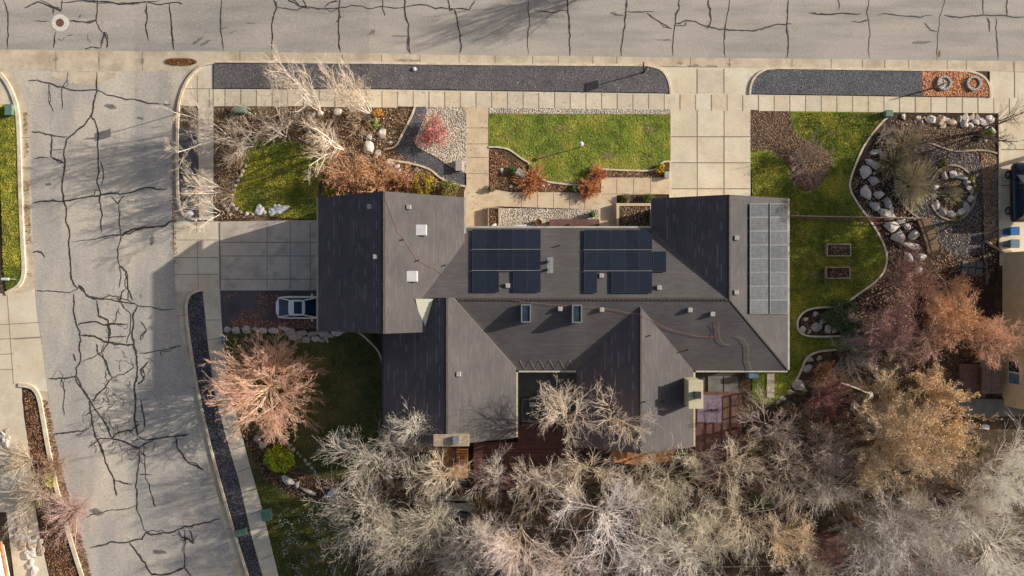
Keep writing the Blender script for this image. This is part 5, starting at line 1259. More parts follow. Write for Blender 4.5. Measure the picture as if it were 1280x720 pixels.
# small wooden bridge
br = empty('footbridge', G(1158, 293), 'small weathered plank footbridge with low rails in the rock garden', 'footbridge')
A, B = G(1153, 273), G(1166, 315); d_ = (B-A); L_ = d_.length; d_.normalize(); s = Vector((-d_.y, d_.x, 0))
mb = MB()
for i in range(14):
    c = A+d_*(L_*(i+.5)/14); z = .14+.14*math.sin(math.pi*(i+.5)/14); w_ = L_/14*.43
    P = [c+s*.5+d_*w_, c-s*.5+d_*w_, c-s*.5-d_*w_, c+s*.5-d_*w_]; mb.prism([(p.x, p.y) for p in P], z-.035, z)
mb.build('deck_planks', M['wood'], br)
for k in (-1, 1):
    mb = MB(); mb.tube([A+s*k*.52+d_*(L_*t)+Vector((0, 0, .42+.14*math.sin(math.pi*t))) for t in (0, .25, .5, .75, 1)], .03, 6); mb.build('handrail', M['wood_pale'], br)
    for t in (.02, .5, .98):
        p = A+s*k*.52+d_*(L_*t); mb = MB(); mb.tube([p, p+Vector((0, 0, .42+.14*math.sin(math.pi*t)))], .03, 6); mb.build('post', M['wood'], br)
# stepping stones / block steps near the neighbour
n_ = 0
for x, y in ((1206, 330), (1215, 330), (1224, 331), (1205, 339), (1214, 339), (1223, 340)):
    p = G(x, y); mb = MB(); mb.box(p.x-.25, p.y-.25, 0, p.x+.25, p.y+.25, .09); tag(mb.build('paving_stone', M['slab_grey'], bevel=.03, origin=p), 'grey square stepping stone by the curved grey edging', 'paving stone', 'stepping stones right of the rock garden')

# basketball hoop on the verge
hp = empty('basketball_hoop', G(804, 91, .1), 'small dark basketball hoop standing on the grey gravel strip', 'basketball hoop')
p = hp.location
mb = MB(); mb.tube([p, p+Vector((0, 0, 1.5))], .045, 8); mb.build('pole', M['black'], hp)
mb = MB(); mb.tube([p-Vector((0, 0, .02)), p+Vector((0, 0, .05))], .1, 10); mb.build('base', M['dark_metal'], hp)
mb = MB(); mb.tube([p+Vector((0, 0, 1.45)), p+Vector((-.25, -.02, 1.5))], .03, 6); mb.build('arm', M['black'], hp)
mb = MB(); mb.box(p.x-.29, p.y-.36, p.z+1.28, p.x-.26, p.y+.34, p.z+1.72); mb.build('backboard', M['dark_metal'], hp)
rim = MB(); rim.tube([p+Vector((-.29-.19+.19*math.cos(a), .19*math.sin(a), 1.38)) for a in [i*2*math.pi/20 for i in range(21)]], .012, 5); rim.build('rim', M['red_lens'], hp)
# lawn lamp and other posts
def lamp_post(px, py, h, label, name='lamp_post', arm=.25):
    o = empty(name, G(px, py), label, 'lamp post' if name == 'lamp_post' else 'post'); p = o.location
    mb = MB(); mb.tube([p, p+Vector((0, 0, h))], .035, 8); mb.build('pole', M['dark_metal'], o)
    mb = MB(); mb.lathe(p+Vector((0, 0, h)), [(.06, 0), (.17, .06), (.19, .10), (.05, .16), (.01, .18)], 16); mb.build('lamp_head', M['white'], o)
    return o
lamp_post(724.5, 184.5, 1.35, 'dark lamp post with white head standing on the front lawn')
# street sign
o = empty('street_sign', G(226, 141, .03), 'tall grey street sign post at the pavement corner beside white branches', 'street sign'); p = o.location
mb = MB(); mb.tube([p, p+Vector((0, 0, 2.55))], .035, 8); mb.build('post', M['dark_metal'], o)
mb = MB(); mb.box(p.x-.05, p.y-.34, p.z+2.0, p.x-.035, p.y+.34, p.z+2.5); mb.build('sign_plate', M['metal'], o)
mb = MB(); mb.box(p.x-.45, p.y-.012, p.z+2.55, p.x+.45, p.y+.012, p.z+2.72); mb.build('name_blade', M['green_box'], o)
# white mailbox at the left
o = empty('mailbox', G(20, 349), 'white mailbox on a post at the end of the grass strip', 'mailbox'); p = o.location
mb = MB(); mb.tube([p, p+Vector((0, 0, .8))], .04, 6); mb.build('post', M['wood_pale'], o)
mb = MB(); mb.box(p.x-.55, p.y-.11, p.z+.8, p.x+.1, p.y+.11, p.z+1.0); mb.build('box', M['white'], o, bevel=.06)
mb = MB(); mb.box(p.x+.10, p.y-.02, p.z+.9, p.x+.38, p.y+.02, p.z+.93); mb.build('flag', M['metal'], o)

# ================================================================== CARS
def superring(hw, zb, zt, n=16, pw=3.2):
    out = []
    for i in range(n):
        a = -math.pi/2+2*math.pi*i/n; c, s = math.cos(a), math.sin(a)
        y = hw*math.copysign(abs(c)**(2/pw), c); z = (zb+zt)/2+(zt-zb)/2*math.copysign(abs(s)**(2/pw), s); out.append((y, z))
    return out
def loft(mb, st):
    n = len(superring(1, 0, 1)); vs = []; fs = []
    for x, hw, zb, zt in st: vs += [(x, y, z) for y, z in superring(hw, zb, zt)]
    for i in range(len(st)-1):
        for k in range(n): fs.append((i*n+k, i*n+(k+1) % n, (i+1)*n+(k+1) % n, (i+1)*n+k)[::-1])
    fs.append(tuple(range(n))); fs.append(tuple(range((len(st)-1)*n, len(st)*n))[::-1])
    mb.add(vs, fs)
def make_car(name, label, loc, rz, L_, W_, paint, roofm, body_st, gh, sunroof=None, roofrails=False):
    """x forward; gh: greenhouse key points (rear base, rear top, front top, front base, belt z, roof z, base half width, top half width)"""
    o = empty(name, loc, label, 'car', rz=rz)
    def bd(nm_, mb, m, par=None, sm=False, bev=0):
        ob = mb.build(nm_, m, smooth=sm, bevel=bev); ob.parent = par or o; return ob
    mb = MB(); loft(mb, body_st); bd('body', mb, M[paint], sm=True)
    xb, xt, xf, xw, zb, zr, wb, wt = gh
    cor = {}
    for s in (-1, 1):
        cor[s] = [Vector((xb, s*wb*.93, zb)), Vector((xt, s*wt, zr)), Vector((xf, s*wt, zr)), Vector((xw, s*wb*.93, zb)), Vector(((xb+xt)/2*.2+.8*xt, s*wb, zb)), Vector(((xw+xf)/2*.3+.7*xf, s*wb, zb))]
    def quad(pts, ins=.0, t=.02):
        m_ = MB(); c = sum(pts, Vector())/4; pts = [c+(p-c)*(1-ins) for p in pts]
        n = (pts[1]-pts[0]).cross(pts[2]-pts[0]).normalized()
        m_.add(pts+[p-n*t for p in pts], [(0, 1, 2, 3), (7, 6, 5, 4), (0, 4, 5, 1), (1, 5, 6, 2), (2, 6, 7, 3), (3, 7, 4, 0)]); return m_
    # structure under the glass
    m_ = MB()
    k = .96
    lo = [(xb+.05, -wb*.9, zb-.1), (xw-.05, -wb*.9, zb-.1), (xw-.05, wb*.9, zb-.1), (xb+.05, wb*.9, zb-.1)]
    hi = [(xt, -wt*k, zr-.05), (xf, -wt*k, zr-.05), (xf, wt*k, zr-.05), (xt, wt*k, zr-.05)]
    m_.add(lo+hi, [(3, 2, 1, 0), (4, 5, 6, 7), (0, 1, 5, 4), (1, 2, 6, 5), (2, 3, 7, 6), (3, 0, 4, 7)]); bd('cabin', m_, M['black'])
    a, b = cor[-1], cor[1]
    bd('windshield', quad([a[3], b[3], b[2], a[2]], .10), M['glass_w'])
    bd('rear_window', quad([b[0], a[0], a[1], b[1]], .12), M['glass_w'])
    for s in (-1, 1):
        c = cor[s]
        P = [c[0], c[3], c[2], c[1]] if s < 0 else [c[3], c[0], c[1], c[2]]
        bd('side_window', quad(P, .08), M['glass_w'])
        for (i, j) in ((0, 1), (2, 3)):
            m_ = MB(); m_.tube([c[i], c[j]], .05, 6); bd('pillar', m_, M[paint])
        # mirror
        m_ = MB(); x = xw-.35; m_.box(x-.07, s*(W_/2+.08)-.10, zb, x+.07, s*(W_/2+.08)+.10, zb+.14); bd('wing_mirror', m_, M[paint], bev=.04)
    # roof panel, slightly crowned
    m_ = MB(); nx, ny = 6, 6; vs = []; fs = []
    for i in range(nx+1):
        for j in range(ny+1):
            u, v = i/nx*2-1, j/ny*2-1
            rr_ = 1-.06*(u*u*v*v)
            vs.append(((xt+xf)/2+u*(xf-xt)/2*1.04*rr_, v*wt*1.05*rr_, zr+.06-.05*v*v-.03*u*u))
    nv = len(vs); vs += [(x, y, z-.06) for x, y, z in vs]
    for i in range(nx):
        for j in range(ny):
            p0 = i*(ny+1)+j; f_ = (p0, p0+ny+1, p0+ny+2, p0+1); fs.append(f_); fs.append(tuple(x+nv for x in f_[::-1]))
    m_.add(vs, fs); rf = bd('roof', m_, M[roofm], sm=False)
    if sunroof:
        m_ = MB(); x0, x1, y_ = sunroof; m_.box(x0, -y_, zr+.03, x1, y_, zr+.067); bd('sunroof', m_, M['glass_w'], bev=.02)
    if roofrails:
        for s in (-1, 1):
            m_ = MB(); m_.tube([(xt, s*wt*.98, zr+.05), (xt+.15, s*wt*.98, zr+.11), (xf-.15, s*wt*.98, zr+.11), (xf, s*wt*.98, zr+.05)], .025, 6); bd('roof_rail', m_, M['metal'])
    for s in (-1, 1):
        for x in (-L_*.30, L_*.31):
            m_ = MB(); r_ = .34; y0 = s*(W_/2-.22); y1 = s*(W_/2+.015)
            pts = [(r_*.78, y0), (r_, y0+s*.03), (r_, y1-s*.03), (r_*.8, y1), (r_*.62, y1-s*.01)]
            vs = [(x+math.cos(t)*r, y, r_+math.sin(t)*r) for r, y in pts for t in [i*2*math.pi/24 for i in range(24)]]
            fs = [(i*24+k, i*24+(k+1) % 24, (i+1)*24+(k+1) % 24, (i+1)*24+k) for i in range(4) for k in range(24)]
            m_.add(vs, fs); w_ = MB(); wh = bd('wheel', m_, M['rubber'])
            for k in range(5):
                t = k*2*math.pi/5; w_.tube([(x, y1-s*.03, r_), (x+math.cos(t)*r_*.62, y1-s*.015, r_+math.sin(t)*r_*.62)], .04, 5)
            w_.tube([(x, y1-s*.06, r_), (x, y1-s*.045, r_)], r_*.62, 20); ob = w_.build('rim', M['rim']); ob.parent = wh
    for s in (-1, 1):
        m_ = MB(); m_.box(-L_/2+.03, s*W_*.33-.16, .75, -L_/2+.16, s*W_*.33+.16, .95); bd('tail_light', m_, M['red_lens'], bev=.04)
        m_ = MB(); m_.box(L_/2-.22, s*W_*.34-.18, .62, L_/2-.06, s*W_*.34+.14, .78); bd('headlight', m_, M['vent'], bev=.04)
    return o
M['glass_w'] = mat('car_glass', (.012, .03, .06), (.02, .05, .10), 1, rough=.06, spec=.8)
st = [(-2.28, .42, .48, .78), (-2.23, .62, .36, .93), (-2.13, .76, .30, 1.0), (-1.95, .86, .25, 1.04), (-1.65, .91, .22, 1.05), (-1.2, .925, .20, 1.04), (0, .925, .20, 1.0), (.9, .92, .20, .98), (1.5, .90, .22, .93), (1.95, .84, .27, .84), (2.18, .74, .34, .76), (2.26, .58, .42, .68)]
pc = G(384, 384)
make_car('parked_car', 'white hatchback with dark glass roof panel parked half under the garage eave', Vector((pc.x+.0, pc.y, pc.z+.01)), 0, 4.5, 1.85, 'car_white', 'car_white', st, (-2.02, -1.05, .22, 1.05, 1.0, 1.42, .84, .60), sunroof=(-.62, .02, .48))
st = [(-2.38, .72, .50, .95), (-2.33, .86, .38, 1.08), (-2.2, .93, .32, 1.15), (-1.8, .97, .28, 1.18), (0, .98, .27, 1.14), (1.1, .97, .28, 1.12), (1.7, .94, .3, 1.06), (2.1, .88, .34, .98), (2.3, .76, .42, .88), (2.37, .6, .5, .8)]
c = Wd(1266+15, 240, .9)
make_car('parked_car', 'black sport utility vehicle parked on the neighbouring driveway at the right edge', Vector((c.x, c.y, .034)), R(90), 4.75, 1.95, 'car_black', 'car_black', st, (-2.25, -1.9, .45, 1.35, 1.12, 1.72, .90, .70), roofrails=True, sunroof=(-.9, .1, .42))
# bins
for x, y, m_, lab in ((1257.5, 290, 'blue_bin', 'bright blue wheeled bin beside the black vehicle'), (1257.5, 305.5, 'teal_bin', 'pale blue grey wheeled bin below the bright blue bin')):
    p = G(x, y); o = empty('wheeled_bin', p, lab, 'bin')
    mb = MB(); mb.add([(p.x+a*.27, p.y+b*.24, .05) for a, b in ((-1, -1), (1, -1), (1, 1), (-1, 1))]+[(p.x+a*.34, p.y+b*.31, .95) for a, b in ((-1, -1), (1, -1), (1, 1), (-1, 1))], [(3, 2, 1, 0), (4, 5, 6, 7), (0, 1, 5, 4), (1, 2, 6, 5), (2, 3, 7, 6), (3, 0, 4, 7)])
    mb.build('body', M[m_], o, bevel=.02); mb = MB(); mb.box(p.x-.37, p.y-.34, .955, p.x+.37, p.y+.34, 1.02); l = mb.build('lid', M[m_], o, bevel=.03)
    mb = MB(); mb.tube([(p.x+.40, p.y-.25, .95), (p.x+.40, p.y+.25, .95)], .02, 6); mb.build('handle', M['black'], o)
    for s in (-1, 1):
        mb = MB(); mb.tube([(p.x+.28, p.y+s*.22, .1), (p.x+.28, p.y+s*.28, .1)], .1, 12); mb.build('wheel', M['rubber'], o)

# ================================================================== NEIGHBOUR HOUSE
nb = empty('house', (G(1258, 400).x, G(1258, 400).y, 0), 'cream neighbouring house cut by the right edge with two windows facing the deck', 'house')
xw = (1253-640)*q
mb = MB(); mb.box(xw, Wd(0, 506).y, 0, xw+12, Wd(0, 316).y, 2.7); mb.build('wall', M['stucco'], nb)
mb = MB(); mb.slab([(xw-.0+.55, Wd(0, 510).y, 2.98), (xw+6.5, Wd(0, 510).y, 5.2), (xw+6.5, Wd(0, 312).y, 5.2), (xw+.55, Wd(0, 312).y, 2.98)], .16)
for i in range(1, len(mb.mi)): mb.mi[i] = 1
mb.build('roof', [M['shingle_shade'], M['trim']], nb, uvf=lambda p: (p[1], abs(p[0]-xw-6.5)*1.1))
mb = MB(); mb.box(xw+.42, Wd(0, 510).y, 2.82, xw+.54, Wd(0, 312).y, 2.94); mb.build('gutter', M['glass_teal'], nb)
for i, (y0, y1) in enumerate(((452, 465), (467, 480))):
    mb = MB(); a, b = Wd(0, y1, 1.4).y, Wd(0, y0, 1.4).y; mb.box(xw-.02, a, .75, xw+.01, b, 1.95); w_ = mb.build('window', M['glass_teal'] if i else M['glass'], nb)
    f = MB(); f.box(xw-.04, a-.06, .69, xw, b+.06, .748); f.box(xw-.04, a-.06, 1.952, xw, b+.06, 2.01); f.box(xw-.04, a-.06, .748, xw, a-.002, 1.952); f.box(xw-.04, b+.002, .748, xw, b+.06, 1.952); f.build('frame', M['white'], w_)
mb = MB(); mb.lathe((xw-.14, Wd(0, 428, 1.5).y, 1.3), [(.05, 0), (.12, .08), (.12, .3), (.04, .36)], 12); mb.build('wall_lamp', M['metal'], nb)
deck('deck', [(1200, 455), (1232, 455), (1232, 497), (1212, 497), (1200, 480)], .35, 'brick_paver', 'low dark red deck below the orange tree at the neighbouring house', 'deck')
deck('deck', [(1229, 440), (1253, 440), (1253, 492), (1229, 492)], .95, 'deck_grey', 'raised grey brown plank deck against the cream neighbouring wall', 'deck')
# wall left of neighbour (white post pieces)
mb = MB(); a = G(1230, 301); b = G(1250, 314); mb.tube([a+Vector((0, 0, .15)), b+Vector((0, 0, .15))], [.13, .11], 8); mb.tube([b+Vector((0, 0, .16)), G(1262, 315, .16)], .12, 8)
tag(mb.build('fallen_log', M['wood_pale'], origin=(a+b)/2), 'pale log lying between curved edging and neighbouring garage', 'log')
# property fence in the back garden
f = empty('fence', G(888, 700), 'thin pale fence at the bottom edge among the branches', 'fence')
for A_, B_ in (((887, 672), (889, 725)), ((889, 701), (960, 700))):
    a, b = G(*A_), G(*B_)
    for i in range(4):
        p = a.lerp(b, i/3); mb = MB(); mb.box(p.x-.04, p.y-.04, 0, p.x+.04, p.y+.04, 1.3); mb.build('post', M['wood_pale'], f)
    mb = MB(); mb.tube([a+Vector((0, 0, 1.25)), b+Vector((0, 0, 1.25))], .04, 5); mb.build('rail', M['wood_pale'], f)
# structure across the street, lower left corner
o = empty('shed', G(2, 700), 'pale roofed structure with a rusty edge at the lower left corner', 'shed')
mb = MB(); mb.prism([(G(-60, 678).x, G(-60, 678).y), (G(10, 678).x, G(10, 678).y), (G(20, 730).x, G(20, 730).y), (G(-60, 730).x, G(-60, 730).y)], -.6, 1.2); mb.build('roof', M['snow'], o)
mb = MB(); mb.tube([G(11, 672, .9), G(21, 725, .9)], .12, 6); mb.build('edge_beam', M['deck_orange'], o)

# ================================================================== ROCKS
rocks([(1129, 146, 8), (1146, 148, 9), (1151, 154, 9), (1163, 149, 12), (1174, 151, 11), (1180, 148, 14, 7, 20), (1178, 158, 8), (1190, 153, 14, 8, -10), (1199, 149, 9), (1206, 149, 12), (1213, 147, 11), (1218, 152, 10), (1204, 156, 9), (1213, 157, 8), (1222, 148, 10), (1228, 152, 10), (1236, 150, 12), (1232, 158, 9), (1240, 163, 10), (1225, 175, 7), (1232, 176, 5)],
      'pale boulder in the row along the pavement at the top of the rock garden', 'pale boulders along the pavement', 1, ('rock', 'rock', 'rock_grey', 'rock_tan'))
rocks([(1094, 190, 7, 12, 80), (1103, 194, 9, 9, 0), (1086, 202, 11, 9, 30), (1094, 207, 11, 9, -30), (1081, 216, 13, 18, 20), (1091, 227, 13, 12, 10), (1093, 217, 6), (1082, 240, 14, 21, -20), (1098, 244, 12, 11, 0), (1094, 258, 15, 12, 15), (1109, 254, 10, 12, 0), (1107, 269, 22, 13, 20), (1114, 262, 7), (1114, 284, 17, 15, 0), (1125, 276, 13, 10, 0), (1133, 283, 9, 8, 0), (1123, 296, 19, 16, -10), (1142, 294, 15, 11, -30), (1137, 307, 20, 11, 10), (1148, 311, 6), (1135, 322, 15, 10, 30), (1151, 322, 12, 10, 0), (1147, 337, 12, 9, 0), (1133, 345, 13, 9, 0)],
      'large pale pinkish boulder in the band inside the curved lawn edge', 'boulders inside the curved lawn edge', 2, ('rock', 'rock_grey', 'rock'))
ang = [(-115, 9), (-88, 9), (-62, 12), (-38, 9), (-15, 10), (12, 9), (40, 10), (67, 10), (95, 10), (120, 9), (147, 9), (175, 8), (-160, 8)]
rocks([(1190+23*math.cos(R(a))*1.0, 243+25*math.sin(R(a)), d_+1.5) for a, d_ in ang], 'white stone of the ring around the round planting bed', 'white stones in a ring', 3, ('rock', 'rock', 'rock_grey'))
rocks([(1019, 393, 9), (1007, 399, 6), (1027, 403, 9), (1003, 413, 10), (1020, 409, 14, 10, -30), (1035, 411, 11), (1043, 413, 9), (1051, 412, 8), (1012, 414, 6)], 'rounded stone in the looped bed right of the roof corner', 'stones in the looped bed', 4, ('rock', 'rock_grey'))
rocks([(1011, 449, 8), (1009, 461, 11), (1024, 447, 8), (997, 481, 17, 12, 0), (988, 490, 9), (977, 498, 8), (972, 503, 6), (1086, 495, 13), (1068, 505, 10), (1095, 470, 7)], 'grey stone along the narrow dark bed below the right lawn', 'stones below the right lawn', 5, ('rock_grey', 'rock_grey', 'rock'))
rocks([(284, 412, 8), (295, 413, 12, 8, 0), (308, 412, 11, 9, 0), (320, 412, 9), (329, 413, 11, 7, 0), (342, 413, 15, 7, 0), (357, 411, 15, 8, 10), (364, 416, 14, 9, 0), (369, 421, 18, 11, 0), (379, 416, 14, 8, 0), (383, 425, 11, 9, 0), (390, 418, 12, 8, 0), (395, 424, 10, 8, 0), (399, 416, 9, 8, 0), (406, 418, 14, 9, 0), (402, 425, 8), (413, 419, 8), (422, 416, 14, 10, 0), (408, 424, 7), (430, 413, 9)], 'pale grey boulder in the retaining row below the parking pad', 'boulders below the parking pad', 6, ('rock_grey', 'rock', 'rock_grey'))
rocks([(303+1.5*math.sin(i*1.7), 176+i*4.2, 5.5) for i in range(8)]+[(307, 208, 5), (304, 214, 6), (301, 220, 6), (298, 226, 6), (295, 232, 5), (293, 238, 6), (291, 244, 6), (290, 250, 6), (291, 256, 6), (295, 261, 7), (301, 265, 6), (309, 267, 7), (317, 268, 6), (285, 262, 6), (280, 256, 5), (288, 268, 5)], 'small tan stone edging the left side of the lawn under the birches', 'small stones edging the left lawn', 7, ('rock_tan', 'rock', 'rock_tan'), hmul=.8)
rocks([(330, 264, 9), (338, 265, 7)], 'white round stone at the lower edge of the lawn under the birches', 'white stones at the driveway edge', 8, ('rock',))
rocks([(238, 268, 10, 8, 0)], 'single white boulder at the rounded end of the narrow gravel strip', 'white boulder at the strip end', 9, ('snow',))
rocks([(401, 142, 9), (392, 144, 8), (422, 140, 10), (459, 146, 9), (477, 167, 13, 15, 0), (461, 185, 14, 17, 0), (472, 192, 10), (487, 205, 12, 7, 0), (496, 208, 7), (493, 216, 7), (488, 179, 6), (499, 213, 5), (524, 213, 5), (470, 150, 8), (462, 172, 9), (382, 160, 7)], 'pale rock between bare bushes left of the gravel path', 'rocks left of the gravel path', 10, ('rock', 'rock_grey', 'rock'))
rocks([(355+i*4.3+rnd.uniform(-1, 1), 548+i*4.6 if i < 9 else 590, 5.5) for i in range(10)]+[(322, 549, 11, 8, 0), (329, 556, 10), (360, 601, 17, 11, 30), (383, 613, 17, 7, 25), (393, 618, 12, 5, 20), (372, 606, 8)], 'pale stone edging the dark bed by the yellow green shrub', 'stones by the yellow green shrub', 11, ('rock', 'rock_grey'))
rocks([(417, 615, 14, 9, -30), (410, 620, 12, 6, 0), (486, 598, 12, 8, 0), (440, 604, 12, 6, 0), (468, 610, 12, 6, 0)], 'snow covered stone under the wide bare tree', 'snow covered stones', 12, ('snow',))
lr = []
for i in range(34):
    t = rnd.random(); lr.append((22+t*26+rnd.uniform(-11, 11), 655+t*55+rnd.uniform(-18, 12), rnd.uniform(8, 12)))
lr = [p for p in lr if p[0] > 22+max(0, (p[1]-680))*.1]
rocks(lr, 'white boulder in the pile at the lower left corner', 'white boulders lower left', 13, ('rock', 'rock', 'rock_tan'))
rocks([(3+rnd.uniform(-3, 12), 544+rnd.uniform(-8, 20), rnd.uniform(6, 9)) for _ in range(9)]+[(57, 601, 11, 9, 0), (24, 598, 8), (36, 596, 11)], 'stone among the shrubs across the side street', 'stones across the side street', 14, ('rock', 'rock_tan'))
rocks([(621+i*9.5+rnd.uniform(-2, 2), 231+rnd.uniform(-7, 3), 4.5) for i in range(12)]+[(757+i*10, 218, 4) for i in range(6)]+[(745, 234, 7), (742, 228, 5), (627, 213, 6)], 'small pale stone in the front flower bed', 'small stones in the flower bed', 15, ('rock', 'rock_tan'))
# snow remains
def snow(px, label, seed, h=.12):
    rn = random.Random(seed); mb = MB()
    px = smooth_px([(x+rn.uniform(-1, 1), y+rn.uniform(-1, 1)) for x, y in px], 2, True)
    P = [G(x, y) for x, y in px]; c = sum(P, Vector())/len(P); n = len(P); vs = []; fs = []
    for k, z in ((1, .045), (.88, .045+h*.6), (.6, .045+h), (.25, .045+h*1.05)):
        for p in P:
            w_ = 1+.75*noise.noise(Vector((p.x*3.3+seed, p.y*3.3, k*.6)))
            vs.append((c.x+(p.x-c.x)*k*w_, c.y+(p.y-c.y)*k*w_, p.z+z))
    for i in range(3):
        for k in range(n): fs.append((i*n+k, i*n+(k+1) % n, (i+1)*n+(k+1) % n, (i+1)*n+k)[::-1])
    fs.append(tuple(range(3*n, 4*n))[::-1])
    mb.add(vs, fs); tag(mb.build('snow_pile', M['snow'], origin=(c.x, c.y, c.z)), label, 'snow')
snow([(321, 258), (327, 254), (331, 262), (326, 268), (320, 266)], 'small white snow remnant at the driveway edge, left one', 1)
snow([(336, 258), (345, 256), (356, 257), (357, 264), (348, 268), (340, 270), (336, 264)], 'largest snow remnant at the upper edge of the left driveway', 2)
snow([(641, 281), (660, 280), (668, 282), (667, 285), (641, 285)], 'snow strip under the front eave left of the brown pot', 3)
snow([(724, 281), (738, 280), (746, 283), (745, 287), (724, 286)], 'snow strip under the front eave at the right end of the bench', 4)
snow([(772, 283), (780, 278), (792, 282), (804, 283), (804, 288), (771, 288)], 'snow bank in the masonry raised bed beside the eave', 5, .35)
snow([(610, 280), (623, 280), (623, 285), (610, 285)], 'snow at the lower end of the narrow wooden planter', 6, .5)
snow([(1208, 530), (1215, 528), (1217, 535), (1209, 536)], 'small snow patch below the neighbouring concrete path', 7)
snow([(1224, 529), (1234, 529), (1236, 536), (1227, 538)], 'round snow patch below the neighbouring concrete path', 8)
snow([(932, 685), (935, 683), (940, 700), (936, 701)], 'narrow snow patch by the pale fence at the bottom', 9, .03)
# ================================================================== TREES AND SHRUBS
def at(cx, cy, h, k=.6):
    p = Wd(cx, cy, k*h); return Vector((p.x, p.y, g(p.x)))
def T(name, label, cx, cy, rp, h, seed, style, cb, ct, group=None, **kw):
    k = .6 if style in ('vase', 'dense') else .5
    return tree(name, label, 'tree' if 'tree' in name or 'birch' in name else 'shrub', at(cx, cy, h, k), h, rp/S*(1-k*h/H), seed, style, cb, ct, group, **kw)
WH = (.86, .81, .74); WHt = (.72, .58, .45)       # birch
GY = (.46, .38, .31); GYt = (.72, .63, .54)       # grey bare tree
PK = (.62, .46, .22); PKt = (.90, .78, .76)       # pinkish white twigs
OC = (.55, .38, .20); OCt = (.66, .52, .36)
# birches in the left yard
BG = 'bare white birches of the left front yard'
T('birch_tree', 'bare white birch leaning over the pavement at the green utility box', 258, 158, 50, 5.5, 101, 'multi', WH, WHt, BG, trunk_r=.055, lean=(-.25, .05), dens=1.2)
T('birch_tree', 'bare white birch spreading low over the left end of the lawn', 338, 158, 50, 5.5, 102, 'multi', WH, WHt, BG, trunk_r=.055, lean=(-.1, .1), dens=1.15)
T('birch_tree', 'tall white birch reaching over the grey gravel strip, left of two', 378, 118, 42, 8.5, 103, 'multi', WH, WHt, BG, trunk_r=.065, lean=(-.08, .22), dens=1.1)
T('birch_tree', 'tall white birch reaching over the grey gravel strip, right of two', 428, 125, 40, 8.0, 104, 'multi', WH, WHt, BG, trunk_r=.06, lean=(-.02, .25), dens=1.05)
T('birch_tree', 'bare white birch with thick pale limbs above the lawn edge', 415, 176, 44, 6, 105, 'multi', WH, WHt, BG, trunk_r=.06, lean=(-.15, -.05), dens=1.1)
T('birch_tree', 'small white birch by the pavement left of the lawn', 262, 232, 34, 3.6, 106, 'multi', WH, WHt, BG, trunk_r=.035, lean=(-.5, .0), dens=1.0)
T('birch_tree', 'low white birch overhanging the narrow gravel strip end', 258, 262, 32, 3.2, 107, 'multi', WH, WHt, BG, trunk_r=.035, lean=(-.5, .05), dens=1.0)
T('birch_tree', 'white birch with drooping twigs between the box and the two tall birches', 298, 172, 46, 4.6, 126, 'multi', WH, WHt, BG, trunk_r=.05, lean=(-.3, .0), dens=1.1)
T('birch_tree', 'slender white birch leaning to the pavement near the bright green shrub', 452, 128, 32, 6.5, 125, 'multi', WH, WHt, BG, trunk_r=.05, lean=(-.08, .2), dens=1.0)
T('bare_shrub', 'tangle of bare beige twigs between the two tall birches', 402, 158, 30, 2.2, 108, 'shrub', (.48, .36, .26), (.62, .50, .38), dens=1.1)
T('bare_shrub', 'bare beige twiggy shrub at the upper end of the planting bed', 450, 150, 24, 1.8, 109, 'shrub', (.42, .30, .21), (.55, .43, .32), dens=1.0)
T('bare_shrub', 'bare tan shrub beside the pavement edge under the leaning birch', 285, 196, 24, 1.8, 110, 'shrub', (.40, .30, .22), (.54, .43, .32), dens=1.0)
T('bare_shrub', 'small tan shrub below the stone edging of the left bed', 280, 240, 18, 1.4, 111, 'shrub', (.40, .30, .22), (.54, .43, .32), dens=.9)
RUS = [(.52, .28, .14), (.62, .36, .20), (.44, .22, .11), (.66, .44, .27)]
T('copper_shrub', 'wide copper brown shrub along the garage eave at the lawn corner', 432, 216, 34, 2.6, 112, 'shrub', (.48, .33, .22), (.62, .38, .24), leaf=(RUS, .045), nleaf=3200, dens=1.1)
T('copper_shrub', 'copper brown shrub above the garage ridge end', 470, 218, 28, 2.2, 113, 'shrub', (.48, .33, .22), (.62, .38, .24), leaf=(RUS, .045), nleaf=3000, dens=1.1)
T('copper_shrub', 'rusty brown shrub under the pale rocks by the gravel path', 500, 226, 18, 1.6, 114, 'shrub', (.42, .27, .18), (.55, .30, .18), leaf=(RUS, .045), nleaf=2000)
leafy('leafy_shrub', 'yellow green shrub with orange leaves against the garage eave', at(528, 229, 1.5), 1.5, 1.05, 115, [(.34, .30, .04), (.22, .26, .04), (.50, .26, .06), (.44, .34, .05)], 3200, .055)
leafy('leafy_shrub', 'olive green shrub at the garage corner beside the footpath', at(560, 235, 1.2), 1.2, .95, 116, [(.20, .22, .05), (.26, .27, .08), (.34, .29, .12)], 2600, .05)
leafy('leafy_shrub', 'small bright green shrub among bare bushes near the pavement', at(466, 153, .8), .8, .5, 117, [(.22, .34, .05), (.16, .26, .04)], 900, .05)
leafy('leafy_shrub', 'small orange leaved shrub beside the bright green one', at(472, 142, .9), .9, .5, 118, [(.62, .28, .06), (.55, .36, .08)], 800, .05)
leafy('leafy_shrub', 'low green shrub at the lawn corner near the garage', at(410, 238, .7), .7, .6, 119, [(.26, .30, .03), (.34, .36, .05)], 900, .05)
T('barberry_shrub', 'dark red barberry shrub on the pale pebbles', 541, 163, 22, 1.5, 120, 'shrub', (.42, .20, .18), (.58, .27, .24), leaf=([(.55, .20, .18), (.42, .12, .12), (.68, .34, .30)], .045), nleaf=3400, dens=1.0)
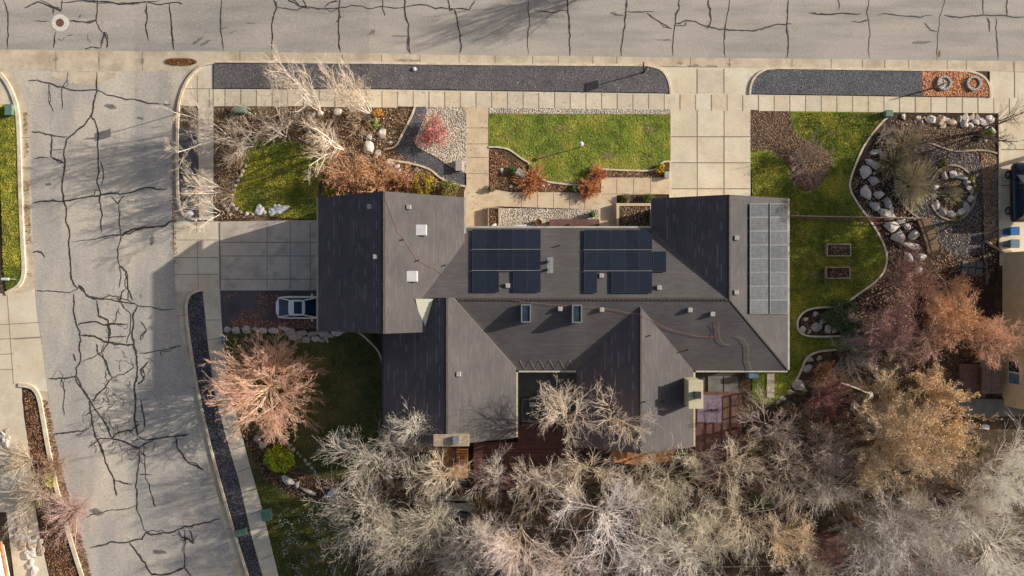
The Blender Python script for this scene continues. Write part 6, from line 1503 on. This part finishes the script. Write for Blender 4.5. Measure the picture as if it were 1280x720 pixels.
# front beds
FL = 'front bed'
for i, (x, y, r_, lab, cols) in enumerate(((826, 211, .52, 'bright yellow flowering plant at the right end of the front lawn', [(.75, .50, .02), (.62, .44, .03), (.30, .30, .04)]),
    (640, 213, .36, 'green leafy plant in the front bed beside the tilted slab', [(.12, .25, .05), (.08, .17, .04)]),
    (661, 210, .36, 'pale green plant under the curved edging of the front lawn', [(.24, .34, .10), (.16, .26, .06)]),
    (718, 237, .30, 'bright green small plant in the front bed left of the copper grass', [(.20, .36, .10), (.14, .26, .06)]),
    (614, 235, .34, 'olive brown plant at the lower left corner of the front bed', [(.30, .28, .10), (.22, .18, .08)]),
    (810, 248, .50, 'green plant in the strip above the masonry raised bed', [(.12, .22, .04), (.18, .28, .06)]),
    (808, 270, .60, 'green leafy shrub at the right side of the masonry raised bed', [(.10, .22, .04), (.15, .30, .06)]),
    (782, 248, .45, 'dull green plant in the strip left of the green one', [(.20, .20, .08), (.28, .22, .12)]))):
    leafy('leafy_plant', lab, at(x, y, .5), .5, r_, 130+i, cols, 700, .05, cat='plant')
for i, (x, y, r_, lab) in enumerate(((665, 226, 20, 'large copper orange ornamental grass in the front bed'), (735, 237, 13, 'rust orange ornamental grass by the right turn of the curved edging'), (746, 219, 11, 'small rust grass beside the lawn edging corner'), (655, 190, 0, ''))):
    if r_: tree('ornamental_grass', lab, 'ornamental grass', at(x, y, .5, .3), .6, r_/S, 140+i, 'tuft', (.50, .23, .09), (.68, .36, .18), trunk_r=.016, tipr=.012, dens=2.0, leaf=([(.62, .30, .14), (.5, .2, .08)], .04), nleaf=700)
# right yard
tree('ornamental_grass', 'big pale straw coloured grass clump left of the white stone ring', 'ornamental grass', at(1140, 230, 1.0, .3), 1.1, 27/S, 150, 'tuft', (.60, .50, .28), (.88, .78, .52), trunk_r=.012, tipr=.009, dens=3.0)
tree('ornamental_grass', 'straw coloured grass clump in the upper corner of the rock garden', 'ornamental grass', at(1130, 180, .7, .3), .7, 20/S, 151, 'tuft', (.40, .34, .20), (.58, .50, .34), trunk_r=.014, tipr=.011, dens=2.5)
tree('ornamental_grass', 'dry brown grass clump between boulder band and straw grass', 'ornamental grass', at(1118, 205, .9, .3), .9, 20/S, 152, 'tuft', (.36, .30, .14), (.52, .44, .24), trunk_r=.014, tipr=.011, dens=1.8)
tree('ornamental_grass', 'grey green grass clump inside the white stone ring', 'ornamental grass', at(1188, 242, .4, .3), .45, 12/S, 153, 'tuft', (.34, .30, .18), (.52, .46, .30), trunk_r=.014, tipr=.011, dens=1.6)
T('bare_shrub', 'grey brown bare shrub at the top of the rock garden', 1160, 166, 18, 1.0, 154, 'shrub', (.30, .22, .17), (.44, .34, .26))
T('bare_shrub', 'low grey shrub at the lawn edge above the boulder band', 1108, 170, 16, 1.0, 155, 'shrub', (.40, .34, .30), (.52, .44, .38))
T('bare_tree', 'small dark bare tree reaching over the neighbouring driveway', 1245, 160, 32, 4.2, 156, 'multi', (.16, .12, .10), (.30, .22, .17), trunk_r=.07, dens=.8, lean=(.1, .0))
leafy('leafy_shrub', 'small bright green shrub under the dark bare tree', at(1236, 167, .6), .6, .45, 157, [(.24, .36, .05), (.16, .26, .04)], 800, .05)
for i, (x, y) in enumerate(((1165, 212), (1180, 205), (1212, 222), (1220, 236), (1196, 272))):
    leafy('ground_cover', 'olive yellow ground cover around the white stone ring', at(x, y, .2), .2, .45, 160+i, [(.34, .30, .04), (.22, .24, .04), (.44, .38, .08)], 420, .045, group='ground cover around the stone ring', cat='plant')
T('weeping_shrub', 'greyish bare weeping shrub in the heart shaped bed', 1010, 200, 30, 1.4, 165, 'shrub', (.30, .24, .20), (.42, .33, .28), dens=1.1, leaf=([(.34, .25, .2), (.26, .18, .14)], .04), nleaf=1500)
# red and orange shrubs right of the house
RD = [(.46, .19, .14), (.56, .28, .19), (.36, .16, .12), (.62, .43, .34), (.34, .24, .19), (.50, .38, .28)]
OG = [(.68, .34, .13), (.58, .26, .10), (.72, .46, .24), (.52, .32, .18), (.62, .46, .32)]
PR = 'pinkish red bare trees right of the lawn'
T('ornamental_tree', 'pinkish red bare tree overlapping the lower end of the boulder band', 1140, 355, 42, 4.2, 170, 'vase', (.42, .24, .22), (.64, .36, .33), PR, leaf=(RD, .04), nleaf=5200, dens=1.15)
T('ornamental_tree', 'reddish bare tree above the dark looped bed', 1105, 392, 40, 4.0, 171, 'vase', (.40, .24, .22), (.60, .36, .33), PR, leaf=(RD, .04), nleaf=4200, dens=1.1)
T('ornamental_tree', 'dull mauve bare tree between the juniper and the tan trees', 1120, 440, 44, 4.2, 172, 'vase', (.34, .24, .21), (.52, .38, .34), PR, leaf=([(.4, .24, .2), (.32, .18, .16)], .04), nleaf=3500, dens=1.1)
T('ornamental_tree', 'orange leaved tree in front of the neighbouring deck', 1198, 398, 44, 4.6, 173, 'vase', (.50, .36, .26), (.76, .48, .32), leaf=(OG, .042), nleaf=9000, dens=1.15)
T('ornamental_tree', 'salmon twigged tree against the cream neighbouring wall', 1232, 425, 36, 3.8, 174, 'vase', (.55, .42, .36), (.82, .58, .44), leaf=([(.78, .44, .24), (.70, .36, .18)], .045), nleaf=3600, dens=1.15)
T('ornamental_tree', 'orange and brown tree by the stepping stones', 1188, 345, 30, 3.4, 175, 'vase', (.42, .28, .2), (.62, .40, .28), leaf=(OG+BR, .04), nleaf=2600)
T('ornamental_tree', 'rosy twigged small tree left of the orange leaved one', 1160, 425, 36, 4.0, 176, 'vase', (.44, .30, .26), (.66, .46, .40), leaf=(RD+OG, .04), nleaf=3600, dens=1.1)
leafy('juniper', 'spreading green juniper at the end of the looped bed', at(1057, 397, 1.4), 1.3, 1.75, 177, [(.10, .17, .06), (.15, .23, .09), (.07, .12, .05), (.22, .28, .16)], 6500, .06)
T('bare_shrub', 'grey bare shrub below the green juniper', 1068, 440, 34, 2.2, 178, 'shrub', (.34, .31, .27), (.50, .46, .40), dens=1.3)
T('bare_shrub', 'dark red twiggy shrub below the grey stones', 1035, 500, 36, 2.2, 179, 'shrub', (.30, .14, .13), (.46, .22, .20), dens=1.3, leaf=(RD, .04), nleaf=1500)
T('bare_shrub', 'small orange brown shrub inside the narrow bed', 1030, 462, 14, 1.2, 180, 'shrub', (.44, .24, .12), (.60, .34, .18), leaf=(OG, .04), nleaf=900)
TNL = [(.72, .52, .30), (.62, .44, .25), (.80, .62, .40), (.50, .35, .20), (.66, .54, .38)]
T('tan_leaved_tree', 'large golden tan leaved tree right of centre at the lower right', 1128, 552, 72, 7.5, 181, 'dense', (.44, .32, .20), (.70, .54, .36), leaf=(TNL+[(.45, .40, .33), (.36, .30, .24)], .045), nleaf=34000, dens=.95)
T('tan_leaved_tree', 'smaller golden tan tree joined to the large one beside the grey concrete path', 1180, 545, 34, 5.2, 182, 'dense', (.44, .32, .20), (.70, .54, .36), leaf=(TNL, .055), nleaf=9000, dens=.75)
T('tan_leaved_tree', 'golden tan tree top reaching towards the red deck', 1165, 495, 34, 5.4, 183, 'dense', (.44, .32, .20), (.74, .56, .36), leaf=(TNL, .055), nleaf=9000, dens=.75)
# big bare trees behind the house
BT = 'bare trees behind the house'
def B(label, cx, cy, rp, h, seed, style='vase', c=(GY, GYt), dens=1.15, **kw): return T('bare_tree', label, cx, cy, rp, h, seed, style, c[0], c[1], BT, dens=dens, **kw)
B('round bare tree with pale orange pink twigs beside the dark gravel strip', 329, 486, 67, 4.2, 201, 'dome', ((.82, .66, .48), (.80, .50, .37)), dens=1.2, trunk_r=.12, tipr=.0065)
B('bare grey tree whose crown touches the lower left wing roof', 520, 540, 50, 7.0, 202, c=((.46, .40, .33), (0.81, 0.75, 0.64)))
B('wide bare grey tree left of the orange deck', 455, 578, 62, 6.5, 203, c=((.40, .35, .29), (0.73, 0.66, 0.57)), dens=1.2)
B('bare grey tree over the snow dusted lawn', 455, 640, 60, 6.5, 204, c=((.40, .35, .28), (0.73, 0.66, 0.56)), dens=1.2)
B('drooping bare tree below the wide grey one', 512, 690, 54, 6.0, 205, c=((.40, .34, .27), (0.70, 0.63, 0.53)), dens=1.15)
B('ochre barked bare tree over the picnic table', 560, 600, 48, 7.0, 206, c=((.50, .40, .26), (0.75, 0.66, 0.55)), trunk_r=.2)
B('bare tree with beige twigs in front of the red deck', 628, 600, 38, 6.0, 207, c=((.48, .40, .33), (0.79, 0.70, 0.63)))
B('tall bare beige tree rising over the patio with the hot tub', 708, 530, 50, 8.0, 208, c=((.52, .40, .26), (0.81, 0.70, 0.59)), dens=1.1)
B('tall bare beige tree over the shaded slope of the right wing', 775, 525, 46, 8.0, 209, c=((.52, .40, .26), (0.81, 0.70, 0.59)), dens=1.0)
B('bare ochre tree between the two rear wings', 735, 590, 44, 7.5, 210, c=((.54, .42, .24), (0.79, 0.68, 0.55)))
B('large whitish pink bare tree at the bottom centre', 655, 668, 66, 8.5, 211, 'vase', (PK, PKt), dens=1.3, trunk_r=.2)
B('large frosty white bare tree right of the whitish pink one', 765, 655, 70, 9.0, 212, 'vase', ((.66, .57, .52), (.92, .86, .84)), dens=1.3, trunk_r=.2)
B('bare whitish tree at the bottom edge between the two largest', 710, 712, 54, 7.5, 213, 'vase', (PK, PKt), dens=1.2)
B('bare olive grey tree below the right wing gable', 838, 600, 54, 7.0, 214, c=((.38, .34, .24), (0.70, 0.64, 0.51)), dens=1.2)
B('bare beige tree below the red brown deck', 905, 590, 50, 6.5, 215, c=((.42, .34, .25), (0.77, 0.66, 0.52)), dens=1.2)
B('bare grey tree at the bottom left of the pale fence', 850, 690, 58, 7.5, 216, c=((.46, .42, .36), (0.84, 0.78, 0.69)), dens=1.25)
B('bare straw coloured tree right of the pale fence', 930, 650, 50, 7.0, 217, c=((.46, .38, .27), (0.81, 0.70, 0.55)), dens=1.2)
B('bare tan tree left of the brown wooden platform', 975, 680, 42, 6.0, 218, c=((.52, .40, .27), (0.86, 0.70, 0.52)), dens=1.2, leaf=(TNL, .04), nleaf=2500)
B('low mauve grey bare tree right of the red brown deck', 962, 535, 44, 5.0, 219, c=((.30, .24, .21), (0.57, 0.46, 0.41)), dens=1.2)
B('dull brown bare tree between mauve tree and golden tree', 1020, 560, 46, 5.5, 220, c=((.26, .20, .17), (0.53, 0.43, 0.37)), dens=1.2)
B('grey bare tree above the brown wooden platform', 1030, 615, 44, 6.0, 221, c=((.34, .31, .25), (0.62, 0.57, 0.48)), dens=1.15)
B('silver grey bare tree at the bottom right of the platform', 1105, 680, 54, 7.0, 222, c=((.44, .40, .37), (0.81, 0.76, 0.72)), dens=1.25)
B('silver grey bare tree below the golden tree', 1170, 655, 48, 7.0, 223, c=((.46, .42, .37), (0.84, 0.78, 0.72)), dens=1.2)
B('pale bare tree at the right edge under the concrete path', 1240, 590, 56, 7.0, 224, c=((.52, .47, .40), (0.94, 0.91, 0.83)), dens=1.3)
B('pale bare tree in the lower right corner', 1250, 680, 62, 8.0, 225, c=((.52, .47, .41), (0.94, 0.90, 0.83)), dens=1.3)
B('bare tree at the bottom edge left of the lower right corner', 1180, 715, 48, 7.0, 226, c=((.46, .42, .37), (0.81, 0.76, 0.68)), dens=1.2)
B('bare grey tree at the bottom edge under the drooping one', 590, 715, 48, 6.5, 227, c=((.46, .40, .35), (0.79, 0.72, 0.64)), dens=1.2)
B('bare brownish tree at the bottom edge below the fence', 910, 722, 40, 6.0, 228, c=((.36, .31, .25), (0.68, 0.61, 0.50)), dens=1.1)
# understory
US = 'understory shrubs behind the house'
for i, (x, y, r_) in enumerate(((600, 650, 26), (560, 670, 24), (690, 610, 22), (800, 610, 26), (870, 640, 26), (960, 600, 26), (1000, 520, 26), (930, 560, 20), (1060, 640, 24), (1080, 590, 20), (1210, 620, 24), (820, 650, 22), (1140, 620, 22), (480, 615, 20), (1060, 545, 22), (1090, 510, 22), (990, 640, 20), (1225, 560, 20))):
    T('bare_shrub', 'low dull brown shrub in the shade under the bare trees', x, y, r_, 1.8, 300+i, 'shrub', (.24, .19, .15), (.40, .33, .26), US, dens=.9, leaf=(BR+[(.16, .17, .06)], .05), nleaf=900)
for i, (x, y, r_, lab) in enumerate(((1215, 562, 1.0, 'dark green shrub between golden and pale trees at the right'), (402, 545, .0, ''), (955, 628, 1.0, 'dark green shrub left of the straw coloured tree'), (850, 655, .9, 'olive green shrub under the bare grey tree'))):
    if r_: leafy('leafy_shrub', lab, at(x, y, 1), 1.0, r_, 330+i, [(.08, .14, .03), (.12, .18, .05)], 1800, .055)
leafy('leafy_shrub', 'bright yellow green feathery shrub below the round pink tree', at(345, 577, 1.5), 1.5, 1.22, 340, [(.50, .56, .04), (.38, .46, .03), (.60, .62, .08), (.26, .34, .03)], 4200, .06)
leafy('leafy_shrub', 'pale grey green conifer at the edge of the dark lawn', at(428, 548, 1.6), 1.6, .9, 341, [(.30, .36, .27), (.22, .28, .20), (.38, .42, .33)], 2600, .05)
# lower left across the side street
T('bare_shrub', 'pink twigged shrub overhanging the lower left kerb', 72, 650, 34, 2.4, 350, 'shrub', (.44, .30, .26), (.66, .46, .42), dens=1.4)
T('bare_shrub', 'beige twiggy shrub at the left edge, lower one', 28, 628, 36, 2.4, 351, 'shrub', (.42, .33, .25), (.62, .52, .42), dens=1.4)
T('bare_shrub', 'beige twiggy shrub at the left edge, upper one', 14, 582, 30, 2.2, 352, 'shrub', (.44, .34, .25), (.64, .54, .42), dens=1.2)
T('bare_shrub', 'brown shrub over the pale path at lower left', 55, 590, 20, 1.4, 353, 'shrub', (.36, .24, .17), (.50, .35, .25), leaf=(BR, .04), nleaf=900)
leafy('leafy_shrub', 'upper yellow flowering shrub at lower left', at(48, 604, .9), .9, .75, 354, [(.60, .55, .03), (.42, .42, .04), (.34, .26, .1)], 1100, .05)
leafy('leafy_shrub', 'lower yellow flowering shrub at lower left', at(36, 632, .9), .9, .65, 355, [(.56, .52, .03), (.40, .40, .05), (.34, .26, .1)], 900, .05)
# trees standing across the main road and beyond the right edge; they throw the long shadows
B('bare tree across the main road throwing branch shadows on the asphalt', 935, -95, 56, 8.5, 401, c=((.40, .34, .28), (0.66, 0.55, 0.46)), dens=1.0, trunk_r=.2)
B('second bare tree across the main road', 850, -85, 46, 8.0, 402, c=((.40, .34, .28), (0.66, 0.55, 0.46)), dens=.8, trunk_r=.2)
B('tall bare tree on the neighbouring lot beyond the driveway', 1400, 190, 66, 9, 403, c=((.40, .34, .28), (0.66, 0.55, 0.46)), dens=1.0, trunk_r=.2)
B('tall leafy brown tree beyond the neighbouring driveway, upper one', 1408, 165, 66, 10.5, 404, c=((.40, .34, .28), (0.66, 0.55, 0.46)), dens=1.2, trunk_r=.22, leaf=(BR+TN, .09), nleaf=16000)
B('tall leafy brown tree beyond the neighbouring driveway, lower one', 1400, 232, 66, 10.0, 405, c=((.40, .34, .28), (0.66, 0.55, 0.46)), dens=1.2, trunk_r=.22, leaf=(BR+TN, .09), nleaf=16000)
B('bare grey tree filling the gap below the orange strip', 795, 612, 44, 6.5, 406, c=((.42, .36, .26), (0.73, 0.64, 0.51)), dens=1.2)
B('bare pale tree between the bottom trees and the platform', 1010, 700, 40, 6.0, 407, c=((.46, .40, .32), (0.81, 0.73, 0.59)), dens=1.1)
B('bare silver tree between golden tree and lower right corner', 1130, 632, 42, 6.0, 408, c=((.42, .38, .32), (0.77, 0.70, 0.62)), dens=1.2)
B('bare grey tree right of the drooping tree at the bottom', 600, 655, 42, 6.5, 409, c=((.44, .38, .31), (0.77, 0.68, 0.59)), dens=1.1)
B('bare whitish tree left of the large whitish pink one', 610, 690, 46, 7.0, 410, c=((.56, .48, .42), (.90, .82, .76)), dens=1.2)
B('bare ochre grey tree above the large whitish pink one', 668, 612, 44, 6.5, 411, c=((.52, .42, .26), (.80, .70, .58)), dens=1.1)
B('bare frosty tree at the bottom edge right of centre', 805, 700, 50, 7.5, 412, c=((.56, .48, .42), (.92, .85, .80)), dens=1.2)
B('bare olive tree left of the straw coloured tree', 885, 650, 46, 6.5, 413, c=((.42, .36, .24), (.74, .67, .52)), dens=1.2)
B('bare beige tree between mauve tree and platform', 985, 595, 44, 6.0, 414, c=((.40, .32, .25), (.68, .58, .48)), dens=1.2)
B('bare grey tree right of the wooden platform', 1072, 660, 44, 6.0, 415, c=((.42, .38, .32), (.76, .70, .62)), dens=1.2)
B('bare greenish grey tree over the shrubs below the orange deck', 545, 655, 46, 6.0, 416, c=((.40, .36, .28), (.72, .66, .55)), dens=1.2)
B('bare tan tree below the right end of the orange strip', 862, 560, 34, 5.5, 417, c=((.48, .38, .27), (.76, .65, .52)), dens=1.0)
B('bare silver tree at the bottom right between two pale trees', 1215, 640, 46, 7.0, 418, c=((.50, .45, .39), (.86, .80, .73)), dens=1.2)
# ------------------------------------------------------------------ camera, light
cam = bpy.data.cameras.new('camera'); co = bpy.data.objects.new('camera', cam); C.objects.link(co)
co.location = (0, 0, H); co.rotation_euler = (0, 0, 0)
cam.sensor_width = 36; cam.lens = 36*H/(1280/S); cam.clip_end = 3000; cam.clip_start = .5
scene.camera = co
w = bpy.data.worlds.new('World'); scene.world = w; w.use_nodes = True
nt = w.node_tree; sky = nt.nodes.new('ShaderNodeTexSky'); sky.sky_type = 'NISHITA'; sky.sun_disc = False
sky.sun_elevation = R(SUN_EL); sky.sun_rotation = R(90-SUN_AZ)
sky.dust_density = 3.0; sky.ozone_density = .5
tint = mixc(nt, 1.0, sky.outputs[0], (1.0, .95, .93), 'MULTIPLY')
nt.links.new(tint, nt.nodes['Background'].inputs[0]); nt.nodes['Background'].inputs[1].default_value = .09
sl = bpy.data.lights.new('sun', 'SUN'); sl.energy = 5.0; sl.angle = R(.5); sl.color = (1, .93, .81)
so = bpy.data.objects.new('sun', sl); C.objects.link(so)
d = Vector((math.cos(R(SUN_EL))*math.cos(R(SUN_AZ)), math.cos(R(SUN_EL))*math.sin(R(SUN_AZ)), math.sin(R(SUN_EL))))
so.rotation_euler = d.to_track_quat('Z', 'Y').to_euler(); so.location = (0, 0, 30)
scene.render.engine = 'CYCLES'
scene.view_settings.view_transform = 'Standard'; scene.view_settings.look = 'None'; scene.view_settings.exposure = 0
scene.render.resolution_x = 1024; scene.render.resolution_y = 576
